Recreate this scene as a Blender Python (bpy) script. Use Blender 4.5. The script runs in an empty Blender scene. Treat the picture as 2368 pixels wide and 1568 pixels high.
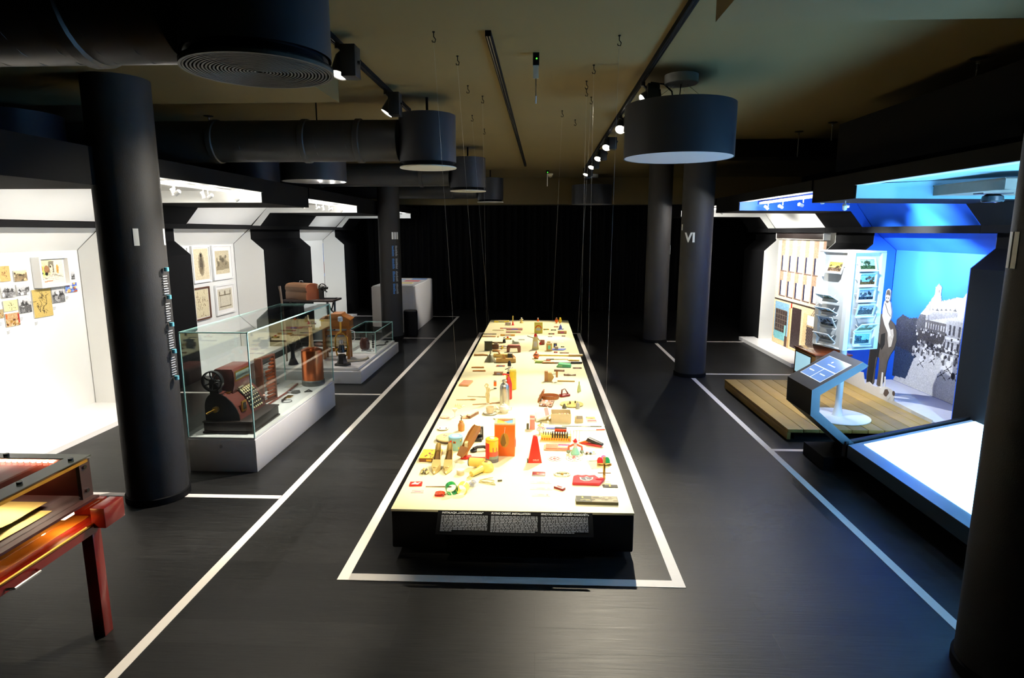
import bpy, bmesh, math, random
import numpy as np
from mathutils import Matrix, Vector, Euler
random.seed(7); RNG = np.random.default_rng(7)
SC = bpy.context.scene
COL = SC.collection

# ------------------------------------------------------------------ camera, world, exposure
CAM_H = 2.0; FPX = 1420.0; FW, FH = 2368, 1568
PITCH = math.radians(9.907); YAW = math.radians(2.344)
cd = bpy.data.cameras.new('camera'); cam = bpy.data.objects.new('camera', cd); COL.objects.link(cam)
cd.sensor_width = 36.0; cd.lens = 36.0 * FPX / FW; cd.clip_start = 0.05; cd.clip_end = 100
cam.location = (0, 0, CAM_H); cam.rotation_euler = (math.pi / 2 - PITCH, 0, YAW)
SC.camera = cam
w = bpy.data.worlds.new('world'); SC.world = w; w.use_nodes = True
w.node_tree.nodes['Background'].inputs[0].default_value = (0.006, 0.006, 0.007, 1)
w.node_tree.nodes['Background'].inputs[1].default_value = 1.0
vs = SC.view_settings
vs.view_transform = 'Standard'; vs.look = 'None'; vs.exposure = 0.0; vs.gamma = 1.0; vs.use_curve_mapping = False
SC.cycles.use_denoising = True
SC.cycles.max_bounces = 6; SC.cycles.diffuse_bounces = 3; SC.cycles.glossy_bounces = 3; SC.cycles.transparent_max_bounces = 14
SC.cycles.use_adaptive_sampling = True; SC.cycles.adaptive_threshold = 0.1; SC.cycles.adaptive_min_samples = 16
SC.cycles.sample_clamp_indirect = 6.0; SC.cycles.caustics_reflective = False; SC.cycles.caustics_refractive = False

# ------------------------------------------------------------------ helpers
def on_plane(px, py, z):
    """world point at height z for a position measured in the 2368x1568 photograph"""
    c, s = math.cos(YAW), math.sin(YAW)
    r = Vector((c, s, 0)); h = Vector((-s, c, 0))
    f = h * math.cos(PITCH) - Vector((0, 0, math.sin(PITCH))); u = r.cross(f)
    d = r * ((px - FW / 2) / FPX) - u * ((py - FH / 2) / FPX) + f
    t = (z - CAM_H) / d.z
    return Vector((d.x * t, d.y * t, z))

def lin(c):
    return tuple((v / 12.92 if v <= 0.04045 else ((v + 0.055) / 1.055) ** 2.4) for v in c[:3])
def hx(s):
    return tuple(int(s[i:i + 2], 16) / 255 for i in (0, 2, 4))

MATS = {}
def mat(name, col, rough=0.5, metal=0.0, spec=0.5, emit=None, estr=0.0, noise=0.12, nscale=18.0, bump=0.0, bscale=80.0, alpha=None, coat=0.0, srgb=True, trans=0.0):
    if name in MATS: return MATS[name]
    m = bpy.data.materials.new(name); m.use_nodes = True
    nt = m.node_tree; b = nt.nodes['Principled BSDF']
    if isinstance(col, str): col = hx(col)
    c = lin(col) if srgb else col
    b.inputs['Roughness'].default_value = rough; b.inputs['Metallic'].default_value = metal
    b.inputs['Specular IOR Level'].default_value = spec; b.inputs['Coat Weight'].default_value = coat
    b.inputs['Transmission Weight'].default_value = trans
    if noise > 0:
        tc = nt.nodes.new('ShaderNodeTexCoord'); nz = nt.nodes.new('ShaderNodeTexNoise')
        nz.inputs['Scale'].default_value = nscale; nz.inputs['Detail'].default_value = 4
        nt.links.new(tc.outputs['Object'], nz.inputs['Vector'])
        mx = nt.nodes.new('ShaderNodeMix'); mx.data_type = 'RGBA'
        mx.inputs['A'].default_value = (*[v * (1 - noise) for v in c], 1); mx.inputs['B'].default_value = (*[min(1, v * (1 + noise)) for v in c], 1)
        nt.links.new(nz.outputs['Fac'], mx.inputs['Factor']); nt.links.new(mx.outputs['Result'], b.inputs['Base Color'])
    else:
        b.inputs['Base Color'].default_value = (*c, 1)
    if bump > 0:
        tc = nt.nodes.new('ShaderNodeTexCoord'); n2 = nt.nodes.new('ShaderNodeTexNoise'); n2.inputs['Scale'].default_value = bscale
        bp = nt.nodes.new('ShaderNodeBump'); bp.inputs['Strength'].default_value = bump; bp.inputs['Distance'].default_value = 0.01
        nt.links.new(tc.outputs['Object'], n2.inputs['Vector']); nt.links.new(n2.outputs['Fac'], bp.inputs['Height']); nt.links.new(bp.outputs['Normal'], b.inputs['Normal'])
    if emit is not None:
        if isinstance(emit, str): emit = hx(emit)
        b.inputs['Emission Color'].default_value = (*lin(emit), 1); b.inputs['Emission Strength'].default_value = estr
    MATS[name] = m; return m

def glass_mat(name, tint=(1, 1, 1), ior=1.5, rough=0.0, boost=1.0):
    if name in MATS: return MATS[name]
    m = bpy.data.materials.new(name); m.use_nodes = True; nt = m.node_tree
    nt.nodes.remove(nt.nodes['Principled BSDF']); out = nt.nodes['Material Output']
    tr = nt.nodes.new('ShaderNodeBsdfTransparent'); tr.inputs[0].default_value = (*tint, 1)
    gl = nt.nodes.new('ShaderNodeBsdfGlossy'); gl.inputs['Roughness'].default_value = rough; gl.inputs[0].default_value = (1, 1, 1, 1)
    lw = nt.nodes.new('ShaderNodeLayerWeight'); lw.inputs['Blend'].default_value = 0.5   # Facing = 1 - |cos|, same from both sides
    pw = nt.nodes.new('ShaderNodeMath'); pw.operation = 'POWER'; pw.inputs[1].default_value = 5.0
    f0 = ((ior - 1) / (ior + 1)) ** 2
    mu = nt.nodes.new('ShaderNodeMath'); mu.operation = 'MULTIPLY_ADD'; mu.inputs[1].default_value = (1 - f0) * boost; mu.inputs[2].default_value = f0 * boost; mu.use_clamp = True
    mx = nt.nodes.new('ShaderNodeMixShader')
    nt.links.new(lw.outputs['Facing'], pw.inputs[0]); nt.links.new(pw.outputs[0], mu.inputs[0]); nt.links.new(mu.outputs[0], mx.inputs[0]); nt.links.new(tr.outputs[0], mx.inputs[1]); nt.links.new(gl.outputs[0], mx.inputs[2])
    nt.links.new(mx.outputs[0], out.inputs['Surface']); MATS[name] = m; return m

def print_mat(name='print', rough=0.5, estr=0.0, spec=0.3):
    if name in MATS: return MATS[name]
    m = bpy.data.materials.new(name); m.use_nodes = True; nt = m.node_tree; b = nt.nodes['Principled BSDF']
    a = nt.nodes.new('ShaderNodeAttribute'); a.attribute_name = 'ink'
    nt.links.new(a.outputs['Color'], b.inputs['Base Color']); b.inputs['Roughness'].default_value = rough; b.inputs['Specular IOR Level'].default_value = spec
    if estr > 0:
        nt.links.new(a.outputs['Color'], b.inputs['Emission Color']); b.inputs['Emission Strength'].default_value = estr
    MATS[name] = m; return m

def empty(name, loc=(0, 0, 0), rz=0.0, parent=None):
    o = bpy.data.objects.new(name, None); COL.objects.link(o)
    o.location = loc; o.rotation_euler = (0, 0, rz); o.empty_display_size = 0.1
    if parent: o.parent = parent
    return o
def tag(o, label=None, cat=None, group=None, kind=None):
    if label: o['label'] = label
    if cat: o['category'] = cat
    if group: o['group'] = group
    if kind: o['kind'] = kind
    return o
def thing(name, label, cat, loc=(0, 0, 0), rz=0.0, group=None):
    return tag(empty(name, loc, rz), label, cat, group)

class MB:
    def __init__(s, M=None): s.v = []; s.f = []; s.M = M or Matrix.Identity(4)
    def add(s, vs, fs, M=None):
        n = len(s.v); T = s.M @ M if M is not None else s.M
        s.v += [tuple(T @ Vector(p)) for p in vs]; s.f += [tuple(i + n for i in f) for f in fs]; return s
    def box(s, a, b, M=None):
        x0, y0, z0 = a; x1, y1, z1 = b
        return s.add([(x0, y0, z0), (x1, y0, z0), (x1, y1, z0), (x0, y1, z0), (x0, y0, z1), (x1, y0, z1), (x1, y1, z1), (x0, y1, z1)],
                     [(0, 3, 2, 1), (4, 5, 6, 7), (0, 1, 5, 4), (1, 2, 6, 5), (2, 3, 7, 6), (3, 0, 4, 7)], M)
    def bbox(s, c, d, M=None):   # box by centre and size
        return s.box([c[i] - d[i] / 2 for i in range(3)], [c[i] + d[i] / 2 for i in range(3)], M)
    def prism(s, poly, a, b, axis='y', M=None):
        """poly = list of 2D points; axis y -> (x,z) extruded in y ; x -> (y,z) ; z -> (x,y)"""
        n = len(poly); P = []
        for t in (a, b):
            for p, q in poly: P.append({'y': (p, t, q), 'x': (t, p, q), 'z': (p, q, t)}[axis])
        F = [tuple(range(n))[::-1], tuple(range(n, 2 * n))] + [(i, (i + 1) % n, (i + 1) % n + n, i + n) for i in range(n)]
        return s.add(P, F, M)
    def lathe(s, prof, seg=24, M=None, caps=True):
        P = []; F = []; n = len(prof)
        for r, z in prof:
            for k in range(seg):
                a = 2 * math.pi * k / seg; P.append((r * math.cos(a), r * math.sin(a), z))
        for i in range(n - 1):
            for k in range(seg):
                k2 = (k + 1) % seg; F.append((i * seg + k, i * seg + k2, (i + 1) * seg + k2, (i + 1) * seg + k))
        if caps:
            if prof[0][0] > 1e-6: F.append(tuple(range(seg))[::-1])
            if prof[-1][0] > 1e-6: F.append(tuple((n - 1) * seg + k for k in range(seg)))
        return s.add(P, F, M)
    def cyl(s, c, r, h, axis='z', seg=20, r2=None, M=None):
        R = {'z': Matrix.Identity(4), 'x': Matrix.Rotation(math.pi / 2, 4, 'Y'), 'y': Matrix.Rotation(-math.pi / 2, 4, 'X')}[axis]
        T = Matrix.Translation(c) @ R
        return s.lathe([(r, 0), (r2 if r2 is not None else r, h)], seg, (M @ T) if M is not None else T)
    def ball(s, c, r, seg=14, rings=8, sc=(1, 1, 1), M=None):
        prof = [(r * math.sin(math.pi * i / rings), -r * math.cos(math.pi * i / rings)) for i in range(rings + 1)]
        prof[0] = (1e-5, -r); prof[-1] = (1e-5, r)
        T = Matrix.Translation(c) @ Matrix.Diagonal((*sc, 1))
        return s.lathe(prof, seg, (M @ T) if M is not None else T, caps=False)
    def tube(s, pts, r, seg=6, M=None, closed=False):
        pts = [Vector(p) for p in pts]; n = len(pts); P = []; F = []
        rs = r if isinstance(r, (list, tuple)) else [r] * n
        prev = None
        for i, p in enumerate(pts):
            if closed: d = pts[(i + 1) % n] - pts[i - 1]
            else: d = (pts[min(i + 1, n - 1)] - pts[max(i - 1, 0)])
            d.normalize()
            a = prev if prev is not None else (Vector((0, 0, 1)) if abs(d.z) < 0.9 else Vector((1, 0, 0)))
            a = (a - d * a.dot(d)); a.normalize(); b = d.cross(a); prev = a
            for k in range(seg):
                t = 2 * math.pi * k / seg; P.append(p + (a * math.cos(t) + b * math.sin(t)) * rs[i])
        for i in range(n if closed else n - 1):
            j = (i + 1) % n
            for k in range(seg):
                k2 = (k + 1) % seg; F.append((i * seg + k, i * seg + k2, j * seg + k2, j * seg + k))
        if not closed: F += [tuple(range(seg))[::-1], tuple((n - 1) * seg + k for k in range(seg))]
        return s.add(P, F, M)
    def quad(s, a, b, c, d): return s.add([a, b, c, d], [(0, 1, 2, 3)])
    def build(s, name, m, parent=None, smooth=True, bevel=0.0, angle=35):
        me = bpy.data.meshes.new(name); me.from_pydata(s.v, [], s.f)
        bm = bmesh.new(); bm.from_mesh(me); bmesh.ops.recalc_face_normals(bm, faces=bm.faces)
        if bevel > 0:
            es = [e for e in bm.edges if len(e.link_faces) == 2 and e.calc_face_angle(0) > 0.6]
            bmesh.ops.bevel(bm, geom=es, offset=bevel, segments=2, affect='EDGES', profile=0.5)
        bm.to_mesh(me); bm.free()
        if smooth: me.shade_smooth(); me.set_sharp_from_angle(angle=math.radians(angle))
        me.materials.append(m)
        o = bpy.data.objects.new(name, me); COL.objects.link(o)
        if parent: o.parent = parent
        return o

def mesh_obj(name, me, parent=None, loc=(0, 0, 0), rot=(0, 0, 0)):
    o = bpy.data.objects.new(name, me); COL.objects.link(o); o.location = loc; o.rotation_euler = rot
    if parent: o.parent = parent
    return o
def copy_tree(o, parent=None):
    c = o.copy(); COL.objects.link(c); c.parent = parent
    for ch in list(o.children): copy_tree(ch, c)
    return c

def text_obj(name, body, size, m, parent=None, M=None, extrude=0.001, align='CENTER', bold=0.0, shear=0.0, spacing=1.0):
    cu = bpy.data.curves.new(name, 'FONT'); cu.body = body; cu.size = size; cu.align_x = align; cu.align_y = 'CENTER'
    cu.extrude = extrude; cu.offset = bold; cu.shear = shear; cu.space_character = spacing; cu.resolution_u = 3
    t = bpy.data.objects.new(name + '_tmp', cu); COL.objects.link(t)
    dg = bpy.context.evaluated_depsgraph_get(); me = bpy.data.meshes.new_from_object(t.evaluated_get(dg))
    bpy.data.objects.remove(t); bpy.data.curves.remove(cu)
    me.name = name; me.materials.clear(); me.materials.append(m)
    o = mesh_obj(name, me, parent)
    if M is not None: o.matrix_local = M
    return o

# ---- small painter for printed pictures (flat print): a numpy canvas that becomes the ink colours of a mesh
class Canvas:
    def __init__(s, w, h, col=(1, 1, 1)):
        s.w, s.h = w, h; s.a = np.zeros((h, w, 3)); s.a[:] = col
        yy, xx = np.mgrid[0:h, 0:w]; s.X = (xx + 0.5) / w; s.Y = 1 - (yy + 0.5) / h   # 0..1, y up
    def mask_poly(s, pts):
        m = np.zeros((s.h, s.w), bool); n = len(pts)
        for i in range(n):
            x0, y0 = pts[i]; x1, y1 = pts[(i + 1) % n]
            if y0 == y1: continue
            c = ((y0 > s.Y) != (y1 > s.Y)) & (s.X < (x1 - x0) * (s.Y - y0) / (y1 - y0) + x0); m ^= c
        return m
    def paint(s, m, col, k=1.0): s.a[m] = s.a[m] * (1 - k) + np.array(col) * k; return s
    def poly(s, pts, col, k=1.0): return s.paint(s.mask_poly(pts), col, k)
    def rect(s, x0, y0, x1, y1, col, k=1.0): return s.paint((s.X >= x0) & (s.X < x1) & (s.Y >= y0) & (s.Y < y1), col, k)
    def ell(s, x, y, rx, ry, col, k=1.0): return s.paint(((s.X - x) / rx) ** 2 + ((s.Y - y) / ry) ** 2 < 1, col, k)
    def line(s, x0, y0, x1, y1, wd, col, k=1.0):
        dx, dy = x1 - x0, y1 - y0; L2 = dx * dx + dy * dy + 1e-9
        t = np.clip(((s.X - x0) * dx + (s.Y - y0) * dy) / L2, 0, 1)
        return s.paint((s.X - x0 - t * dx) ** 2 + (s.Y - y0 - t * dy) ** 2 < wd * wd, col, k)
    def grad(s, top, bot, y0=0.0, y1=1.0):
        m = (s.Y >= y0) & (s.Y <= y1); t = ((s.Y - y0) / (y1 - y0))[..., None]
        g = np.array(bot) * (1 - t) + np.array(top) * t; s.a[m] = g[m]; return s
    def noise(s, amp, cell=1):
        n = RNG.normal(0, amp, (s.h // cell + 2, s.w // cell + 2)).repeat(cell, 0).repeat(cell, 1)[:s.h, :s.w]
        s.a = np.clip(s.a + n[..., None], 0, 1); return s
    def blobs(s, n, x0, y0, x1, y1, r, cols, k=1.0):
        for _ in range(n):
            s.ell(RNG.uniform(x0, x1), RNG.uniform(y0, y1), r * RNG.uniform(.5, 1.3), r * RNG.uniform(.6, 1.6), cols[RNG.integers(len(cols))], k)
        return s
def print_mesh(name, cv, W, H, parent=None, M=None, m=None, alpha=None):
    """flat printed sheet W x H in local xz plane (x right, z up, facing -y), origin at lower-left"""
    w, h = cv.w, cv.h
    V = [(W * i / w, 0, H * j / h) for j in range(h + 1) for i in range(w + 1)]
    F = []; C = []; L = np.clip(cv.a, 0, 1); L = np.where(L <= 0.04045, L / 12.92, ((L + 0.055) / 1.055) ** 2.4)
    for j in range(h):
        for i in range(w):
            if alpha is not None and not alpha[h - 1 - j, i]: continue
            F.append((j * (w + 1) + i, j * (w + 1) + i + 1, (j + 1) * (w + 1) + i + 1, (j + 1) * (w + 1) + i)); C.append(L[h - 1 - j, i])
    me = bpy.data.meshes.new(name); me.from_pydata(V, [], F)
    at = me.color_attributes.new('ink', 'FLOAT_COLOR', 'CORNER')
    arr = np.ones((len(F), 4, 4), np.float32); arr[:, :, :3] = np.array(C)[:, None, :]; at.data.foreach_set('color', arr.ravel())
    me.materials.append(m or print_mat())
    o = mesh_obj(name, me, parent)
    if M is not None: o.matrix_local = M
    return o

def spot(parent, name, loc, target, energy, col=(1, 0.93, 0.8), deg=60, blend=0.4, rad=0.04):
    l = bpy.data.lights.new(name, 'SPOT'); l.energy = energy; l.color = col; l.spot_size = math.radians(deg); l.spot_blend = blend; l.shadow_soft_size = rad
    o = bpy.data.objects.new(name, l); COL.objects.link(o); o.location = loc
    o.rotation_euler = (Vector(target) - Vector(loc)).to_track_quat('-Z', 'Y').to_euler()
    if parent: o.parent = parent
    return o

# ------------------------------------------------------------------ materials
BLACK = mat('black paint', (0.045, 0.045, 0.05), 0.8, spec=0.15, noise=0.1)
DEEP = mat('deep black', (0.035, 0.035, 0.04), 0.85, spec=0.12, noise=0.1)
COLM = mat('column paint', (0.185, 0.18, 0.178), 0.62, spec=0.3, noise=0.05, bump=0.15, bscale=220)
CEIL = mat('ceiling paint', (0.395, 0.35, 0.235), 0.8, spec=0.2, noise=0.06, nscale=1.5)
DUCT = mat('duct paint', (0.18, 0.18, 0.18), 0.45, noise=0.1, nscale=6)
DRUM = mat('drum paint', (0.135, 0.145, 0.17), 0.5, noise=0.04)
WHITE = mat('white paint', (0.90, 0.90, 0.88), 0.6, noise=0.02, nscale=3)
WHITEG = mat('white gloss', (0.92, 0.91, 0.90), 0.3, noise=0.02)
BLUE = mat('blue paint', (0.10, 0.36, 0.82), 0.55, noise=0.02, nscale=2)
TAPE = mat('white floor tape', (0.93, 0.90, 0.87), 0.5, noise=0.04, nscale=30)
STEEL = mat('steel', (0.72, 0.72, 0.74), 0.25, 1.0)
CHROME = mat('chrome', (0.85, 0.85, 0.87), 0.12, 1.0, noise=0)
BRASS = mat('brass', (0.80, 0.62, 0.28), 0.3, 1.0)
GLASS = glass_mat('clear glass', (0.97, 1.0, 0.99), 1.5, boost=1.25)
GLASSEDGE = mat('glass edge', (0.72, 0.93, 0.90), 0.2, emit=(0.45, 0.8, 0.8), estr=0.0, noise=0.0)
LENS = mat('lit lamp lens', (1, 1, 1), 0.4, emit=(1.0, 0.96, 0.9), estr=14.0, noise=0)
DIFF = mat('white acrylic', (0.86, 0.86, 0.87), 0.25, noise=0.0)

def floor_material():
    m = bpy.data.materials.new('black stained oak floor'); m.use_nodes = True; nt = m.node_tree; b = nt.nodes['Principled BSDF']
    N = nt.nodes.new; L = nt.links.new
    tc = N('ShaderNodeTexCoord')
    br = N('ShaderNodeTexBrick'); br.offset = 0.37; br.inputs['Scale'].default_value = 1.0; br.inputs['Brick Width'].default_value = 1.9; br.inputs['Row Height'].default_value = 0.19
    br.inputs['Mortar Size'].default_value = 0.0016; br.inputs['Mortar Smooth'].default_value = 0.3
    br.inputs['Color1'].default_value = (0.0065, 0.0065, 0.0064, 1); br.inputs['Color2'].default_value = (0.0115, 0.0114, 0.0112, 1); br.inputs['Mortar'].default_value = (0.003, 0.003, 0.003, 1)
    L(tc.outputs['Object'], br.inputs['Vector'])
    mp = N('ShaderNodeMapping'); mp.inputs['Scale'].default_value = (1.6, 26, 1); L(tc.outputs['Object'], mp.inputs['Vector'])
    g = N('ShaderNodeTexNoise'); g.inputs['Scale'].default_value = 3.0; g.inputs['Detail'].default_value = 8; g.inputs['Roughness'].default_value = 0.65; g.inputs['Distortion'].default_value = 0.5
    L(mp.outputs[0], g.inputs['Vector'])
    rp = N('ShaderNodeValToRGB'); rp.color_ramp.elements[0].position = 0.35; rp.color_ramp.elements[0].color = (0.55, 0.55, 0.55, 1)
    rp.color_ramp.elements[1].position = 0.72; rp.color_ramp.elements[1].color = (1.9, 1.88, 1.84, 1); L(g.outputs['Fac'], rp.inputs[0])
    mx = N('ShaderNodeMix'); mx.data_type = 'RGBA'; mx.blend_type = 'MULTIPLY'; mx.inputs['Factor'].default_value = 1
    L(br.outputs['Color'], mx.inputs['A']); L(rp.outputs[0], mx.inputs['B']); L(mx.outputs['Result'], b.inputs['Base Color'])
    rr = N('ShaderNodeMapRange'); rr.inputs['To Min'].default_value = 0.34; rr.inputs['To Max'].default_value = 0.52; L(g.outputs['Fac'], rr.inputs['Value']); L(rr.outputs[0], b.inputs['Roughness'])
    b.inputs['Specular IOR Level'].default_value = 0.24
    bp = N('ShaderNodeBump'); bp.inputs['Strength'].default_value = 0.25; bp.inputs['Distance'].default_value = 0.004
    ad = N('ShaderNodeMath'); ad.operation = 'SUBTRACT'; L(g.outputs['Fac'], ad.inputs[0]); L(br.outputs['Fac'], ad.inputs[1]); L(ad.outputs[0], bp.inputs['Height']); L(bp.outputs['Normal'], b.inputs['Normal'])
    return m
FLOORM = floor_material()
# ------------------------------------------------------------------ light strengths (the lamps themselves are built with their fixtures below)
ETAB = 620.0      # table spotlights
EBOOTH = 95.0     # small spots under the booth canopies
EBLUE = 600.0     # spots inside the blue niche
ESCREEN = 9.0     # light table screen
# ------------------------------------------------------------------ room shell
def struct(name, mb, m, label, parent=None, **k):
    o = mb.build(name, m, parent, **k)
    if not parent: tag(o, label, None, None, 'structure')
    return o
X0, X1, Y0, Y1, ZC = -6.4, 5.9, -2.2, 16.4, 3.21
struct('floor', MB().box((X0, Y0, -0.1), (X1, Y1, 0)), FLOORM, 'black stained oak plank floor of the exhibition hall')
struct('ceiling', MB().box((X0, Y0, ZC), (X1, Y1, ZC + 0.15)), CEIL, 'dark grey painted concrete ceiling above the long table')
struct('wall_left', MB().box((X0 - 0.15, Y0, 0), (X0, Y1, ZC)), DEEP, 'black wall behind the white booths')
struct('wall_right', MB().box((X1, Y0, 0), (X1 + 0.15, Y1, ZC)), DEEP, 'black wall behind the blue booth')
struct('wall_back', MB().box((X0, Y1, 0), (X1, Y1 + 0.15, ZC)), DEEP, 'black end wall behind the curtain')
struct('wall_front', MB().box((X0, Y0 - 0.15, 0), (X1, Y0, ZC)), DEEP, 'black wall behind the viewer')
struct('ceiling_soffit', MB().box((X0, Y0, 3.03), (-1.61, 5.16, ZC)), CEIL, 'lowered dark ceiling box over the near round column')
struct('ceiling_soffit', MB().box((0.88, Y0, 3.03), (X1, 3.33, ZC)), CEIL, 'lowered ceiling box lit blue at the near right')
struct('ceiling_beam', MB().box((1.75, 8.6, 2.98), (X1, 9.0, ZC)), DEEP, 'dark ceiling beam behind the drum pendant lamp')
struct('ceiling_beam', MB().box((X0, 14.4, 2.62), (X1, 14.9, ZC)), CEIL, 'dark downstand beam above the curtain at the far end')
# upper dark fascia at the right side (lowered black bulkheads above the right-hand canopies)
struct('ceiling_bulkhead', MB().box((2.85, 3.9, 2.56), (X1, 6.2, 3.0)), DEEP, 'black suspended bulkhead above the near right canopy')

# far black curtain with folds
def curtain():
    mb = MB(); n = 360; x0, x1 = -4.4, 3.9; P = []; F = []
    for i in range(n + 1):
        x = x0 + (x1 - x0) * i / n; ph = x * 2 * math.pi / 0.17
        y = 15.75 + 0.05 * math.sin(ph + 0.8 * math.sin(x * 2.3)) + 0.02 * math.sin(ph * 0.37)
        P += [(x, y, 0.01), (x, y + 0.01, 2.72)]
    for i in range(n): F.append((2 * i, 2 * i + 2, 2 * i + 3, 2 * i + 1))
    mb.add(P, F); return mb
cu = curtain().build('stage_curtain', mat('black velvet', (0.045, 0.045, 0.048), 0.9, spec=0.1, noise=0.05), smooth=True, angle=180)
tag(cu, 'full-width pleated black curtain closing the far end', 'curtain')

# ------------------------------------------------------------------ floor tape
def tape(label, a, b, wd=0.058):
    a, b = Vector((*a, 0)), Vector((*b, 0)); d = (b - a).normalized(); n = Vector((-d.y, d.x, 0)) * wd / 2
    mb = MB(); pts = [a - n, b - n, b + n, a + n]
    mb.add([(p.x, p.y, 0.0005) for p in pts] + [(p.x, p.y, 0.0022) for p in pts], [(3, 2, 1, 0), (4, 5, 6, 7), (0, 1, 5, 4), (1, 2, 6, 5), (2, 3, 7, 6), (3, 0, 4, 7)])
    o = mb.build('floor_tape', TAPE, smooth=False); return tag(o, label, 'floor tape', 'white tape lines on the floor')
tape('long white tape line on the floor left of the table', (-1.93, 0.6), (-1.88, 14.5))
tape('long white tape line on the floor right of the table', (2.17, 2.9), (2.17, 11.3))
ft = thing('floor_tape_frame', 'white tape rectangle on the floor around the long display table', 'floor tape', (0, 0, 0), 0, 'white tape lines on the floor')
def fpart(a, b): MB().box((a[0], a[1], 0.0005), (b[0], b[1], 0.0025)).build('tape_strip', TAPE, ft, smooth=False)
fpart((-1.155, 3.24), (0.86, 3.31)); fpart((-1.155, 12.09), (0.86, 12.16)); fpart((-1.155, 3.31), (-1.09, 12.09)); fpart((0.795, 3.31), (0.86, 12.09))
tape('short white tape line between near left column and aisle line', (-3.6, 4.34), (-1.95, 4.34))
tape('short white tape line beyond the glass case on the left', (-4.5, 7.35), (-1.94, 7.35))
tape('short white tape line at the foot of the numbered far left column', (-2.75, 11.47), (-1.92, 11.47))
tape('farthest white cross line on the left by the white podium', (-4.4, 14.5), (-1.85, 14.5))
tape('short white tape line beside the touch-screen kiosk', (2.2, 5.54), (2.62, 5.54))
tape('white cross line from the far right numbered column', (2.2, 8.65), (3.75, 8.65))
tape('far white cross line leading to the white ledge', (2.2, 11.3), (3.9, 11.3))

# ------------------------------------------------------------------ round columns
def column(x, y, label, r=0.21, top=ZC):
    o = tag(empty('round_column', (x, y, 0)), label, None, None, 'structure')
    MB().lathe([(r, 0), (r, top)], 48).build('shaft', COLM, o)
    MB().lathe([(r + 0.004, 0), (r + 0.012, 0.004), (r + 0.012, 0.05), (r + 0.002, 0.055)], 48).build('base_ring', BLACK, o)
    return o
WL = mat('white lettering', (0.92, 0.92, 0.90), 0.5, noise=0)
BL = mat('blue lettering', (0.25, 0.50, 0.80), 0.5, noise=0); GL = mat('grey lettering', (0.62, 0.63, 0.65), 0.5, noise=0)
def wrap_bar(col_o, name, m, ang0, ang1, z0, z1, r=0.2125, n=4):
    mb = MB(); P = []; F = []
    for i in range(n + 1):
        a = math.radians(ang0 + (ang1 - ang0) * i / n)
        for rr in (r - 0.004, r):
            for z in (z0, z1): P.append((rr * math.cos(a), rr * math.sin(a), z))
    for i in range(n):
        b = 4 * i; c = b + 4; F += [(b + 2, c + 2, c + 3, b + 3), (b, b + 1, c + 1, c), (b + 1, b + 3, c + 3, c + 1), (b, c, c + 2, b + 2)]
    F += [(0, 2, 3, 1), (4 * n, 4 * n + 1, 4 * n + 3, 4 * n + 2)]
    return mb.add(P, F).build(name, m, col_o, smooth=False)
def wrap_mesh(o, r):
    """bend a flat text mesh (local x right, y up) around a column of radius r"""
    me = o.data
    for v in me.vertices:
        a = v.co.x / r; rr = r + v.co.z; z = v.co.y; v.co = (rr * math.sin(a), -rr * math.cos(a), z)
cL = column(-2.90, 4.34, 'near left round grey column with a white numeral bar', top=3.03)
cIII = column(-2.75, 11.47, 'far left round column carrying the numeral III and text blocks', 0.20)
cVI = column(2.17, 8.60, 'right round column carrying the numeral VI')
cB = column(2.18, 11.30, 'round column standing behind the VI column')
cR = column(2.17, 2.60, 'black round column cut by the right edge of the view', top=3.03)
def numeral(col_o, txt, ang, z, size, r, m=WL, spacing=1.0):
    t = text_obj('numeral', txt, size, m, col_o, extrude=0.0015, bold=size * 0.03, spacing=spacing)
    bm = bmesh.new(); bm.from_mesh(t.data); bmesh.ops.subdivide_edges(bm, edges=bm.edges, cuts=1); bm.to_mesh(t.data); bm.free()
    wrap_mesh(t, r + 0.0017); t.rotation_euler = (0, 0, ang); return t
# heading angle 0 = facing the viewer side (-y)
for b0 in (-54, 10): wrap_bar(cL, 'numeral', WL, b0, b0 + 9, 1.905, 2.022)
for k in range(5): MB().cyl((0.235 * math.cos(math.radians(-2)), 0.235 * math.sin(math.radians(-2)), 0.92 + k * 0.2), 0.016, 0.028).build('teal_knob', mat('teal plastic', (0.40, 0.70, 0.76), 0.4), cL)
for k in range(4):
    mb = MB()
    for j in range(8):
        zz = 0.955 + k * 0.2 + j * 0.018
        mb.box((0.213, -0.03, zz), (0.217, 0.03 - 0.02 * random.random(), zz + 0.007))
    mb.build('text_block', GL, cL, smooth=False)
numeral(cVI, 'VI', math.radians(-38), 1.918, 0.175, 0.21).location.z = 1.918
for k in range(3): wrap_bar(cIII, 'numeral', WL, -65 + k * 14, -55 + k * 14, 1.865, 1.993, r=0.2025)
for k in range(4):
    z1 = 1.745 - k * 0.232
    for m_, a0, nm in ((BL, -66, 'text_block'), (GL, -48, 'text_block')):
        mb = MB(); z = z1
        while z > z1 - 0.19:
            le = random.uniform(8, 14); n = 3
            for i in range(n):
                t0, t1 = math.radians(a0 + le * i / n), math.radians(a0 + le * (i + 1) / n); r = 0.2015
                mb.add([(r * math.cos(t0), r * math.sin(t0), z - 0.012), (r * math.cos(t1), r * math.sin(t1), z - 0.012), (r * math.cos(t1), r * math.sin(t1), z), (r * math.cos(t0), r * math.sin(t0), z)], [(0, 1, 2, 3)])
            z -= 0.0195
        mb.build(nm, m_, cIII, smooth=False)
wrap_bar(cB, 'numeral', WL, -14, -6, 1.60, 1.76)
wrap_bar(cVI, 'numeral', WL, 186, 194, 2.02, 2.10)
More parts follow.
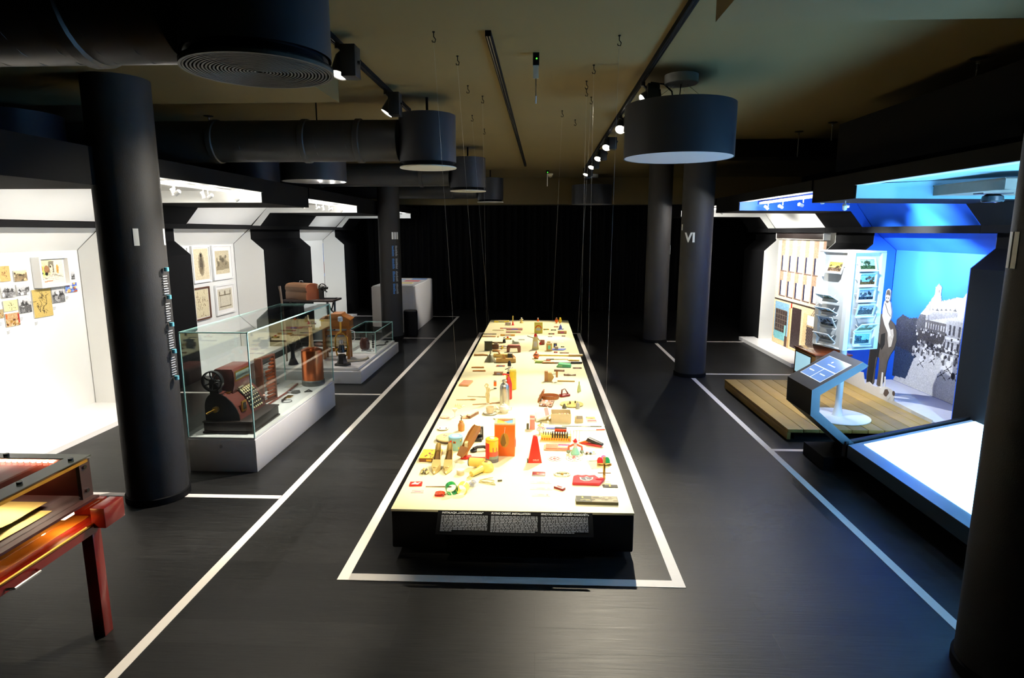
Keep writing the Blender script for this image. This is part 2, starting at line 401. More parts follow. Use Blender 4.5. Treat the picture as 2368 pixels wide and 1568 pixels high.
for b0, b1_ in ((-207, -197), (-193, -184)): wrap_bar(cR, 'numeral', WL, b0, b1_, 1.85, 2.0)

# ------------------------------------------------------------------ booths: black partition blocks and white / blue lined niches
PL = [(-6.0, 0), (-4.6, 0), (-4.6, 1.70), (-4.806, 1.88), (-4.806, 2.04), (-4.625, 2.04), (-4.625, 2.10), (-4.449, 2.31), (-2.975, 2.31), (-2.975, 2.56), (-6.0, 2.56)]
PR = [(5.5, 0), (4.08, 0), (4.08, 1.66), (4.28, 1.845), (4.28, 1.99), (4.12, 1.99), (4.12, 2.06), (3.96, 2.255), (2.56, 2.265), (2.56, 2.47), (5.5, 2.47)]
def partition(name, prof, a, b, label): return struct(name, MB().prism(prof, a, b, 'y'), BLACK, label, smooth=False)
partition('wall_left_partition', PL, 2.2, 4.5, 'black partition block at the left edge of the view')
partition('wall_left_partition', PL, 6.7, 8.05, 'black partition block between the photo wall booth and the framed prints booth')
partition('wall_left_partition', PL, 10.26, 12.42, 'black partition block beyond the framed prints booth')
partition('wall_left_partition', PL, 14.62, 15.6, 'black partition block at the far left end')
partition('wall_right_partition', PR, 5.21, 5.98, 'black partition block on the near side of the blue booth')
partition('wall_right_partition', PR, 8.12, 9.12, 'black partition block between blue booth and facade booth')
partition('wall_right_partition', PR, 11.35, 12.4, 'black partition block beyond the facade booth')
partition('wall_right_partition', PR, 0.5, 2.9, 'black partition block beside the viewer on the right')

def booth(side, ya, yb, lining, label, canopy=None, beam=True, platform=None, ceil_m=None):
    s = -1 if side == 'left' else 1
    if side == 'left': xb, xs, zs, xn, zn, xu, zu, xc, zc, ze, top = -5.11, -5.11, 1.80, -4.80, 2.05, -4.45, 2.31, -2.975, 2.42, 2.42, 2.56
    else: xb, xs, zs, xn, zn, xu, zu, xc, zc, ze, top = 4.58, 4.58, 1.77, 4.27, 2.0, 3.96, 2.26, 2.56, 2.37, 2.37, 2.47
    o = tag(empty('wall_booth', (0, 0, 0)), label, None, None, 'structure'); t = 0.03 * s; e = 0.004
    ya, yb = ya + e, yb - e
    MB().box((min(xb, xb + 6 * t), ya, 0), (max(xb, xb + 6 * t), yb, zs)).build('back_panel', lining, o, smooth=False)
    MB().prism([(xb, zs), (xn + t, zn), (xn + 3 * t, zn + 0.03), (xb + 3 * t, zs + 0.03)], ya, yb, 'y').build('slope_panel', lining, o, smooth=False)
    # upper lining: leaning panel from behind the beam up to the canopy
    MB().prism([(xn - 0.5 * t, zn + 0.06), (xu, 2.44), (xu + 2 * t, 2.46), (xn + 1.5 * t, zn + 0.08)], ya, yb, 'y').build('upper_panel', lining, o, smooth=False)
    MB().prism([(xu + 2 * t, 2.44), (xc, zc + 0.012), (xc, top), (xu + 2 * t, top)], ya, yb, 'y').build('canopy_panel', ceil_m or lining, o, smooth=False)
    MB().box((min(xc, xc - t * .5), ya - e, zc + 0.002), (max(xc, xc - t * .5), yb + e, top)).build('canopy_fascia', BLACK, o, smooth=False)
    MB().box((min(xc, xc + 3 * t), ya, zc - 0.0), (max(xc, xc + 3 * t), yb, zc + 0.014)).build('canopy_edge', canopy or WHITE, o, smooth=False)
    for y0_, y1_ in ((ya, ya + 0.012), (yb - 0.012, yb)):
        inset = 0.004 * s
        if side == 'left': pf = [(-5.1, 0.0), (-4.6 - .004, 0.0), (-4.604, 1.70), (-4.81, 1.88), (-4.81, 2.04), (-4.63, 2.10), (-4.453, 2.31), (-2.985, 2.312), (-2.985, 2.43), (-4.45, 2.44), (-4.8, 2.06), (-5.1, 1.80)]
        else: pf = [(4.57, 0.0), (4.084, 0.0), (4.084, 1.66), (4.284, 1.845), (4.284, 1.99), (4.124, 2.06), (3.964, 2.257), (2.57, 2.267), (2.57, 2.375), (3.96, 2.44), (4.27, 2.02), (4.57, 1.77)]
        MB().prism(pf, y0_, y1_, 'y').build('side_panel', lining, o, smooth=False)
    if beam:
        if side == 'left': MB().box((-4.806, ya, 2.04), (-4.625, yb, 2.10)).build('cable_beam', BLACK, o, smooth=False)
        else: MB().box((4.12, ya, 1.985), (4.28, yb, 2.06)).build('cable_beam', BLACK, o, smooth=False)
    if platform:
        xp, zp = platform
        MB().box((min(xp, xb), ya, 0), (max(xp, xb), yb, zp)).build('platform', WHITEG, o, smooth=False)
    return o
b1 = booth('left', 4.5, 6.7, WHITE, 'white niche with a wall of small photographs at the left edge', platform=(-4.38, 0.05))
b2 = booth('left', 8.05, 10.26, WHITE, 'white niche with framed prints behind the glass case', platform=(-4.38, 0.05))
b3 = booth('left', 12.42, 14.62, WHITE, 'small far white niche with the flag banner', platform=(-4.36, 0.04))
bb = booth('right', 5.98, 8.12, BLUE, 'blue niche with the beach photo mural', canopy=WHITE)
bw = booth('right', 9.12, 11.35, WHITE, 'white niche with the house facade print')
b0 = booth('right', 2.9, 5.21, mat('pale blue lining', (0.62, 0.80, 0.88), 0.6, noise=0.02), 'pale blue canopy niche at the right edge', beam=False)
MB().box((3.98, 5.99, 0), (4.575, 7.90, 0.125)).build('platform', mat('printed sand floor', (.66, .66, .68), .6, noise=.06, nscale=20), bb, smooth=False)
MB().box((3.80, 9.13, 0), (4.56, 11.55, 0.06)).build('platform', WHITEG, bw, smooth=False)
# ------------------------------------------------------------------ ceiling services: ducts, air drums, pendant lamps, tracks
def ring_tube(x0, x1, y, z, r, name, label, group=None, rings=(), seg=32):
    o = thing(name, label, 'air duct', (x0, y, z), 0, 'black round ventilation ducts')
    L = x1 - x0
    MB().lathe([(r, 0), (r, L)], seg, Matrix.Rotation(math.pi / 2, 4, 'Y')).build('pipe', DUCT, o)
    for k in rings:
        MB().lathe([(r, k - .03), (r + 0.012, k - .022), (r + 0.012, k + .022), (r, k + .03)], seg, Matrix.Rotation(math.pi / 2, 4, 'Y'), caps=False).build('joint_collar', DUCT, o)
    # spiral lock seam of the sheet-metal pipe
    pts = []; n = int(L / 0.14 * 16)
    for i in range(n + 1):
        a = i * 2 * math.pi / 16; pts.append((L * i / n, (r + 0.0005) * math.cos(a), (r + 0.0005) * math.sin(a)))
    MB().tube(pts, 0.0022, 4).build('spiral_seam', DUCT, o)
    return o
ring_tube(-5.6, -1.295, 2.36, 2.83, 0.215, 'ventilation_duct', 'nearest black ventilation duct at the upper left corner', rings=(2.75, 3.35, 3.95))
ring_tube(-5.6, -1.285, 5.87, 2.83, 0.185, 'ventilation_duct', 'black ventilation duct joining the second air drum', rings=(2.6, 3.45, 3.95))
ring_tube(-5.6, -1.285, 9.2, 2.82, 0.165, 'ventilation_duct', 'third black ventilation duct beyond the flat drum lamp', rings=(2.4, 3.9))
ring_tube(-5.6, -1.22, 12.6, 2.82, 0.165, 'ventilation_duct', 'farthest black ventilation duct near the curtain', rings=(3.9,))
for (hx_, hy_, zt) in ((-2.05, 5.87, 3.015), (-1.6, 9.2, 2.985)):
    MB().cyl((hx_, hy_, zt), 0.006, ZC - zt, seg=8).build('duct_hanger', BLACK)
    tag(bpy.context.scene.objects[-1] if False else COL.objects[-1], 'thin threaded rod holding the %s black duct' % ('second' if hy_ < 7 else 'third'), 'hanger rod')

GRILL = mat('grille metal', (0.30, 0.285, 0.25), 0.55, noise=0.1, nscale=40)
def air_drum(x, y, label, grille=False, r=0.26, z0=2.58, z1=3.05):
    o = thing('air_diffuser_drum', label, 'air diffuser', (x, y, 0), 0, 'black air diffuser drums')
    MB().lathe([(r, z0 + 0.05), (r, z1), (r - 0.02, z1 + 0.005), (0.06, z1 + 0.006)], 64).build('drum_shell', DRUM, o)
    MB().lathe([(r, z0 + 0.05), (r - 0.012, z0 + 0.05), (r - 0.012, z0 + 0.1), (r - 0.02, z0 + 0.1)], 64, caps=False).build('shell_lip', DRUM, o)
    MB().lathe([(r - 0.03, z0 + 0.012), (r - 0.03, z0 + 0.06)], 48).build('neck', DEEP, o)
    if grille:
        MB().lathe([(0.001, z0 + 0.012), (r + 0.006, z0 + 0.012), (r + 0.006, z0 + 0.02), (0.001, z0 + 0.02)], 64, caps=False).build('backing_plate', DEEP, o)
        MB().lathe([(r + 0.006, z0 + 0.016), (r + 0.006, z0), (r - 0.004, z0), (r - 0.004, z0 + 0.016)], 64, caps=False).build('grille_rim', GRILL, o)
        for k in range(20):
            rr = 0.012 + k * 0.0124
            MB().lathe([(rr, z0), (rr + 0.0062, z0), (rr + 0.0062, z0 + 0.012), (rr, z0 + 0.012), (rr, z0)], 64, caps=False).build('grille_ring', GRILL, o)
    else:
        MB().lathe([(0.001, z0 - 0.004), (r * 0.8, z0 - 0.002), (r, z0), (r + 0.003, z0 + 0.006), (r, z0 + 0.012), (0.001, z0 + 0.012)], 64, caps=False).build('diffuser_disc', mat('cream disc', (0.80, 0.79, 0.74), 0.5, noise=0.02), o)
    MB().cyl((0, 0, z1), 0.012, ZC - z1, seg=8).build('hanger', BLACK, o)
    return o
air_drum(-1.03, 2.36, 'largest black air drum at top left with a ringed grille underneath', True)
air_drum(-1.02, 5.87, 'second black air drum with a cream disc underneath')
air_drum(-1.02, 9.2, 'third black air drum in the row over the left table side')
air_drum(-0.95, 12.6, 'farthest black air drum near the curtain')

def drum_lamp(x, y, label, r=0.43, z0=2.58, z1=2.98, lit=0.0, rose=True):
    o = thing('drum_pendant_lamp', label, 'pendant lamp', (x, y, 0), 0, 'black drum pendant lamps')
    MB().lathe([(r, z0), (r, z1), (r - 0.006, z1), (r - 0.006, z0 + 0.03)], 72, caps=False).build('lamp_shade', DRUM, o)
    MB().lathe([(0.001, z0 + 0.012), (r - 0.008, z0 + 0.012), (r - 0.008, z0 + 0.002), (0.001, z0 + 0.002)], 64, caps=False).build('lamp_diffuser', DIFF, o)
    MB().lathe([(0.001, z1 - 0.02), (r - 0.007, z1 - 0.02), (r - 0.007, z1 - 0.03), (0.001, z1 - 0.03)], 48, caps=False).build('top_plate', DEEP, o)
    if rose:
        MB().lathe([(0.001, ZC), (0.13, ZC), (0.13, ZC - 0.06), (0.125, ZC - 0.066), (0.001, ZC - 0.066)], 48, caps=False).build('ceiling_rose', WHITE, o)
        MB().tube([(0.0, 0, ZC - 0.06), (-0.005, 0, ZC - 0.12), (-0.01, 0.0, ZC - 0.17), (0.03, 0, z1 - 0.02)], 0.004).build('cord', BLACK, o)
        MB().tube([(-0.22, 0.1, ZC - 0.03), (-0.12, 0.07, ZC - 0.05), (-0.06, 0.05, ZC - 0.11), (-0.04, 0.03, z1 - 0.02)], 0.006).build('cord', BLACK, o)
    for k in range(3):
        a = k * 2.094 + 0.4
        MB().tube([(0.03 * math.cos(a), 0.03 * math.sin(a), ZC - 0.05), (r * 0.9 * math.cos(a), r * 0.9 * math.sin(a), z1 - 0.02)], 0.0012, 4).build('suspension_wire', STEEL, o)
    return o
drum_lamp(1.12, 5.15, 'black drum pendant lamp with white underside above the right aisle')
drum_lamp(1.16, 13.6, 'distant drum pendant lamp in front of the curtain')
drum_lamp(-2.63, 7.35, 'flat drum lamp with cream underside above the glass case', r=0.37)
drum_lamp(-3.95, 8.58, 'dark drum lamp half hidden behind the second duct', r=0.37)
drum_lamp(-4.5, 5.27, 'drum lamp at the far left behind the near column', r=0.40)

# ---- lighting tracks with spot heads
def track(label, a, b, z=ZC - 0.018):
    a, b = Vector(a), Vector(b); d = b - a; o = thing('lighting_track', label, 'lighting track', (a.x, a.y, 0), -math.atan2(d.x, d.y))
    L = d.length
    MB().box((-0.018, 0, z - 0.016), (0.018, L, z + 0.018)).build('rail', DEEP, o, smooth=False)
    for sx in (-0.011, 0.006): MB().box((sx, 0, z - 0.0175), (sx + 0.005, L, z - 0.0158)).build('conductor_strip', STEEL, o, smooth=False)
    return o
track('black lighting track over the right side of the table', (0.80, 2.6), (0.90, 12.4))
track('black lighting track over the left side of the table', (-1.29, 2.6), (-1.29, 6.4))
track('bare double ceiling rail over the middle of the table', (-0.31, 4.0), (-0.23, 11.6))
HEADM = mat('spot housing', (0.10, 0.10, 0.105), 0.45, noise=0.05)
def spot_head(loc, target, label, energy, deg=60, col=(1, 0.9, 0.72), box=True, lit=True, blend=0.5, rad=0.035, group='black track spotlights'):
    """loc = lens position; the housing hangs from the track above it"""
    o = thing('track_spotlight', label, 'spotlight', loc, 0, group)
    q = (Vector(target) - Vector(loc)).to_track_quat('-Z', 'Y').to_matrix().to_4x4()
    MB(q).lathe([(0.052, 0.0), (0.055, 0.01), (0.055, 0.12), (0.04, 0.15), (0.001, 0.152)], 28, caps=False).build('lamp_head', HEADM, o)
    MB(q).lathe([(0.001, 0.006), (0.05, 0.006), (0.05, 0.012), (0.001, 0.012)], 28, caps=False).build('lens', LENS if lit else mat('dark lens', (0.4, 0.4, 0.42), 0.2), o)
    zt = ZC - 0.0365 - loc[2]
    MB().box((0.03, -0.06, max(-0.02, zt - 0.21)), (0.125, 0.06, zt - 0.02)).build('gear_box', HEADM, o, bevel=0.004)
    MB().cyl((0.0, 0, zt - 0.031), 0.018, 0.03, seg=12).build('track_adapter', HEADM, o)
    MB().tube([(0, 0, zt - 0.02), (0.03, 0, zt - 0.05), (0.058, 0, zt * 0.55), (0.056, 0, 0.07)], 0.01).build('yoke', HEADM, o)
    MB().cyl((0.125, 0.0, 0.075), 0.012, 0.016, axis='x', seg=12).build('tilt_knob', HEADM, o)
    if lit: spot(o, 'lamp_light', q @ Vector((0, 0, -0.004)), q @ Vector((0, 0, -1)), energy, col, deg, blend, rad)
    return o
ZT = 0.3
WARM = (1.0, 0.90, 0.70)
heads = [(0.83, 5.20, 'nearest lit spotlight on the right track'), (0.84, 6.62, 'lit spotlight second on the right track, behind the drum lamp'), (0.85, 8.0, 'lit spotlight third on the right track'),
         (0.86, 9.2, 'lit spotlight fourth on the right track'), (0.87, 10.4, 'lit spotlight fifth on the right track'), (0.88, 11.7, 'farthest lit spotlight on the right track')]
tg = [(-2.65, 4.5), (-0.15, 4.1), (-0.15, 6.0), (-0.15, 7.5), (-0.15, 9.0), (-0.15, 10.7)]
pw = [1.7, 1.45, .75, .85, .9, .95]; dg = [48, 60, 46, 46, 46, 46]
for (x, y, lb), t, k, d in zip(heads, tg, pw, dg): spot_head((x, y, 3.03), (t[0], t[1], ZT if k < 1.6 else 1.1), lb, ETAB * k, d, WARM)
spot_head((-1.27, 4.09, 2.98), (-1.9, 3.0, 0.0), 'lit spotlight on the left track beside the big drum', ETAB * 0.45, 46, WARM)
spot_head((-1.29, 5.42, 2.99), (-2.8, 4.9, 0.7), 'spotlight on the left track tilted towards the glass case', ETAB * 1.1, 66, (1, .93, .84), lit=True)
spot_head((-1.29, 2.68, 3.0), (-.15, 4.8, ZT), 'spotlight on the left track hidden behind the big drum', ETAB * .5, 48, WARM)
spot_head((0.80, 2.68, 3.03), (-.15, 4.8, ZT), 'spotlight at the near end of the right track', ETAB * .5, 48, WARM)
# ------------------------------------------------------------------ long suspended display table
tb = thing('display_table', 'long low black display table with a glowing cream top hung on wires', 'display table', (0, 0, 0))
MB().box((-0.90, 3.55, 0.04), (0.605, 11.87, 0.285)).build('table_body', mat('table black', (0.035, 0.035, 0.04), 0.55, spec=0.2, noise=0.05), tb, bevel=0.012)
MB().box((-0.62, 3.95, 0.0), (0.32, 11.5, 0.04)).build('table_base', DEEP, tb, smooth=False)
MB().box((-0.90, 3.55, 0.286), (0.605, 11.87, 0.30)).build('table_top', mat('cream table top', (0.97, 0.93, 0.74), 0.45, noise=0.02, nscale=2), tb, smooth=False)
# ------------------------------------------------------------------ left niches: photographs, prints, banner
RZL, RZR = Matrix.Rotation(math.pi / 2, 4, 'Z'), Matrix.Rotation(-math.pi / 2, 4, 'Z')
FLAT = Matrix.Rotation(-math.pi / 2, 4, 'X')
def T(x, y, z): return Matrix.Translation((x, y, z))
def grey_photo(w, h, seed, sepia=0.0, tone=0.55):
    r = np.random.default_rng(seed); c = Canvas(w, h, (0.62, 0.62, 0.62)); c.grad((0.85,) * 3, (0.5,) * 3)
    hz = r.uniform(.3, .55); c.rect(0, 0, 1, hz, (0.30 + 0.2 * r.random(),) * 3)
    for _ in range(16):
        g = r.uniform(.05, .95); c.ell(r.uniform(0, 1), r.uniform(0, hz + .25), r.uniform(.03, .14), r.uniform(.04, .2), (g, g, g), .8)
    for _ in range(5):
        g = r.uniform(.05, .4); x = r.uniform(0, .8); c.poly([(x, hz), (x + .1, hz + r.uniform(.1, .3)), (x + .28, hz)], (g, g, g), .8)
    c.noise(0.05)
    if sepia: c.a = c.a * (1 - sepia) + sepia * c.a.mean(2, keepdims=True) * np.array([1.15, 0.95, 0.62]) * 1.1
    return c
def sketch(w, h, seed, paper=(0.82, 0.72, 0.45), n=26, spread=.25, ink=(0.2, .17, .1)):
    r = np.random.default_rng(seed); c = Canvas(w, h, paper); x, y = .5, .5
    for _ in range(n):
        x0, y0 = .5 + r.normal(0, spread * .7), .5 + r.normal(0, spread); c.line(x0, y0, x0 + r.normal(0, .07), y0 + r.normal(0, .12), .012, ink, .7)
    c.noise(.02); return c
FRW = mat('white picture frame', (0.93, 0.93, 0.92), 0.4, noise=0.01); FRB = mat('brown picture frame', (0.36, 0.22, 0.14), 0.4)
PAPER = mat('white paper', (0.93, 0.92, 0.90), 0.7, noise=0.01)
XBL = -5.105
def wall_photo(label, y0, z0, w, h, cv, frame=None, x=XBL, depth=0.008, name='photo_print', cat='photograph', group='photographs on the white niche wall', mat_w=0.0, fw=0.02, capt=True):
    o = thing(name, label, cat, (x, y0, z0), math.pi / 2, group)
    if frame:
        f = MB(); D = depth
        for a, b in (((0, -D, 0), (w, 0, fw)), ((0, -D, h - fw), (w, 0, h)), ((0, -D, fw), (fw, 0, h - fw)), ((w - fw, -D, fw), (w, 0, h - fw))): f.box(a, b)
        f.build('frame', frame, o, smooth=False)
        MB().box((fw, -D * .45, fw), (w - fw, 0, h - fw)).build('mat_board', PAPER, o, smooth=False)
        g = fw + mat_w; print_mesh('print', cv, w - 2 * g, h - 2 * g, o, T(g, -D * .45 - .001, g))
    else:
        MB().box((0, -depth, 0), (w, 0, h)).build('board', PAPER, o, smooth=False)
        print_mesh('print', cv, w, h, o, T(0, -depth - .0008, 0))
    if capt:
        m = MB()
        for k in range(3): m.box((0.0, -.002, -.045 - k * .012), (0.035 - .01 * (k == 2), -.0005, -.04 - k * .012))
        m.build('caption', GL, o, smooth=False)
    return o
# watercolour street scene in the box frame
cv = Canvas(64, 52, (0.93, 0.88, 0.78))
cv.poly([(0, .2), (.02, .98), (.55, 1), (.6, .55), (.35, .3)], (0.86, 0.86, 0.62), .8); cv.poly([(.35, .5), (.42, .95), (.62, .95), (.6, .45)], (0.45, 0.42, 0.36), .9)
for x, y, rx, ry, c_ in ((.2, .55, .07, .2, (.75, .80, .4)), (.12, .65, .05, .14, (.85, .5, .35)), (.32, .6, .1, .18, (.62, .45, .3)), (.5, .62, .07, .18, (.9, .84, .72)), (.75, .6, .05, .2, (.9, .62, .3)), (.1, .45, .08, .06, (.08, .08, .08)), (.3, .42, .06, .07, (.08, .08, .08)), (.48, .72, .03, .05, (.2, .15, .1))): cv.ell(x, y, rx, ry, c_)
for _ in range(34): cv.line(RNG.random() * .95, .15 + RNG.random() * .8, RNG.random() * .95, .1 + RNG.random() * .4, .005, (.12, .1, .08), .25)
cv.line(.05, .2, .3, .22, .008, (.1, .1, .1)); cv.line(.6, .38, .95, .25, .008, (.1, .1, .1)); cv.line(.2, .1, .5, .12, .02, (.7, .45, .3))
wall_photo('large white box-framed colour drawing of street figures', 6.03, 1.435, 0.40, 0.31, cv, FRW, depth=0.09, name='framed_picture', cat='picture', capt=False, mat_w=0.012)
wall_photo('tan card photograph of a standing figure, upper left', 5.639, 1.530, 0.118, 0.147, sketch(26, 24, 3, (0.80, .64, .40), 30, .12, (.3, .2, .12)))
wall_photo('photograph of a leafy street in olive tones', 5.800, 1.519, 0.155, 0.106, grey_photo(24, 18, 5, .7))
wall_photo('grey photograph of a parked old car by a wall', 5.632, 1.374, 0.160, 0.128, grey_photo(24, 18, 8))
wall_photo('grey photograph of a crowd in the street, left of the tan drawing', 5.809, 1.381, 0.150, 0.107, grey_photo(24, 18, 12))
wall_photo('pale yellowish pencil sketch card', 5.636, 1.243, 0.160, 0.104, sketch(24, 18, 14, (.78, .77, .58), 18, .18))
wall_photo('grey photograph with stacked rows of figures', 5.809, 1.204, 0.150, 0.149, grey_photo(22, 26, 17))
wall_photo('large ochre sheet with an ink drawing of two people', 5.982, 1.133, 0.242, 0.286, sketch(34, 44, 19, (.76, .66, .38), 40, .22))
wall_photo('colour photograph of a restaurant room, lowest of the group', 5.639, 1.095, 0.158, 0.126, Canvas(24, 20, (.72, .58, .42)).blobs(26, 0, 0, 1, .5, .08, [(.35, .22, .1), (.6, .45, .2), (.85, .75, .6)]).rect(0, .6, .12, 1, (.7, .4, .2)).rect(.88, .2, 1, .9, (.6, .15, .1)).noise(.05))
wall_photo('grey photograph of a smoky landscape beside the ochre sheet', 6.240, 1.256, 0.170, 0.163, grey_photo(22, 28, 23))
wall_photo('small grey photograph of a hall right of the box frame', 6.462, 1.484, 0.125, 0.088, grey_photo(18, 20, 29))
wall_photo('bright multicoloured photograph of people, far right of the group', 6.432, 1.347, 0.170, 0.103, Canvas(22, 18, (.30, .40, .75)).blobs(24, 0, 0, 1, 1, .11, [(.85, .7, .4), (.3, .2, .3), (.7, .35, .15), (.45, .6, .85), (.9, .85, .7)]))
wall_photo('small brown photograph cut by the left edge', 5.567, 1.188, 0.058, 0.085, Canvas(20, 18, (.6, .55, .42)).blobs(10, .2, .2, .9, .8, .1, [(.45, .2, .1), (.7, .6, .4)]))
# framed prints
def etching(w, h, seed, paper, dark=False):
    r = np.random.default_rng(seed); c = Canvas(w, h, paper)
    if dark:
        c.ell(.5, .5, .2, .38, (.35, .30, .22), .5); c.ell(.5, .78, .07, .07, (.15, .12, .1)); c.ell(.5, .5, .12, .22, (.3, .27, .22), .8); c.ell(.45, .3, .1, .12, (.5, .45, .35), .8)
    else:
        c.poly([(.05, .3), (.3, .55), (.5, .75), (.7, .6), (.95, .5), (.95, .2), (.05, .15)], (.45, .40, .30), .6); c.blobs(14, .1, .4, .9, .75, .07, [(.35, .32, .25), (.55, .5, .4)], .7)
    c.noise(.03); return c
def plan(w, h, seed, paper):
    c = Canvas(w, h, paper); k = (.35, .3, .2)
    for x in (.12, .5, .88): c.ell(x, .8, .04, .12, k, .7)
    c.line(.1, .7, .9, .7, .015, k, .8); c.line(.15, .15, .15, .7, .012, k, .7); c.line(.85, .15, .85, .7, .012, k, .7); c.line(.1, .15, .9, .15, .02, k, .7); c.rect(.3, .2, .7, .55, paper); c.noise(.03); return c
G2 = 'framed prints in the second white niche'
def framed(label, y0, z0, w, h, cv, fr=FRW, mw=0.05): return wall_photo(label, y0, z0, w, h, cv, fr, depth=0.03, name='framed_print', cat='picture', group=G2, mat_w=mw, fw=0.022, capt=False)
framed('white-framed print of a standing figure, upper row', 8.92, 1.24, 0.50, 0.55, etching(34, 44, 2, (.86, .80, .66), True), mw=.02)
framed('white-framed landscape etching with a bridge, upper right', 9.49, 1.24, 0.62, 0.55, etching(44, 36, 4, (.80, .75, .62)), mw=.07)
framed('brown-framed yellowed map print, lower left', 8.86, 0.68, 0.46, 0.49, sketch(34, 40, 6, (.85, .80, .65), 40, .3, (.45, .35, .25)), FRB, .01)
framed('white-framed building plan print, lower right', 9.50, 0.68, 0.60, 0.48, plan(44, 40, 8, (.82, .79, .70)), mw=.05)
framed('white-framed pale print at the left end of the upper row', 8.36, 1.26, 0.46, 0.53, etching(34, 44, 12, (.86, .80, .66), True), mw=.02)
# flag banner in the far niche
c = Canvas(40, 80, (.30, .52, .78)); c.poly([(0, .85), (.5, 1), (.1, .6), (0, .6)], (.75, .8, .78)); c.poly([(.45, .85), (.95, .98), (.9, .72), (.4, .75)], (.25, .27, .30)); c.rect(0, .70, .45, .74, (.1, .25, .6))
c.poly([(0, .40), (.35, .62), (.5, .62), (.1, .38)], (.9, .88, .85)); c.poly([(0, .46), (.3, .66), (.36, .66), (0, .42)], (.55, .2, .15)); c.poly([(.3, .35), (.9, .62), (1, .55), (1, .3), (.4, .25)], (.5, .2, .18)); c.rect(0, 0, 1, .22, (.28, .28, .30)); c.rect(.4, .07, .6, .2, (.85, .85, .85)); c.noise(.03)
o = thing('banner_print', 'tall blue banner with flags in the far left niche', 'banner', (-5.44, 14.598, 0.70), 0)
MB().box((0, 0, 0), (.36, .006, 1.05)).build('board', PAPER, o, smooth=False); print_mesh('print', c, .33, 1.02, o, T(.01, -.001, .015))

# ------------------------------------------------------------------ tall glass display case with cash register
GC = thing('glass_display_case', 'glass display case on a white plinth holding an old cash register', 'display case', (0, 0, 0))
PW = mat('plinth white', (0.86, 0.84, 0.82), 0.45, noise=0.02)
MB().box((-2.925, 4.82, 0.0), (-2.345, 6.85, 0.285)).build('plinth', PW, GC, bevel=0.004)
MB().box((-2.92, 4.825, 0.288), (-2.35, 6.845, 0.30)).build('plinth_top', WHITEG, GC, smooth=False)
MB().cyl((-2.64, 4.822, 0.225), 0.012, 0.012, axis='y', seg=16, M=Matrix.Translation((0, -0.012, 0))).build('lock', CHROME, GC)
x0, x1, y0, y1, z0, z1, t = -2.918, -2.352, 4.827, 6.843, 0.30, 1.195, 0.008
for nm, a, b in (('glass_pane', (x0, y0, z0), (x1, y0 + t, z1 - t)), ('glass_pane', (x0, y1 - t, z0), (x1, y1, z1 - t)), ('glass_pane', (x0, y0 + t, z0), (x0 + t, y1 - t, z1 - t)), ('glass_pane', (x1 - t, y0 + t, z0), (x1, y1 - t, z1 - t)), ('glass_lid', (x0, y0, z1 - t), (x1, y1, z1))):
    MB().box(a, b).build(nm, GLASS, GC, smooth=False)
e = 0.0045
for (a, b) in (((x0, y0), (x0, y0)), ((x1, y0), (x1, y0)), ((x0, y1), (x0, y1)), ((x1, y1), (x1, y1))): MB().box((a[0] - e, a[1] - e, z0), (a[0] + e, a[1] + e, z1)).build('glass_edge', GLASSEDGE, GC, smooth=False)
for a, b in (((x0, y0), (x1, y0)), ((x0, y1), (x1, y1)), ((x0, y0), (x0, y1)), ((x1, y0), (x1, y1))): MB().box((a[0] - e, a[1] - e, z1 - 2 * e), (b[0] + e, b[1] + e, z1)).build('glass_edge', GLASSEDGE, GC, smooth=False)

# cash register
MAH = mat('mahogany', (0.36, 0.17, 0.14), 0.38, noise=0.25, nscale=9, coat=0.3); CAST = mat('black cast iron', (0.07, 0.07, 0.07), 0.35, noise=0.1); CREAM = mat('cream keys', (0.90, 0.85, 0.66), 0.35, noise=0.05)
DW = mat('dark walnut', (0.17, 0.13, 0.115), 0.45, noise=0.3, nscale=12)
R = thing('cash_register', 'antique mahogany cash register with a black crank wheel in the glass case', 'cash register', (-2.84, 4.93, 0.30))
MB().box((0, 0, 0.012), (.425, .54, .10)).build('drawer_base', DW, R, bevel=.006); MB().box((-.008, -.008, 0), (.433, .548, .018)).build('base_moulding', DW, R, bevel=.004); MB().box((-.006, -.006, .096), (.431, .546, .108)).build('base_ledge', DW, R, bevel=.003)
prof = [(0.012, .108), (.012, .22)] + [(.012 + .085 * (1 - math.cos(a)), .22 + .125 * math.sin(a)) for a in np.linspace(.2, math.pi / 2, 8)] + [(.15, .342), (.2, .315), (.25, .265), (.285, .21), (.302, .16), (.308, .108)]
MB().prism(prof, .035, .52, 'y').build('body', MAH, R, angle=50); MB().prism(prof, .022, .036, 'y').build('side_plate', CAST, R, angle=50); MB().prism(prof, .519, .53, 'y').build('side_plate', DW, R, angle=50)
MB().prism([(.03, .3), (.03, .50), (.06, .53), (.21, .53), (.225, .50), (.225, .39), (.2, .3)], .14, .47, 'y').build('indicator_box', MAH, R, bevel=.005)
MB().box((.222, .17, .43), (.229, .44, .49)).build('indicator_window', mat('old glass', (.45, .50, .45), .15), R, smooth=False); MB().box((.222, .155, .415), (.227, .455, .505)).build('window_frame', BRASS, R, smooth=False)
wh = MB(Matrix.Translation((.105, .012, .455)) @ Matrix.Rotation(math.pi / 2, 4, 'X'))
wh.lathe([(.078, -.018), (.09, -.018), (.09, .018), (.078, .018), (.078, -.018)], 40, caps=False); w_ = wh.build('crank_wheel', CAST, R)
sp = MB(Matrix.Translation((.105, .012, .455)))
for k in range(7):
    a = k * 2 * math.pi / 7; sp.tube([(.02 * math.cos(a), 0, .02 * math.sin(a)), (.05 * math.cos(a + .15), 0, .05 * math.sin(a + .15)), (.082 * math.cos(a), 0, .082 * math.sin(a))], .007)
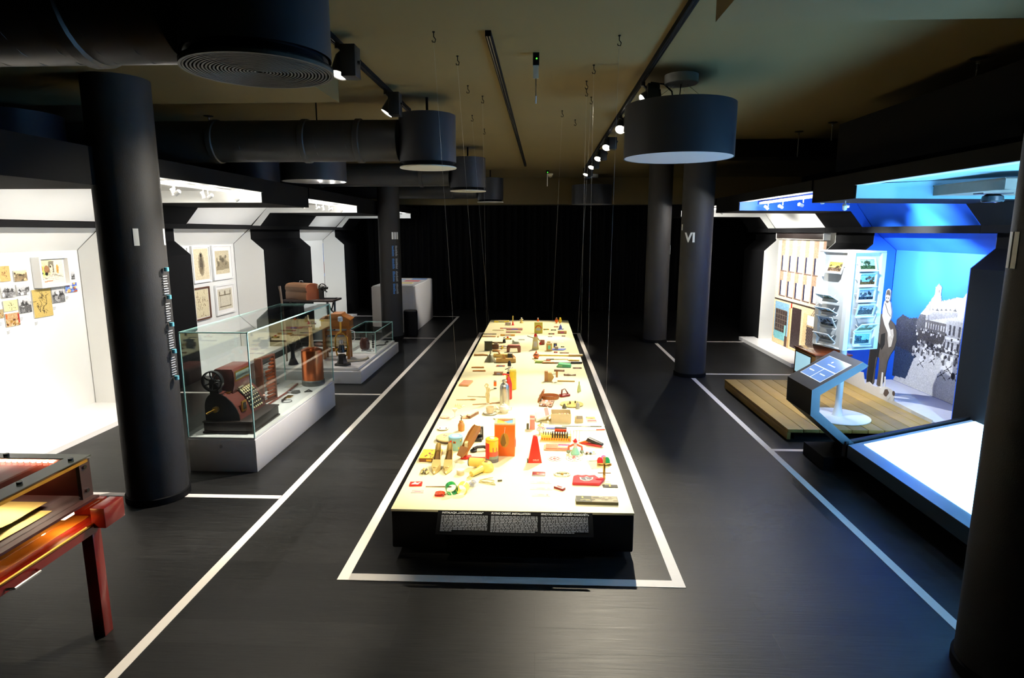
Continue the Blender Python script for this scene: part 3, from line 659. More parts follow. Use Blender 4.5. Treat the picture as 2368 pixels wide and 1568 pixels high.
sp.cyl((0, -.015, 0), .024, .03, axis='y'); sp.build('spokes', CAST, w_); MB().box((.06, .03, .3), (.14, .09, .44)).build('wheel_mount', CAST, R, bevel=.004)
for r_ in range(9):
    tt = r_ / 8; px_ = .195 + tt * .108; pz_ = .325 - .02 * tt - .16 * tt ** 1.7
    for c_ in range(6):
        yy = .26 + c_ * .038
        MB().cyl((px_, yy, pz_), .0085, .012, axis='x', seg=10, M=None).build('key', CREAM, R)
MB().prism([(.18, .32), (.2, .327), (.26, .27), (.305, .17), (.305, .14), (.28, .14)], .235, .475, 'y').build('key_panel', CAST, R, smooth=False)
MB().box((.298, .08, .17), (.312, .16, .26)).build('counter_frame', BRASS, R, bevel=.002); MB().box((.309, .095, .185), (.314, .145, .245)).build('counter_window', CAST, R, smooth=False)
MB().bbox((.20, .26, .345), (.05, .09, .008), Matrix.Rotation(0, 4, 'Y')).build('maker_plate', mat('nickel plate', (.75, .72, .62), .35, .6), R, smooth=False); MB().bbox((.17, .12, .333), (.05, .06, .008)).build('maker_plate', BRASS, R, smooth=False)
MB().cyl((.115, -.012, .21), .025, .036, axis='y').build('side_lock', BRASS, R); MB().tube([(.115, -.012, .21), (.07, -.03, .19), (.055, -.03, .18)], .009).build('side_crank', BRASS, R)
MB().ball((.312, .50, .2), .013).build('side_button', mat('ivory button', (.85, .6, .5), .3), R)

# abacus
A = thing('abacus', 'brown wooden abacus standing in the glass case', 'abacus', (-2.74, 5.80, 0.30), math.radians(-8))
WB = mat('abacus wood', (0.36, 0.19, 0.12), .5, noise=.2); BD = mat('abacus beads', (0.55, 0.27, 0.15), .4, noise=.3, nscale=60)
for a, b in (((-.04, 0, 0), (.04, .022, .47)), ((-.018, .258, 0), (.018, .28, .47)), ((-.018, .022, .45), (.018, .258, .47)), ((-.018, .022, 0), (.018, .258, .022))): MB().box(a, b).build('frame_bar', WB, A, bevel=.002)
for k in range(11):
    z = .045 + k * .037; MB().cyl((0, .02, z), .0022, .24, axis='y', seg=6).build('rod', STEEL, A)
    n = [9, 8, 8, 9, 9, 8, 9, 9, 5, 4, 3][k]
    bm_ = MB()
    for j in range(n): bm_.lathe([(.006, -.0065), (.0155, -.003), (.0155, .003), (.006, .0065)], 10, Matrix.Translation((0, .25 - j * .0145, z)) @ Matrix.Rotation(math.pi / 2, 4, 'X'))
    bm_.build('bead_row', BD, A)
# copper still
COP = mat('copper', (0.80, 0.42, 0.24), .28, 1.0, noise=.2, nscale=14); ZN = mat('zinc base', (0.42, 0.43, 0.42), .5, .7, noise=.2)
S = thing('copper_flask', 'tall copper flask with a slender neck in the glass case', 'flask', (-2.52, 6.66, .30))
MB().lathe([(.122, 0), (.126, .01), (.124, .055), (.118, .062)], 40).build('base_band', ZN, S); MB().lathe([(.117, .06), (.117, .385), (.112, .40), (.06, .425), (.034, .432)], 40, caps=False).build('body', COP, S)
MB().lathe([(.034, .432), (.03, .445), (.027, .46), (.018, .62), (.021, .63), (.021, .65)], 24).build('neck', mat('tinned copper', (.78, .60, .40), .4, .45, noise=.2), S)
MB().tube([(0, 0, .65), (0, 0, .70), (.0, -.03, .74), (0, -.06, .80)], .008).build('pipe', STEEL, S); MB().cyl((0, -.03, .70), .02, .02, axis='y').build('valve', STEEL, S); MB().tube([(-.01, .0, .68), (.06, .02, .69)], .009).build('tap', STEEL, S)
def flat_thing(name, label, cat, x, y, z=.30, rz=0, group=None): return thing(name, label, cat, (x, y, z), rz, group)
c_ = flat_thing('walking_cane', 'thin red-brown rod lying in the glass case', 'rod', -2.66, 5.90, .312); MB().tube([(0, -.1, 0), (.0, .3, 0), (-.03, .72, 0)], [.009, .009, .012]).build('shaft', mat('red wood rod', (.50, .2, .13), .4), c_)
c_ = flat_thing('iron_key_ring', 'small bunch of dark keys with a ring in the glass case', 'keys', -2.53, 5.93, .303)
MB().tube([(.05 * math.cos(a), .05 * math.sin(a), .004) for a in np.linspace(0, 2 * math.pi, 24, endpoint=False)], .003, closed=True).build('ring', CAST, c_)
for k in range(4): MB().tube([(-.03 - .01 * k, .03 * k - .02, .006), (-.06, .02 + .03 * k, .01), (-.05, .07 + .015 * k, .008)], .005).build('key', CAST, c_)
c_ = flat_thing('brass_tag', 'small brass tag on the white floor of the glass case', 'tag', -2.58, 6.10, .303); MB().prism([(-.03, -.05), (.03, -.03), (.03, .05), (-.03, .06)], 0, .006, 'z').build('plate', BRASS, c_); MB().tube([(0, -.05, .004), (0, -.1, .004)], .006).build('stem', BRASS, c_)
c_ = flat_thing('padlock', 'old grey padlock lying in the glass case', 'padlock', -2.57, 6.28, .303); MB().prism([(-.04, -.04), (.02, -.05), (.045, 0), (.02, .05), (-.04, .04)], 0, .018, 'z').build('lock_body', ZN, c_, bevel=.003); MB().tube([(-.04, -.03, .01), (-.08, -.03, .01), (-.09, 0, .01), (-.08, .03, .01), (-.04, .03, .01)], .006).build('shackle', STEEL, c_)
c_ = flat_thing('iron_bracket', 'small triangular iron bracket lying in the glass case', 'bracket', -2.455, 6.33, .303); MB().tube([(-.03, -.03, .004), (.04, .0, .004), (-.02, .06, .004)], .006, closed=True).build('bracket', CAST, c_)
c_ = flat_thing('paper_sheet', 'pale paper sheet lying by the copper flask', 'paper', -2.70, 6.62, .301); MB().box((-.09, -.12, 0), (.09, .10, .002)).build('sheet', mat('aged paper', (.8, .78, .74), .8), c_, smooth=False)

# ------------------------------------------------------------------ low white plinth with machines
LP = thing('low_plinth', 'low white stepped plinth carrying old machines', 'plinth', (0, 0, 0))
MB().box((-3.78, 7.88, 0.0), (-2.335, 10.12, .165)).build('plinth_body', PW, LP, bevel=.004); MB().box((-3.75, 7.93, .165), (-2.39, 10.08, .20)).build('plinth_step', PW, LP, bevel=.003)
# treadle sewing machine
SM = thing('sewing_machine_table', 'treadle sewing machine with iron legs and brown wooden cover box', 'sewing machine', (-3.37, 9.12, .217))
MB().box((-.42, -.2, .755), (.36, .2, .785)).build('table_top', DW, SM, bevel=.004)
def iron_leg(x):
    m = MB(); m.tube([(x, -.18, 0), (x, -.05, .2), (x, -.14, .45), (x, -.16, .75)], .016); m.tube([(x, .18, 0), (x, .05, .2), (x, .14, .45), (x, .16, .75)], .016)
    m.tube([(x, -.14, .45), (x, 0, .55), (x, .14, .45)], .012); m.tube([(x, -.05, .2), (x, 0, .3), (x, .05, .2)], .012); m.tube([(x, -.1, .72), (x, 0, .6), (x, .1, .72)], .01); m.tube([(x, -.18, .01), (x, .18, .01)], .014)
    m.tube([(x, .04 * math.cos(a), .42 + .04 * math.sin(a)) for a in np.linspace(0, 6.28, 12, endpoint=False)], .008, closed=True)
    return m
for x_ in (-.3, .26): iron_leg(x_).build('leg', CAST, SM)
MB().tube([(.26, -.16, .7), (.35, -.17, .6), (.30, -.17, .52)], .012).build('bracket', CAST, SM); MB().box((-.2, -.12, .07), (.16, .12, .09)).build('treadle', CAST, SM); MB().tube([(-.3, 0, .12), (.26, 0, .12)], .012).build('stretcher', CAST, SM)
m = MB(Matrix.Translation((.2, -.02, .32)) @ Matrix.Rotation(math.pi / 2, 4, 'Y')); m.lathe([(.13, -.01), (.145, -.01), (.145, .01), (.13, .01), (.13, -.01)], 28, caps=False); m.build('drive_wheel', CAST, SM)
BXM = mat('sewing cover wood', (0.42, .29, .19), .45, noise=.2, nscale=8); BXE = mat('sewing cover end', (.58, .30, .17), .4, noise=.15, nscale=10)
Mb = Matrix.Translation((-.17, -.02, .785)) @ Matrix.Rotation(math.radians(-24), 4, 'Z')
pf = [(-.125, 0), (-.125, .10), (-.115, .12), (-.13, .15), (-.13, .19), (-.105, .225), (-.05, .24), (.05, .24), (.105, .225), (.13, .19), (.13, .15), (.115, .12), (.125, .10), (.125, 0)]
cvr = MB(Mb).prism(pf, -.21, .205, 'x').build('cover_box', BXM, SM, bevel=.004); MB(Mb).prism(pf, .205, .22, 'x').build('cover_end', BXE, cvr); MB(Mb).tube([(-.04, 0, .24), (-.03, 0, .272), (.03, 0, .272), (.04, 0, .24)], .005).build('cover_handle', STEEL, cvr)
mh = MB(); mh.box((.10, -.05, .785), (.34, .05, .80)); mh.tube([(.13, 0, .80), (.13, 0, .92), (.16, 0, .955), (.22, 0, .95)], .022); mh.box((.09, -.03, .80), (.15, .03, .95)); mh.build('machine_head', CAST, SM)
m = MB(Matrix.Translation((.16, -.055, .96)) @ Matrix.Rotation(math.pi / 2, 4, 'X')); m.lathe([(.05, -.008), (.062, -.008), (.062, .008), (.05, .008), (.05, -.008)], 24, caps=False)
hw = m.build('hand_wheel', CAST, SM); m = MB(Matrix.Translation((.16, -.055, .96)))
for k in range(9): m.tube([(0, 0, 0), (.055 * math.cos(k * .698), 0, .055 * math.sin(k * .698))], .005)
m.build('spokes', CAST, hw); MB().tube([(.16, -.06, .96), (.22, -.07, .90), (.235, -.09, .90)], .009).build('hand_crank', CAST, SM); MB().box((.07, -.02, .94), (.11, .02, 1.0)).build('thread_spool', mat('white thread', (.85, .85, .8), .7), SM, bevel=.003)
c_ = thing('wooden_stick', 'worn wooden stick standing left of the sewing cover box', 'stick', (-3.52, 8.35, .20)); MB().tube([(0, 0, 0), (.0, 0, .5), (-.03, 0, .98), (-.04, 0, 1.06)], [.013, .014, .016, .02]).build('shaft', mat('bleached wood', (.55, .47, .40), .7, noise=.2), c_)
# wooden mangle with rollers
OAK = mat('honey oak', (0.60, 0.36, 0.13), .4, noise=.25, nscale=10, coat=.2)
W = thing('wooden_mangle', 'honey-brown wooden hand mangle with two pale rollers', 'mangle', (-2.87, 8.60, .20), math.radians(6))
for x_ in (-.17, .17):
    MB().prism([(-.10, 0), (-.06, 0), (-.05, .12), (.05, .12), (.06, 0), (.10, 0), (.07, .45), (-.07, .45)], x_ - .02, x_ + .02, 'x').build('side_frame', OAK, W, bevel=.003)
MB().box((-.22, -.10, .44), (.22, .10, .475)).build('table_board', OAK, W, bevel=.004); MB().box((-.19, -.02, .10), (.19, .02, .15)).build('cross_bar', OAK, W, bevel=.003); MB().box((-.19, -.03, .34), (.19, .03, .40)).build('cross_bar', OAK, W, bevel=.003)
for z_ in (.20, .275): MB().cyl((-.17, 0, z_), .036, .34, axis='x').build('roller', mat('pale roller', (.80, .72, .55), .5), W)
bx_ = MB().box((-.19, -.13, .475), (.21, .13, .57)).build('drawer_case', OAK, W, bevel=.004); MB().prism([(-.21, .57), (-.19, .6), (-.14, .60), (-.12, .63), (-.06, .635), (-.04, .66), (.1, .66), (.12, .63), (.18, .6), (.23, .57)], -.14, .14, 'y').build('stepped_lid', OAK, bx_, bevel=.003)
MB().tube([(.2, -.05, .42), (.26, -.07, .40), (.27, -.07, .30), (.23, -.06, .24)], .007).build('crank', STEEL, W)
# brass press on iron base
B = thing('brass_press', 'small brass hand press on a black iron foot at the plinth front', 'press', (-2.66, 8.13, .20))
MB().prism([(-.09, -.06), (.08, -.08), (.12, .0), (.06, .07), (-.08, .06)], 0, .03, 'z').build('foot_plate', CAST, B, bevel=.004); MB().lathe([(.075, .03), (.055, .10), (.06, .14), (.05, .15)], 6).build('iron_foot', CAST, B)
for s_ in (-1, 1): MB().tube([(.065 * s_, 0, .13), (.085 * s_, 0, .25), (.08 * s_, 0, .38), (.04 * s_, 0, .44), (0, 0, .455)], .011).build('arch_leg', BRASS, B)
MB().cyl((0, 0, .455), .012, .15).build('screw', BRASS, B); MB().lathe([(.02, .60), (.034, .61), (.034, .66), (.02, .67)], 6).build('glass_cap', mat('clear plastic', (.72, .78, .82), .15), B); MB().cyl((0, 0, .18), .05, .10, r2=.035).build('gear_core', CAST, B); MB().cyl((0, 0, .30), .03, .05).build('ram', STEEL, B)
for k in range(5): MB().ball((.06 * math.cos(k * 1.25), .06 * math.sin(k * 1.25), .2 + .02 * (k % 2)), .018).build('knob', BRASS if k % 2 else CAST, B)
B2 = thing('iron_anvil', 'black iron weight block standing beside the press foot', 'iron block', (-3.05, 8.2, .20)); MB().prism([(-.07, 0), (.07, 0), (.06, .08), (.08, .13), (-.06, .13), (-.08, .09)], -.05, .05, 'y').build('block', CAST, B2, bevel=.006); MB().tube([(-.04, 0, .13), (-.02, 0, .17), (.03, 0, .16)], .008).build('handle', CAST, B2)
B3 = thing('iron_coffee_mill', 'dark iron grinder with a spindle at the left end of the low plinth', 'grinder', (-3.35, 8.15, .20)); MB().lathe([(.07, 0), (.05, .05), (.03, .10), (.025, .2), (.05, .26), (.06, .30)], 16).build('grinder_body', CAST, B3); MB().tube([(0, 0, .3), (0, 0, .36), (.08, 0, .37), (.09, 0, .40)], .007).build('crank', CAST, B3)
B4 = thing('wooden_axe_handle', 'weathered wooden tool handle lying on the low plinth', 'tool', (-2.50, 8.36, .215), math.radians(20)); MB().tube([(-.18, -.02, 0), (0, .0, .0), (.10, .02, .012), (.14, .03, .03)], [.012, .014, .018, .022]).build('handle', mat('weathered wood', (.62, .56, .45), .7, noise=.2), B4)
SG = thing('small_glass_case', 'small low glass case on the end of the low plinth', 'display case', (0, 0, 0)); a0, a1, c0, c1, d0, d1 = -2.86, -2.41, 8.95, 10.05, .201, .52; t = .006
for nm, a, b in (('glass_pane', (a0, c0, d0), (a1, c0 + t, d1)), ('glass_pane', (a0, c1 - t, d0), (a1, c1, d1)), ('glass_pane', (a0, c0 + t, d0), (a0 + t, c1 - t, d1)), ('glass_pane', (a1 - t, c0 + t, d0), (a1, c1 - t, d1)), ('glass_lid', (a0, c0, d1), (a1, c1, d1 + t))): MB().box(a, b).build(nm, GLASS, SG, smooth=False)
for xx, yy in ((a0, c0), (a1, c0), (a1, c1), (a0, c1)): MB().box((xx - .003, yy - .003, d0), (xx + .003, yy + .003, d1)).build('glass_edge', GLASSEDGE, SG, smooth=False)
for a, b in (((a0, c0), (a1, c0)), ((a1, c0), (a1, c1)), ((a0, c1), (a1, c1)), ((a0, c0), (a0, c1))): MB().box((a[0] - .003, a[1] - .003, d1), (b[0] + .003, b[1] + .003, d1 + .007)).build('glass_edge', GLASSEDGE, SG, smooth=False)
I1 = thing('leather_pouch', 'dark red leather pouch standing inside the small glass case', 'pouch', (-2.66, 9.25, .20)); MB().lathe([(.05, 0), (.075, .03), (.08, .1), (.06, .17), (.03, .19)], 16, Matrix.Diagonal((1, .6, 1, 1))).build('body', mat('oxblood leather', (.25, .10, .09), .4), I1); MB().tube([(-.05, 0, .16), (-.06, 0, .24), (.0, 0, .26)], .006).build('strap', CAST, I1)
I2 = thing('metal_rack', 'little black spindle rack inside the small glass case', 'rack', (-2.55, 9.32, .20))
for k in range(6): MB().ball((0, 0, .03 + k * .035), .018).build('bead', CAST, I2)
MB().cyl((0, 0, 0), .006, .22).build('post', STEEL, I2)
for k, (xx, yy, nm, lb) in enumerate(((-2.6, 9.12, 'spanner', 'flat dark tool lying at the front of the small glass case'), (-2.5, 9.6, 'brooch', 'scattered dark ornament in the middle of the small glass case'), (-2.47, 9.85, 'chain', 'dark chain at the far end of the small glass case'))):
    o = thing(nm, lb, nm, (xx, yy, .203), k * .8); MB().tube([(-.08, 0, .004), (-.02, .02, .006), (.03, -.015, .004), (.09, .01, .004)], .008).build('bar', CAST, o); MB().lathe([(.02, 0), (.028, .004), (.02, .01)], 12, T(.09, .01, 0)).build('eye', STEEL, o)

# ------------------------------------------------------------------ white podium, black stool
PD = thing('white_podium', 'tall white podium with coloured bars on its lit top by the curtain', 'podium', (0, 0, 0)); MB().box((-3.3, 12.1, 0), (-2.45, 14.28, .92)).build('podium_body', PW, PD, bevel=.004); MB().box((-3.28, 12.12, .92), (-2.47, 14.26, .935)).build('podium_top', WHITEG, PD, smooth=False)
for k, (cl, yy, xa, xb_) in enumerate((((.35, .55, .85), 13.85, -2.85, -2.52), ((.9, .4, .4), 13.3, -2.9, -2.58), ((.95, .85, .5), 12.75, -3.2, -2.62), ((.7, .78, .9), 13.7, -3.25, -2.98))): MB().box((xa, yy, .935), (xb_, yy + .22, .94)).build('colour_bar', mat('bar%d' % k, cl, .5, noise=0), PD, smooth=False)
ST = thing('black_stool', 'low black cylindrical stool beside the numbered far left column', 'stool', (-2.46, 11.78, 0)); MB().lathe([(.125, 0), (.135, .01), (.135, .47), (.13, .48)], 32).build('stool_body', BLACK, ST); MB().lathe([(.128, .48), (.13, .49), (.12, .5), (.001, .502)], 32, caps=False).build('seat_pad', mat('grey felt', (.30, .28, .27), .8), ST)
# ------------------------------------------------------------------ red vitrine table at the near left
RED = mat('red lacquer', (0.50, 0.11, 0.08), .3, noise=.08, coat=.4); REDD = mat('inner red board', (0.55, 0.20, 0.12), .5, noise=.08)
V = thing('red_vitrine_table', 'red lacquered vitrine table with glass top and gold foil, near left', 'display case', (0, 0, 0))
VX0, VX1, VY0, VY1 = -3.5, -2.14, 1.35, 2.80
for x_, y_ in ((-2.18, 2.72), (-3.44, 2.72), (-2.18, 1.42), (-3.44, 1.42)): MB().box((x_ - .03, y_ - .03, 0), (x_ + .03, y_ + .03, .60)).build('leg', RED, V, bevel=.003)
MB().box((VX0, VY0, .585), (-2.12, VY1, .615)).build('bottom_board', RED, V, smooth=False)
MB().box((VX0, VY1 - .03, .615), (-2.14, VY1, .70)).build('end_rail', RED, V, smooth=False)
MB().box((-2.125, 2.66, .60), (-2.055, 2.80, .70)).build('corner_block', RED, V, bevel=.003)
MB().box((-2.145, VY0, .575), (-2.115, 2.68, .612)).build('front_rail', RED, V, smooth=False); MB().tube([(-2.118, VY0, .622), (-2.118, 2.70, .622)], .007).build('brass_rod', BRASS, V)
MB().box((-2.145, VY0, .63), (-2.138, 2.76, .70)).build('drawer_glass', glass_mat('amber glass', (.98, .86, .7), 1.45), V, smooth=False)
MB().box((VX0, VY0, .700), (-2.17, VY1 - .01, .712)).build('shelf_board', mat('dark red board', (.26, .10, .08), .45), V, smooth=False)
MB().box((VX0 + .02, VY0, .6155), (-2.2, VY1 - .05, .6175)).build('drawer_floor', mat('amber satin', (.78, .5, .2), .35, noise=.2, nscale=5), V, smooth=False)
# upper glass box
g = .008
MB().box((VX0, VY1 - .012, .712), (-2.21, VY1 - .004, .905)).build('glass_pane', glass_mat('red tinted glass', (.95, .75, .7), 1.45), V, smooth=False)
MB().box((VX0, VY1 - .03, .712), (-2.24, VY1 - .014, .90)).build('inner_back', REDD, V, smooth=False)
MB().box((-2.215, VY0, .712), (-2.207, VY1 - .012, .90)).build('glass_pane', glass_mat('vitrine glass', (.98, .98, .96), 1.45), V, smooth=False)
MB().box((VX0, VY0, .905), (-2.195, VY1, .913)).build('glass_lid', glass_mat('vitrine glass', (.98, .98, .96), 1.45), V, smooth=False)
STR = mat('dark glass strip', (.23, .25, .22), .2, noise=.05)
MB().box((-2.285, VY0, .9135), (-2.195, VY1, .917)).build('lid_border', STR, V, smooth=False); MB().box((VX0, VY1 - .06, .9135), (-2.285, VY1, .917)).build('lid_border', STR, V, smooth=False)
MB().box((-2.222, VY0, .888), (-2.2, VY1 - .02, .904)).build('brass_edge', BRASS, V, smooth=False); MB().box((-2.222, VY1 - .075, .712), (-2.203, VY1 - .005, .90)).build('corner_post', mat('plum board', (.25, .14, .12), .4), V, smooth=False)
for x_, y_ in ((-2.235, 2.72), (-2.25, 2.44), (-2.6, 2.77)): MB().cyl((x_, y_, .917), .012, .01, seg=14).build('lid_screw', CAST, V)
for z_ in (.75, .87): MB().cyl((-2.203, 2.755, z_), .010, .008, axis='x', seg=14).build('side_screw', CHROME, V)
led = MB()
for k in range(34): led.box((-3.4 + k * .031, VY1 - .043, .888), (-3.383 + k * .031, VY1 - .034, .897))
led.build('led_strip', mat('lit led strip', (1, 1, 1), .4, emit=(1, .95, .85), estr=70, noise=0), V, smooth=False)
for y_ in (2.56, 2.06): MB().box((-2.23, y_, .69), (-2.17, y_ + .06, .699)).build('drawer_led', mat('lit drawer led', (1, 1, 1), .4, emit=(1, .88, .65), estr=30, noise=0), V, smooth=False)
MB().tube([(-2.112, 2.16, .592), (-2.085, 2.17, .590), (-2.085, 2.30, .590), (-2.112, 2.31, .592)], .006).build('drawer_handle', CHROME, V)
# gold foil sheets
def foil(name, label, x0, y0, x1, y1, z, amp, seed):
    r = np.random.default_rng(seed); n, m_ = 36, 30; P = []; F = []
    ph = r.uniform(0, 6, 8)
    for j in range(m_ + 1):
        for i in range(n + 1):
            u, v = i / n, j / m_; h = sum(math.sin(v * f_ + u * g_ + ph[k]) for k, (f_, g_) in enumerate(((14, 2), (23, -4), (31, 5), (9, 6), (40, 3)))) / 5
            P.append((x0 + (x1 - x0) * u + .006 * math.sin(v * 9), y0 + (y1 - y0) * v, z + amp * (h + 1)))
    for j in range(m_):
        for i in range(n): F.append((j * (n + 1) + i, j * (n + 1) + i + 1, (j + 1) * (n + 1) + i + 1, (j + 1) * (n + 1) + i))
    o = MB().add(P, F).build(name, mat('gold foil', (.86, .76, .42), .32, .85, noise=.12, nscale=8), None, angle=180); return tag(o, label, 'gold foil')
foil('gold_foil_sheet', 'crumpled gold foil sheet inside the red vitrine', -3.3, 1.45, -2.33, 2.66, .722, .008, 3)
foil('gold_foil_sheet', 'lower gold foil sheet peeking out in the red vitrine', -3.3, 1.45, -2.26, 2.60, .7135, .0015, 5)

# ------------------------------------------------------------------ right: timber deck
DK = thing('timber_deck', 'low deck of yellow-brown planks in front of the blue niche', 'deck', (0, 0, 0))
DKM = [mat('deck plank %d' % k, c_, .5, noise=.22, nscale=7, bump=.2, bscale=40) for k, c_ in enumerate(((.54, .43, .19), (.49, .39, .17), (.58, .46, .22)))]
yy = 5.80; k = 0
xs_ = [2.43 + i * .1525 for i in range(11)]
for i in range(10):
    MB().box((xs_[i] + .002, 5.80, .085), (xs_[i + 1] - .002, 7.84, .12)).build('plank', DKM[i % 3], DK, bevel=.004)
MB().box((2.432, 5.812, .012), (2.468, 7.83, .085)).build('fascia_board', DKM[0], DK, bevel=.004)
MB().box((2.52, 5.86, .0), (3.95, 7.8, .083)).build('deck_frame', DEEP, DK, smooth=False)

# beach mural on the blue back wall
U0, U1, ZM = 8.10, 6.0, 1.42      # y of left / right ends, top
def mural():
    W_, H_ = 190, 124; c = Canvas(W_, H_, (.5, .5, .5)); al = np.zeros((H_, W_), bool)
    c.X = np.where(c.X < .67, c.X / .67 * .985, .985 + (c.X - .67) / .33 * .0149)   # picture fills the near two thirds; its right border runs on
    def both(m, col, k=1.0):
        c.paint(m, col, k); al[m] = True
    sand = c.mask_poly([(.16, 0), (1, 0), (1, .46), (.5, .46), (.36, .45), (.3, .3)]); both(sand, (.86, .86, .86))
    # ground shadow / promenade mass
    both(c.mask_poly([(.1, .45), (.12, .60), (.2, .66), (.3, .64), (.40, .66), (.46, .44), (.6, .40), (1, .42), (1, .62), (.45, .62)]), (.25, .25, .26))
    both(c.mask_poly([(.2, .05), (.36, .1), (.42, .44), (.2, .5)]), (.16, .22, .34), .8)
    both(c.mask_poly([(.12, .3), (.10, .5), (.14, .60), (.2, .66), (.3, .64), (.46, .66), (.46, .3), (.3, .2)]), (.22, .23, .26))
    both(c.mask_poly([(.14, .04), (.34, .06), (.44, .32), (.14, .34)]), (.20, .26, .36))
    # main house with tower
    both(c.mask_poly([(.40, .62), (.44, .70), (.50, .76), (.605, .90), (.605, .955), (.595, .96), (.64, 1.0), (.685, .96), (.675, .955), (.675, .90), (.69, .85), (.86, .90), (.93, .90), (1, .99), (1, .42), (.62, .46), (.42, .5)]), (.80, .80, .81))
    c.poly([(.595, .96), (.64, 1.0), (.685, .96)], (.45, .45, .47)); c.rect(.625, .92, .635, .945, (.3, .3, .3)); c.rect(.645, .92, .655, .945, (.3, .3, .3))
    c.poly([(.50, .68), (.56, .66), (.9, .74), (.9, .78), (.6, .74)], (.62, .62, .64)); c.poly([(.40, .62), (.44, .70), (.52, .70), (.52, .55), (.42, .52)], (.35, .35, .36))
    for x in np.linspace(.58, .84, 6): c.poly([(x, .755 + (x - .58) * .12), (x + .02, .775 + (x - .58) * .12), (x + .04, .755 + (x - .58) * .12)], (.35, .35, .36))
    c.poly([(.70, .84), (.86, .895), (.86, .90), (.70, .85)], (.45, .45, .46)); c.rect(.52, .56, .80, .66, (.42, .41, .41)); c.rect(.78, .50, 1, .70, (.72, .72, .73))
    for x in np.linspace(.53, .78, 9): c.rect(x, .585, x + .014, .64, (.85, .85, .85))
    for x in (.82, .87, .93, .97): c.rect(x, .57, x + .02, .66, (.30, .30, .32)); c.rect(x, .44, x + .02, .52, (.25, .25, .27))
    c.rect(.44, .44, .80, .56, (.30, .29, .29)); c.rect(.78, .535, 1, .555, (.92, .92, .92)); c.line(.76, .46, .82, .62, .006, (.8, .8, .8)); c.line(.55, .60, .57, .95, .003, (.4, .4, .4))
    # balcony crowd and beach people
    c.blobs(40, .46, .53, .98, .57, .009, [(.9, .9, .9), (.2, .2, .2), (.6, .6, .6)])
    c.blobs(120, .44, .36, 1, .46, .012, [(.95, .95, .95), (.15, .15, .16), (.6, .6, .6), (.4, .4, .4)])
    c.blobs(60, .40, .30, 1, .38, .015, [(.97, .97, .97), (.3, .3, .3), (.75, .75, .75)])
    for x, y, s in ((.52, .28, 1.1), (.80, .25, 1.3), (.93, .27, 1.4), (.66, .33, .9), (.86, .31, 1.1)):   # deck chairs / figures
        c.ell(x, y + .055 * s, .012 * s, .02 * s, (.35, .35, .35)); c.poly([(x - .03 * s, y - .03 * s), (x + .035 * s, y - .02 * s), (x + .02 * s, y + .04 * s), (x - .012 * s, y + .04 * s)], (.96, .96, .96)); c.line(x - .035 * s, y - .05 * s, x + .04 * s, y + .01 * s, .004, (.25, .25, .25)); c.line(x + .04 * s, y - .055 * s, x - .02 * s, y - .01 * s, .004, (.25, .25, .25))
    c.ell(.93, .235, .022, .035, (.12, .12, .13)); c.line(.925, .20, .92, .12, .008, (.85, .85, .85)); c.line(.94, .20, .95, .12, .008, (.85, .85, .85)); c.ell(.93, .36, .013, .022, (.5, .5, .5))
    c.a *= .82; c.noise(.03); return c, al
cv, al = mural()
o = thing('beach_mural', 'black-and-white beach photo mural with hotel and bathers on the blue wall', 'mural', (4.574, U0, .128), -math.pi / 2); print_mesh('print', cv, U0 - U1, ZM - .128, o, None, alpha=al)

# elephant cut-out standee with sand strip (facing the aisle, x = 3.95)
def silhouette(pts, sm=0): return pts
SX = 3.955; SD = thing('elephant_standee', 'flat photo cut-out of a rider on an elephant standing on the deck', 'standee', (SX, 7.42, .121), -math.pi / 2)
# local: x to the right (towards the viewer), z up ; board 12 mm thick
ele = [(.10, .10), (.09, .20), (.105, .5), (.09, .62), (.11, .74), (.10, .83), (.13, .92), (.16, .955), (.20, .935), (.235, .955), (.27, .93), (.34, .93), (.40, .905), (.46, .87), (.50, .80), (.515, .70), (.49, .60), (.44, .52), (.41, .44), (.40, .34), (.39, .22), (.35, .13), (.30, .12), (.275, .13), (.285, .3), (.28, .44), (.24, .46), (.22, .3), (.225, .14), (.20, .10)]
WID = 1.24
def wd(p): return [(.10 + (a - .10) * WID, b) for a, b in p]
def cutout(name, poly, m, dy, t=.010): return MB().prism(poly, -dy - t, -dy, 'y').build(name, m, SD, smooth=False)
EG = mat('elephant grey', (.27, .245, .23), .6, noise=.35, nscale=14); ED = mat('elephant shade', (.05, .05, .06), .6, noise=.3, nscale=12); SKN = mat('photo light grey', (.72, .72, .72), .6, noise=.1, nscale=20); SDM = mat('photo sand', (.70, .68, .66), .6, noise=.06, nscale=20)
cutout('elephant', wd(ele), EG, 0)
MB().prism(wd([(.105, .12), (.115, .50), (.10, .60), (.20, .64), (.27, .60), (.26, .46), (.22, .44), (.20, .12)]), -.0125, -.0105, 'y').build('elephant_shade', ED, SD, smooth=False)
MB().prism(wd([(.12, .93), (.16, .99), (.22, .96), (.21, .90), (.15, .88)]), -.0125, -.0105, 'y').build('elephant_cap', ED, SD, smooth=False)
MB().prism(wd([(.27, .72), (.33, .75), (.34, .62), (.30, .55), (.27, .58)]), -.0125, -.0105, 'y').build('elephant_ear', ED, SD, smooth=False)
rider = [(.26, .93), (.255, 1.02), (.27, 1.10), (.285, 1.115), (.275, 1.16), (.285, 1.225), (.315, 1.25), (.35, 1.225), (.355, 1.16), (.345, 1.115), (.37, 1.09), (.40, 1.0), (.40, .93), (.37, .86), (.40, .80), (.43, .74), (.40, .72), (.36, .78), (.31, .84)]
MB().prism(wd(rider), -.0135, -.0005, 'y').build('rider', SKN, SD, smooth=False)
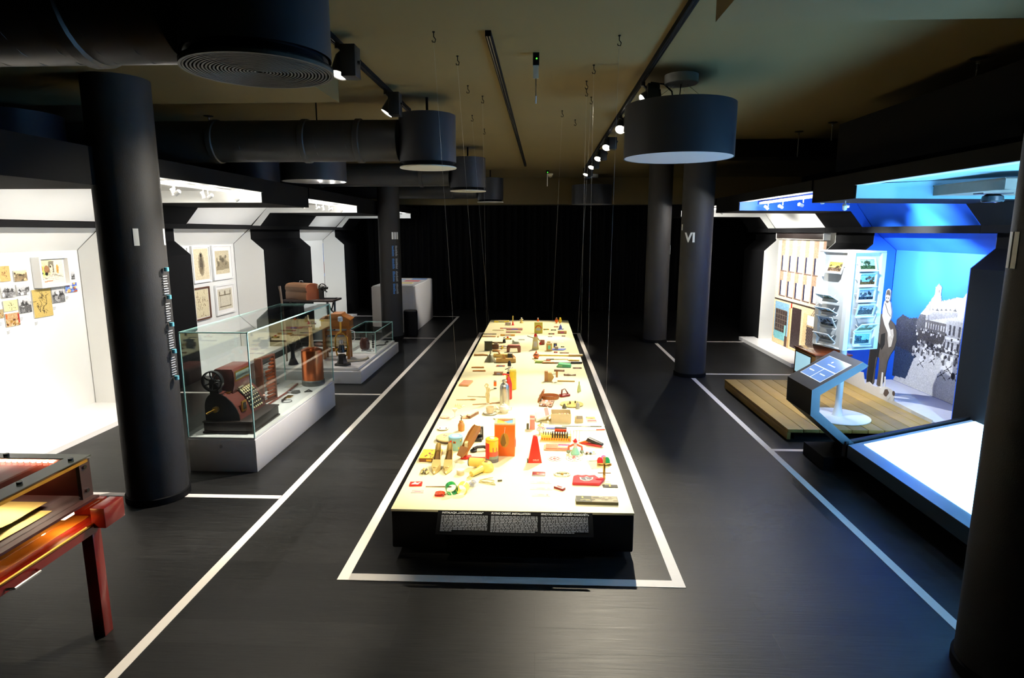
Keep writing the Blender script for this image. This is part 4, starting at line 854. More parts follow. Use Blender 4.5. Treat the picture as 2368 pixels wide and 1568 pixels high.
MB().prism(wd([(.285, 1.19), (.30, 1.235), (.335, 1.235), (.35, 1.20), (.345, 1.17), (.315, 1.185), (.295, 1.17)]), -.0145, -.0136, 'y').build('rider_hair', EG, SD, smooth=False)
MB().prism(wd([(.285, 1.115), (.345, 1.115), (.33, 1.09), (.30, 1.09)]), -.0145, -.0136, 'y').build('rider_collar', EG, SD, smooth=False); MB().tube([(.335, -.0142, 1.08), (.41, -.0142, .98), (.46, -.0142, .95)], .006, 4).build('rider_strap', EG, SD)
for dx in (0, .028): MB().prism(wd([(.29 + dx, 1.14), (.297 + dx, 1.155), (.31 + dx, 1.15), (.305 + dx, 1.135)]), -.0145, -.0136, 'y').build('rider_face_shadow', EG, SD, smooth=False)
MB().prism(wd([(.36, .86), (.41, .80), (.45, .82), (.47, .75), (.45, .62), (.41, .60), (.38, .70)]), -.0125, -.0105, 'y').build('saddle_cloth', mat('saddle grey', (.62, .60, .58), .6, noise=.4, nscale=40), SD, smooth=False)
MB().prism(wd([(.35, .13), (.35, .30), (.375, .30), (.385, .13)]), -.016, -.014, 'y').build('walker_legs', SKN, SD, smooth=False); MB().prism(wd([(.41, .12), (.40, .26), (.42, .27), (.435, .12)]), -.016, -.014, 'y').build('walker_legs', SKN, SD, smooth=False)
sandp = [(-.40, 0), (-.40, .17), (-.30, .17), (-.05, .20), (.03, .21), (.06, .14), (.10, .08), (.13, .11), (.18, .13), (.26, .11), (.34, .11), (.40, .13), (.45, .11), (.60, .125), (.70, .09), (.72, .045), (1.0, .04), (1.38, .035), (1.38, 0)]
MB().prism(sandp, -.022, -.014, 'y').build('sand_strip', SDM, SD, smooth=False)
bath = [(.42, .05), (.44, .13), (.50, .155), (.56, .165), (.66, .155), (.71, .13), (.715, .09), (.70, .04), (.66, .03), (.64, .07), (.60, .03), (.56, .06), (.50, .06)]
MB().prism(bath, -.0235, -.0225, 'y').build('bather', SKN, SD, smooth=False); MB().prism([(.50, .07), (.52, .125), (.57, .14), (.61, .11), (.57, .06), (.54, .05)], -.0245, -.0238, 'y').build('bathing_suit', mat('photo dark', (.28, .23, .21), .6), SD, smooth=False); MB().lathe([(.001, 0), (.028, 0), (.001, .001)], 14, T(.695, -.024, .125) @ Matrix.Rotation(math.pi / 2, 4, 'X'), caps=False).build('bather_head', mat('photo dark', (.28, .23, .21), .6), SD)
text_obj('lettering', 'REPRODUKCJE', .035, GL, SD, T(1.15, -.0226, .018) @ Matrix.Rotation(math.pi / 2, 4, 'X'), extrude=.0003)

# ------------------------------------------------------------------ rotating postcard stand
PS = thing('postcard_stand', 'white square postcard stand with tilted photo pockets on a round foot', 'postcard stand', (3.10, 6.23, .121), math.radians(17))
WP = mat('stand white', (.90, .91, .92), .35, noise=.01)
MB().lathe([(.30, 0), (.305, .004), (.305, .012), (.29, .016), (.001, .018)], 56, caps=False).build('foot_disc', WP, PS); MB().lathe([(.055, .016), (.05, .03), (.035, .10), (.032, .12), (.032, .76)], 28, caps=False).build('pole', WP, PS)
H0, H1, S = .74, 1.70, .205
MB().box((-S + .03, -S + .03, H0 + .01), (S - .03, S - .03, H1 - .01)).build('inner_core', mat('pocket white', (.80, .82, .83), .5), PS, smooth=False)
MB().box((-S, -S, H1 - .02), (S, S, H1)).build('top_panel', WP, PS, bevel=.004); MB().box((-S, -S, H0), (S, S, H0 + .012)).build('bottom_panel', WP, PS, bevel=.003)
for sx in (-1, 1):
    for sy in (-1, 1): MB().box((sx * S - (.05 if sx > 0 else 0), sy * S - (.05 if sy > 0 else 0), H0 + .012), (sx * S + (.05 if sx < 0 else 0), sy * S + (.05 if sy < 0 else 0), H1 - .02)).build('corner_post', WP, PS, smooth=False)
def landscape(seed, sky, ground, w=20, h=14):
    r = np.random.default_rng(seed); c = Canvas(w, h, sky); c.rect(0, 0, 1, r.uniform(.25, .5), ground)
    for _ in range(9): g = r.uniform(.5, 1.1); c.ell(r.random(), r.uniform(.2, .75), r.uniform(.04, .14), r.uniform(.05, .2), tuple(min(1, v * g) for v in ground), .8)
    c.noise(.05); return c
SKY = [((.75, .72, .35), (.3, .25, .2)), ((.55, .68, .66), (.2, .3, .2)), ((.45, .68, .85), (.3, .25, .15)), ((.55, .62, .72), (.15, .2, .25)), ((.6, .65, .7), (.3, .33, .35)), ((.62, .72, .65), (.35, .42, .3)), ((.55, .78, .85), (.25, .35, .4))]
def pocket(face, z, tilt, seed, tray=False):
    """one photo holder on a face of the stand; face 0 = local -x side, 1 = local -y side"""
    Mf = Matrix.Rotation(0 if face == 1 else -math.pi / 2, 4, 'Z') @ T(0, -S - .002, z) @ Matrix.Rotation(math.radians(tilt), 4, 'X')
    if face == 2: Mf = Matrix.Rotation(math.pi / 2, 4, 'Z') @ T(0, -S - .002, z) @ Matrix.Rotation(math.radians(tilt), 4, 'X')
    w_, h_ = .21, .125
    f = MB(Mf); f.box((-w_ / 2, -.006, 0), (w_ / 2, 0, .016)); f.box((-w_ / 2, -.006, h_ - .014), (w_ / 2, 0, h_)); f.box((-w_ / 2, -.006, .016), (-w_ / 2 + .018, 0, h_ - .014)); f.box((w_ / 2 - .018, -.006, .016), (w_ / 2, 0, h_ - .014)); f.box((-w_ / 2, -.026, -.008), (w_ / 2, 0, 0))
    fo = f.build('pocket_frame', WP, PS, smooth=False)
    s_, g_ = SKY[seed % 7]; print_mesh('photo', landscape(seed, s_, g_), w_ - .036, h_ - .03, fo, Mf @ T(-w_ / 2 + .018, -.002, .016), m=print_mat('postcard print', .25))
    MB(Mf).box((-w_ / 2 + .016, -.0012, .014), (w_ / 2 - .016, .0012, h_ - .012)).build('photo_back', mat('photo board', (.12, .13, .15), .4), fo, smooth=False)
    for sx in (-1, 1):
        MB(Mf).tube([(sx * (w_ / 2 + .004), -.003, h_ * .6), (sx * (w_ / 2 + .004), .03, h_ * .55)], .003, 5).build('hinge_arm', WP, fo)
for k, (z_, tl) in enumerate(((1.48, -18), (1.22, 62), (1.09, 62), (.95, 30), (.81, 48))): pocket(0, z_, tl, k + (7 if k in (1, 2) else 0))
for k, (z_, tl) in enumerate(((1.51, -14), (1.365, 2), (1.22, 4), (1.075, 14), (.93, 48), (.79, 2))): pocket(1, z_, tl, k + 1)
for k, (z_, tl) in enumerate(((1.42, 14), (1.2, 18), (.98, 20), (.82, 55))): pocket(2, z_, tl, k + 3)

# ------------------------------------------------------------------ touch-screen kiosk + light table
KB = mat('kiosk black', (.05, .05, .055), .45, spec=.25, noise=.05); KE = mat('kiosk edge metal', (.34, .40, .43), .4, .3, noise=.05)
K = thing('touchscreen_kiosk', 'black zigzag touch-screen kiosk leaning over the timber deck', 'kiosk', (0, 0, 0))
th = .085
outer = [(2.72, .115), (2.27, .50), (2.265, .715), (2.655, .955)]
inner = [(2.68, .905), (2.335, .675), (2.34, .53), (2.80, .13)]
MB().prism(outer + [(2.70, .925)] + inner, 5.004, 5.496, 'y').build('kiosk_body', KB, K, smooth=False)
for y_ in (5.0, 5.497): MB().prism(outer + [(2.70, .925)] + inner, y_, y_ + .004, 'y').build('edge_plate', KE, K, smooth=False)
MB().box((2.44, 5.06, 0), (2.95, 5.46, .115)).build('foot_block', BLACK, K, smooth=False)
dv = Vector((.39, 0, .24)).normalized(); Ms = Matrix.Translation((2.265, 5.25, .715)) @ Matrix.Rotation(-math.atan2(.24, .39), 4, 'Y')
L_ = math.hypot(.39, .24); a0_, a1_ = .10, .385
SCB = mat('screen blue', (.32, .45, .66), .15, emit=(.46, .60, .82), estr=1.0, noise=0); SCW = mat('screen white', (.9, .92, .95), .2, emit=(.92, .95, 1), estr=1.0, noise=0)
MB(Ms).box((a0_, -.195, .0005), (a1_, .195, .002)).build('screen', SCW, K, smooth=False)
sc_ = [o for o in K.children if o.name.startswith('screen')][0]
for nm, x0_, x1_, y0_, y1_ in (('screen_tile', .105, .235, -.19, -.005), ('screen_tile', .105, .235, .005, .19), ('screen_tile', .245, .38, -.19, .19)): MB(Ms).box((x0_, y0_, .0021), (x1_, y1_, .0026)).build(nm, SCB, sc_, smooth=False)
for x0_, y0_, ln in ((.17, -.13, .09), (.17, .07, .09), (.29, -.08, .13)):
    tm = MB(Ms)
    for j in range(7): tm.box((x0_, y0_ + j * ln / 7, .0027), (x0_ + .012, y0_ + (j + .75) * ln / 7, .003))
    tm.build('screen_text', SCW, sc_, smooth=False)
MB(Ms).lathe([(.001, 0), (.012, 0), (.001, .0004)], 14, T(.33, .03, .0028), caps=False).build('screen_icon', SCW, sc_)

LT = thing('light_table', 'low black light table with a glaring white screen, near right', 'light table', (0, 0, 0))
topz = .26
poly = [(2.58, 4.98), (2.58, 2.95), (2.75, 2.35), (4.6, 2.35), (4.75, 5.9), (4.40, 5.90)]
def insetp(p, q): return p
MB().prism([(2.585, 4.975), (2.585, 2.95), (2.75, 2.36), (4.59, 2.36), (4.74, 5.88), (4.40, 5.885)], .15, topz - .004, 'z').build('table_frame', mat('frame steel blue-grey', (.20, .26, .30), .38, .35, noise=.05), LT, smooth=False)
MB().prism([(2.585, 4.97), (2.585, 2.95), (2.75, 2.36), (4.59, 2.36), (4.74, 5.875), (4.40, 5.88)], topz - .004, topz, 'z').build('glass_surround', mat('surround', (.52, .58, .64), .3, noise=.02), LT, smooth=False)
MB().prism([(2.72, 4.985), (2.72, 3.0), (2.85, 2.5), (4.45, 2.5), (4.6, 5.72), (4.36, 5.81)], topz, topz + .003, 'z').build('light_screen', mat('lit white screen', (1, 1, 1), .4, emit=(.54, .80, 1.0), estr=ESCREEN, noise=0), LT, smooth=False)
MB().prism([(2.575, 4.985), (4.40, 5.90), (4.39, 5.93), (2.56, 5.015)], .15, topz + .02, 'z').build('rear_rim', KB, LT, smooth=False)
MB().prism([(2.80, 4.86), (2.80, 3.1), (2.95, 2.5), (4.4, 2.5), (4.5, 5.6), (4.3, 5.6)], 0, .15, 'z').build('table_base', DEEP, LT, smooth=False)
sm = MB()
for k in range(14):
    sm.bbox((3.25 + RNG.normal(0, .09), 3.95 + RNG.normal(0, .12), topz + .0035), (.03, .012, .001), None)
sm.build('screen_caption', mat('screen grey text', (.55, .75, .78), .5, emit=(.8, .95, 1), estr=ESCREEN * .55, noise=0), LT, smooth=False)

# ------------------------------------------------------------------ old wooden television by the facade booth
TV = thing('wooden_television', 'old wooden television cabinet with a lit pale screen behind the kiosk', 'television', (3.60, 8.25, 0), math.radians(0))
WT = mat('varnished wood', (.55, .28, .13), .22, noise=.2, nscale=7, coat=.5)
MB().box((0, -.32, .03), (.45, .32, .42)).build('cabinet', mat('television side wood', (.52, .38, .20), .35, noise=.2, nscale=8), TV, bevel=.008); MB().box((-.012, -.335, .42), (.465, .335, .44)).build('cabinet_top', WT, TV, bevel=.004)
MB().box((-.008, -.22, .08), (.0, .27, .39)).build('screen_bezel', mat('bezel', (.25, .18, .1), .4), TV, smooth=False); MB().box((-.012, -.20, .10), (-.008, .25, .37)).build('screen', mat('tv screen', (.7, .85, .9), .2, emit=(.62, .80, .86), estr=.9, noise=.05), TV, smooth=False)
for sx, sy in ((.05, -.27), (.4, -.27), (.05, .27), (.4, .27)): MB().cyl((sx, sy, 0), .018, .03, seg=10).build('foot', DW, TV)

# ------------------------------------------------------------------ house facade print
def facade():
    c = Canvas(110, 130, (.80, .74, .66))
    for i in range(6): c.rect(.08 + i * .175, .47, .17 + i * .175, 1, (.56, .44, .36), .75); c.rect(.115 + i * .175, .47, .135 + i * .175, 1, (.70, .55, .42), .6)
    c.rect(0, .0, 1, .43, (.80, .70, .52)); c.rect(0, .42, 1, .435, (.22, .18, .15)); c.rect(0, .37, 1, .42, (.82, .74, .58))
    c.rect(.03, .06, .36, .41, (.46, .62, .72)); c.rect(.05, .10, .33, .33, (.22, .18, .17))
    for x in np.linspace(.05, .33, 6): c.rect(x, .1, x + .008, .33, (.4, .35, .3))
    for y in np.linspace(.1, .33, 6): c.rect(.05, y, .33, y + .007, (.4, .35, .3))
    c.rect(.05, .05, .3, .12, (.42, .66, .68)); c.rect(.28, .06, .32, .2, (.5, .75, .75)); c.rect(.40, .38, .43, .42, (.65, .15, .12)); c.rect(.37, 0, .40, .38, (.7, .55, .35)); c.rect(.44, .02, .64, .39, (.20, .15, .15)); c.rect(.64, .02, .68, .38, (.85, .76, .6)); c.rect(.76, 0, .96, .26, (.23, .19, .19))
    for k in range(14): c.line(.76, k * .03 - .1, .96, k * .03 + .1, .004, (.42, .36, .33))
    c.rect(.76, .28, .96, .36, (.9, .88, .85)); c.rect(.30, .0, .36, .10, (.3, .2, .15)); c.noise(.03); return c
FC = thing('facade_print', 'tall hanging photo print of a house front with rows of windows', 'banner', (4.235, 11.09, .065), -math.pi / 2)
MB().box((0, 0, 0), (1.80, .006, 1.80)).build('banner_sheet', PAPER, FC, smooth=False); print_mesh('print', facade(), 1.80, 1.80, FC, T(0, -.001, 0))
WNW = mat('white window print', (.95, .96, .97), .5, noise=0); WND = mat('dark reveal', (.06, .08, .2), .5, noise=0); WSL = mat('sill brown', (.42, .33, .28), .5)
for row, zz in enumerate((.86, 1.285)):
    for k in range(5):
        xx = .20 + k * .315
        MB().box((xx, -.004, zz), (xx + .055, -.0015, zz + .25)).build('window_reveal', WND, FC, smooth=False); wn = MB().box((xx + .055, -.004, zz), (xx + .225, -.0015, zz + .25)).build('window', WNW, FC, smooth=False); MB().box((xx - .02, -.006, zz - .02), (xx + .235, -.0015, zz - .004)).build('window_sill', WSL, FC, smooth=False)
RB = thing('roller_blind_box', 'dark roller box holding the house front print', 'roller box', (4.235, 11.09, 1.892), -math.pi / 2); MB().box((0, -.05, 0), (1.80, .04, .09)).build('box', mat('dark bronze', (.16, .13, .12), .4), RB, bevel=.005); MB().box((-.012, -.055, -.015), (.0, .045, .10)).build('end_cap', WHITE, RB); MB().box((1.80, -.055, -.015), (1.812, .045, .10)).build('end_cap', WHITE, RB); MB().box((0, -.052, -.018), (1.8, -.03, -.004)).build('bottom_rail', mat('grey rail', (.55, .53, .5), .4), RB)

# dark box duct and projector under the near right canopy
BD_ = thing('canopy_duct_box', 'beige-grey ventilation box under the near right canopy', 'duct box', (0, 0, 0)); MB().box((3.17, 4.42, 2.285), (3.95, 5.19, 2.362)).build('box', mat('beige grey duct', (.50, .47, .40), .6), BD_, smooth=False); MB().box((3.165, 4.42, 2.358), (3.95, 5.195, 2.364)).build('flange', mat('beige grey duct', (.50, .47, .40), .6), BD_, smooth=False)
PJ = thing('ceiling_projector', 'small black projector under the near right canopy', 'projector', (3.12, 4.45, 2.20)); MB().box((-.10, -.05, .055), (.10, .05, .062)).build('mount_plate', CAST, PJ, smooth=False); MB().lathe([(.05, 0), (.055, .01), (.05, .04), (.03, .055)], 24, Matrix.Diagonal((1.3, 1, 1, 1))).build('projector_body', CAST, PJ); MB().lathe([(.02, -.004), (.03, 0)], 16, T(.03, -.02, 0)).build('lens', CHROME, PJ)
# ------------------------------------------------------------------ things laid out on the long table (height of the top = 0.30)
def tab(px, py): return on_plane(px, py, .3005)
def tt(name, label, cat, px, py, rz=0.0, group=None):
    p = tab(px, py); return thing(name, label, cat, (p.x, p.y, .3005), math.radians(rz), group)
def cm(name, col, rough=.45, metal=0.0, **k): return mat(name, col, rough, metal, **k)
def sheet(o, w, d, cv=None, t=.002, m=None, name='sheet', z=0.0):
    MB().box((-w / 2, -d / 2, z), (w / 2, d / 2, z + t)).build(name, m or PAPER, o, smooth=False)
    if cv is not None: print_mesh('print', cv, w * .97, d * .97, o, T(-w * .485, -d * .485, z + t + .0006) @ FLAT)
def rbox(o, w, d, h, m, name='body', bevel=.003, z=0.0, x=0.0, y=0.0): return MB().box((x - w / 2, y - d / 2, z), (x + w / 2, y + d / 2, z + h)).build(name, m, o, bevel=bevel)
def lath(o, prof, m, name='body', seg=28, M=None): return MB(M).lathe(prof, seg).build(name, m, o)
RD = cm('scarlet', (.85, .16, .12)); RDD = cm('dark red', (.55, .12, .10)); OR = cm('orange', (.90, .40, .08)); YE = cm('bright yellow', (.95, .80, .18)); YEL = cm('soft yellow plastic', (.95, .82, .38), .35)
GR = cm('leaf green', (.15, .60, .28)); BLU = cm('cornflower blue', (.42, .47, .80)); TAN = cm('tan leather', (.72, .50, .26)); BRN = cm('brown wood', (.45, .28, .15), noise=.25); PNK = cm('pink', (.90, .55, .52)); BEI = cm('beige card', (.82, .74, .56)); DK_ = cm('ink black', (.10, .09, .09)); GLD = cm('gold leather', (.88, .77, .48), .25, .3); OLV = cm('olive', (.33, .30, .18)); SLV = cm('brushed aluminium', (.78, .77, .72), .3, .95); PORC = cm('porcelain', (.93, .90, .82), .2); WOODL = cm('light wood', (.80, .62, .32), noise=.2)
def canvas_dots(w, h, base, cols, n, r=.08):
    return Canvas(w, h, base).blobs(n, 0, 0, 1, 1, r, cols)
# --- left front
o = tt('patterned_box', 'flat yellow patterned box with a brown clasped front', 'box', 997, 1058, 0); rbox(o, .15, .19, .028, cm('box brown', (.50, .27, .14))); sheet(o, .15, .19, canvas_dots(22, 26, (.92, .78, .25), [(.45, .2, .15), (.5, .25, .3), (.95, .85, .4)], 14, .07), .003, YE, 'lid', .028); MB().box((-.02, -.1, .006), (.02, -.094, .022)).build('clasp', BRASS, o)
def pump(px, py, lb):
    o = tt('pump_shoe', lb, 'shoe', px, py, 0, 'pair of gold shoes'); L = .235
    # sole outline: toe towards the viewer (-y)
    half = [(-.125, .002), (-.105, .010), (-.08, .022), (-.04, .033), (.0, .031), (.05, .024), (.09, .023), (.112, .016), (.118, .004)]
    ring = [(w_, y_) for y_, w_ in half] + [(-w_, y_) for y_, w_ in half[::-1]]
    sl = MB(); nh = len(half); lf0 = lambda y_: .085 * max(0.0, min(1.0, (y_ + .045) / .14)) ** 1.4
    sl.add([(s_ * w_, y_, lf0(y_) + dz) for dz in (0, .004) for s_ in (-1, 1) for y_, w_ in half], [(k, k + 1, nh + k + 1, nh + k) for k in range(nh - 1)] + [(2 * nh + k, 2 * nh + k + 1, 3 * nh + k + 1, 3 * nh + k) for k in range(nh - 1)]); sl.build('sole', cm('shoe sole', (.45, .36, .2)), o)
    lo, hi, P, F = [], [], [], []
    hts = [.014, .026, .038, .048, .050, .052, .060, .068, .070]
    lf = lambda y_: .085 * max(0.0, min(1.0, (y_ + .045) / .14)) ** 1.4
    for i, (y_, w_) in enumerate(half): P += [(w_, y_, .003 + lf(y_)), (w_ * .88, y_, hts[i] + lf(y_)), (-w_ * .88, y_, hts[i] + lf(y_)), (-w_, y_, .003 + lf(y_))]
    n = len(half)
    for i in range(n - 1):
        a, b = 4 * i, 4 * i + 4; F += [(a, b, b + 1, a + 1), (a + 2, b + 2, b + 3, a + 3)]
        if i < 4: F.append((a + 1, b + 1, b + 2, a + 2))
    F += [(0, 1, 2, 3), (4 * n - 4, 4 * n - 1, 4 * n - 2, 4 * n - 3)]
    MB().add(P, F).build('upper', GLD, o, angle=60)
    hs = half[2:-1]; nh = len(hs); MB().add([(s_ * w_ * .86, y_, lf(y_) + .012) for s_ in (-1, 1) for y_, w_ in hs], [(k, k + 1, nh + k + 1, nh + k) for k in range(nh - 1)]).build('insole', cm('insole brown', (.50, .36, .17)), o)
    lath(o, [(.006, 0), (.006, .03), (.016, .088)], GLD, 'heel', 12, T(0, .098, 0)); MB().ball((0, -.075, .040), .010, sc=(1.4, .8, .5)).build('bow', GLD, o)
    return o
pump(1010, 1083, 'left shoe of the gold pointed pair'); pump(1037, 1083, 'right shoe of the gold pointed pair')
o = tt('gilt_brooch', 'small gilt leaf-shaped ornament left of the gold shoes', 'ornament', 982, 1095, 10)
for k in range(7): MB().ball((.022 * math.cos(k * .9), .022 * math.sin(k * .9) + .01, .010 + .004 * (k % 3)), .016, sc=(.6, 1.5, .5)).build('leaf', OLV if k % 2 else GLD, o)
o = tt('red_packet', 'small red and white packet near the left table edge', 'packet', 962, 1121, 5); rbox(o, .085, .06, .010, RD); sheet(o, .083, .058, Canvas(16, 12, (.80, .18, .14)).poly([(.1, .2), (.4, .9), (.6, .5), (.9, .9), (.7, .1)], (.95, .85, .8)), .001, RD, 'label', .010)
o = tt('pink_ticket', 'pale pink folded paper below the red packet', 'paper', 966, 1137, 0); sheet(o, .085, .045, Canvas(16, 8, (.93, .70, .66)).rect(.25, .4, .75, .55, (.6, .4, .5)))
o = tt('paint_brush', 'thin paint brush lying above the coloured bracelets', 'brush', 1015, 1127, 0); MB().tube([(-.09, 0, .004), (.06, .004, .004)], [.0025, .004]).build('handle', BRN, o); MB().tube([(.06, .004, .004), (.085, .005, .004)], [.005, .003]).build('bristles', DK_, o)
o = tt('red_bracelet', 'red translucent plastic cuff lying on the table', 'bracelet', 1017, 1146, 0); MB().lathe([(.030, -.022), (.033, -.022), (.033, .022), (.030, .022), (.030, -.022)], 20, T(0, 0, .012) @ Matrix.Diagonal((1, 1, .35, 1)) @ Matrix.Rotation(math.pi / 2, 4, 'X'), caps=False).build('cuff', cm('red translucent', (.92, .30, .18), .25), o)
o = tt('green_bracelet', 'green curled plastic band between red and yellow bands', 'bracelet', 1044, 1141, 20); MB().lathe([(.036, -.025), (.039, -.025), (.039, .025), (.036, .025), (.036, -.025)], 24, T(0, 0, .035) @ Matrix.Rotation(math.pi / 2, 4, 'X'), caps=False).build('band', cm('green plastic', (.12, .58, .25), .25), o)
o = tt('yellow_bracelet', 'yellow curled plastic band beside the green one', 'bracelet', 1070, 1139, -10); MB().lathe([(.034, -.03), (.037, -.03), (.037, .03), (.034, .03), (.034, -.03)], 24, T(0, 0, .03) @ Matrix.Rotation(math.pi / 2, 4, 'X'), caps=False).build('band', cm('yellow plastic', (.93, .84, .35), .25), o)
o = tt('crumpled_foil', 'small crumpled silver wrapper right of the yellow band', 'wrapper', 1090, 1124, 0); MB().lathe([(.022, 0), (.026, .012), (.016, .028), (.02, .04), (.004, .05)], 6, Matrix.Rotation(.5, 4, 'Y')).build('wrapper', cm('wrapper silver', (.78, .78, .80), .3, .5), o, smooth=False)
# hair dryer
o = tt('hair_dryer', 'yellow hair dryer lying on its side', 'hair dryer', 1118, 1088, 0)
MB().lathe([(.001, .0), (.05, .0), (.056, .012), (.052, .04), (.036, .062), (.012, .068), (.001, .068)], 28, T(.02, .0, .0), caps=False).build('motor_housing', YEL, o); MB().tube([(0, .02, .045), (-.05, .035, .046), (-.105, .05, .046)], [.038, .033, .03], 16).build('nozzle', YEL, o); MB().tube([(-.105, .05, .046), (-.11, .051, .046)], .032, 16).build('nozzle_ring', DK_, o); MB().tube([(.0, -.02, .03), (-.03, -.07, .028), (-.075, -.125, .022)], [.026, .022, .02], 12).build('handle', YEL, o); MB().lathe([(.016, 0), (.010, .002), (.001, .002)], 16, T(.02, 0, .068)).build('air_intake', BRN, o)
MB().tube([(-.075, -.125, .02), (-.10, -.15, .006), (-.07, -.165, .005), (-.10, -.185, .005)], .004).build('cable', cm('cable cream', (.88, .80, .5)), o)
o = tt('cream_jar', 'little cream cosmetic jar next to the gold shoes', 'jar', 1065, 1097, 0); lath(o, [(.026, 0), (.028, .004), (.028, .022), (.026, .026)], BEI, 'jar'); lath(o, [(.027, .0262), (.027, .036), (.02, .038)], PORC, 'lid')
o = tt('power_cord', 'thin tangled cord with a plug in front of the hair dryer', 'cord', 1130, 1117, 0); MB().tube([(.05 * math.cos(a * 1.3) * (1 + .2 * math.sin(a * 3)) - .01, .035 * math.sin(a) + .006 * a - .03, .004) for a in np.linspace(0, 14, 60)], .0022, 5).build('wire', cm('cord khaki', (.72, .66, .42)), o); MB().tube([(.06, .03, .006), (.09, .035, .006)], .006).build('plug', OLV, o)
# leather slipper-shaped case leaning on a red stand
o = tt('leather_slipper_case', 'tan leather slipper-shaped case propped up on a red base', 'leather case', 1078, 1060, 0)
Ml = T(-.03, -.03, .015) @ Matrix.Rotation(math.radians(-38), 4, 'Z') @ Matrix.Rotation(math.radians(48), 4, 'X')
P = []; F = []
prf = [(.0, .004, .012), (.03, .022, .02), (.07, .034, .026), (.13, .040, .03), (.20, .042, .03), (.25, .038, .026), (.275, .03, .02)]
for y_, w_, h_ in prf: P += [(-w_, y_, 0), (-w_ * .9, y_, h_), (-w_ * .8, y_, h_), (-w_ * .86, y_, .006), (w_ * .86, y_, .006), (w_ * .8, y_, h_), (w_ * .9, y_, h_), (w_, y_, 0)]
for i in range(len(prf) - 1):
    for k in range(8): F.append((8 * i + k, 8 * i + (k + 1) % 8, 8 * i + 8 + (k + 1) % 8, 8 * i + 8 + k))
F += [tuple(range(8)), tuple(range(8 * len(prf) - 8, 8 * len(prf)))]
MB(Ml).add(P, F).build('case_shell', TAN, o, angle=40); MB(Ml).prism([(-.03, .0), (.03, .0), (.04, .08), (-.04, .08)], .02, .034, 'z').build('toe_cap', cm('toe tan', (.60, .40, .20)), o, bevel=.003)
rbox(o, .075, .05, .02, RD, 'base'); MB().box((-.012, .0, .02), (.012, .06, .12)).build('prop', cm('prop cream', (.9, .84, .6)), o)
o = tt('red_envelope', 'flat red envelope under the leather case', 'envelope', 1102, 1062, -6); sheet(o, .12, .07, None, .006, cm('envelope red', (.88, .30, .24)))
o = tt('folding_camera', 'small black bellows camera standing behind the leather case', 'camera', 1106, 1016, 0); rbox(o, .085, .03, .11, DK_, 'camera_back'); MB().box((-.032, -.018, .05), (.032, -.015, .10)).build('plate', cm('camera plate', (.55, .55, .52), .3, .6), o); lath(o, [(.022, 0), (.02, .03), (.012, .034)], STEEL, 'lens', 18, T(0, -.015, .075) @ Matrix.Rotation(math.pi / 2, 4, 'X')); rbox(o, .07, .05, .03, DK_, 'bed', z=.0, y=-.04)
o = tt('telephone_handset', 'dark curved telephone handset behind the tin can', 'handset', 1113, 1043, 15); MB().tube([(-.06, 0, .018), (-.03, .012, .03), (.02, .012, .03), (.06, -.0, .018)], [.018, .012, .012, .018], 10).build('handle', DK_, o); lath(o, [(.026, 0), (.028, .012), (.016, .022)], DK_, 'earpiece', 16, T(-.062, 0, 0)); lath(o, [(.026, 0), (.028, .012), (.016, .022)], DK_, 'mouthpiece', 16, T(.062, 0, 0))
# tall tin
o = tt('city_tin', 'tall yellow and red tin with a skyline picture', 'tin', 1138, 1066, 0); lath(o, [(.046, 0), (.048, .003), (.048, .165), (.046, .168)], cm('tin yellow', (.95, .78, .18), .35), 'tin_body', 36)
for a0, a1, z0, z1, m_ in ((-170, -110, .03, .15, RD), (-110, -20, .05, .085, cm('tin coral', (.90, .36, .25))), (-80, -72, .08, .12, cm('tin coral', (.90, .36, .25))), (-45, -38, .08, .115, cm('tin coral', (.90, .36, .25))), (-175, -5, .028, .05, cm('tin grey green', (.55, .60, .5))), (-175, -5, .0, .028, cm('tin grey', (.45, .42, .4)))): wrap_bar(o, 'picture_band', m_, a0, a1, z0, z1, r=.0492, n=8)
lath(o, [(.049, .166), (.049, .174), (.044, .178), (.001, .178)], cm('tin lid', (.93, .72, .2), .35), 'lid', 36); lath(o, [(.02, .178), (.018, .184), (.001, .185)], PORC, 'lid_knob')
# orange box with oval window
o = tt('orange_box', 'tall orange box with an oval pear window and a lit open top', 'box', 1168, 1048, 0)
rbox(o, .155, .14, .25, cm('box orange', (.92, .42, .10), .4), 'box_body'); MB().lathe([(.001, 0), (.034, 0), (.034, .003), (.001, .003)], 28, T(-.0, -.07, .13) @ Matrix.Rotation(math.pi / 2, 4, 'X') @ Matrix.Diagonal((1, 1.7, 1, 1)), caps=False).build('oval_window', cm('window gold', (.72, .50, .12)), o); MB().prism([(-.02, .085), (.0, .085), (.012, .11), (.004, .15), (-.008, .185), (-.022, .15), (-.03, .11)], -.0755, -.0735, 'y').build('pear', cm('pear brown', (.48, .34, .10)), o)
MB().tube([(-.002, -.074, .185), (.004, -.075, .235)], .0015, 4).build('thread', PORC, o)
for a, b in (((-.0775, -.07, .25), (.0775, -.055, .262)), ((-.0775, .055, .25), (.0775, .07, .262)), ((-.0775, -.055, .25), (-.06, .055, .262)), ((.06, -.055, .25), (.0775, .055, .262))): MB().box(a, b).build('rim', BEI, o)
MB().prism([(-.06, -.055), (-.06, .055), (.02, -.02)], .251, .254, 'z').build('lid_art', YE, o, smooth=False); MB().prism([(.06, -.055), (.06, .055), (-.01, .0)], .2512, .2545, 'z').build('lid_art', cm('lid blue', (.35, .60, .80)), o, smooth=False); MB().box((.078, -.02, .06), (.084, .03, .12)).build('side_latch', PNK, o)
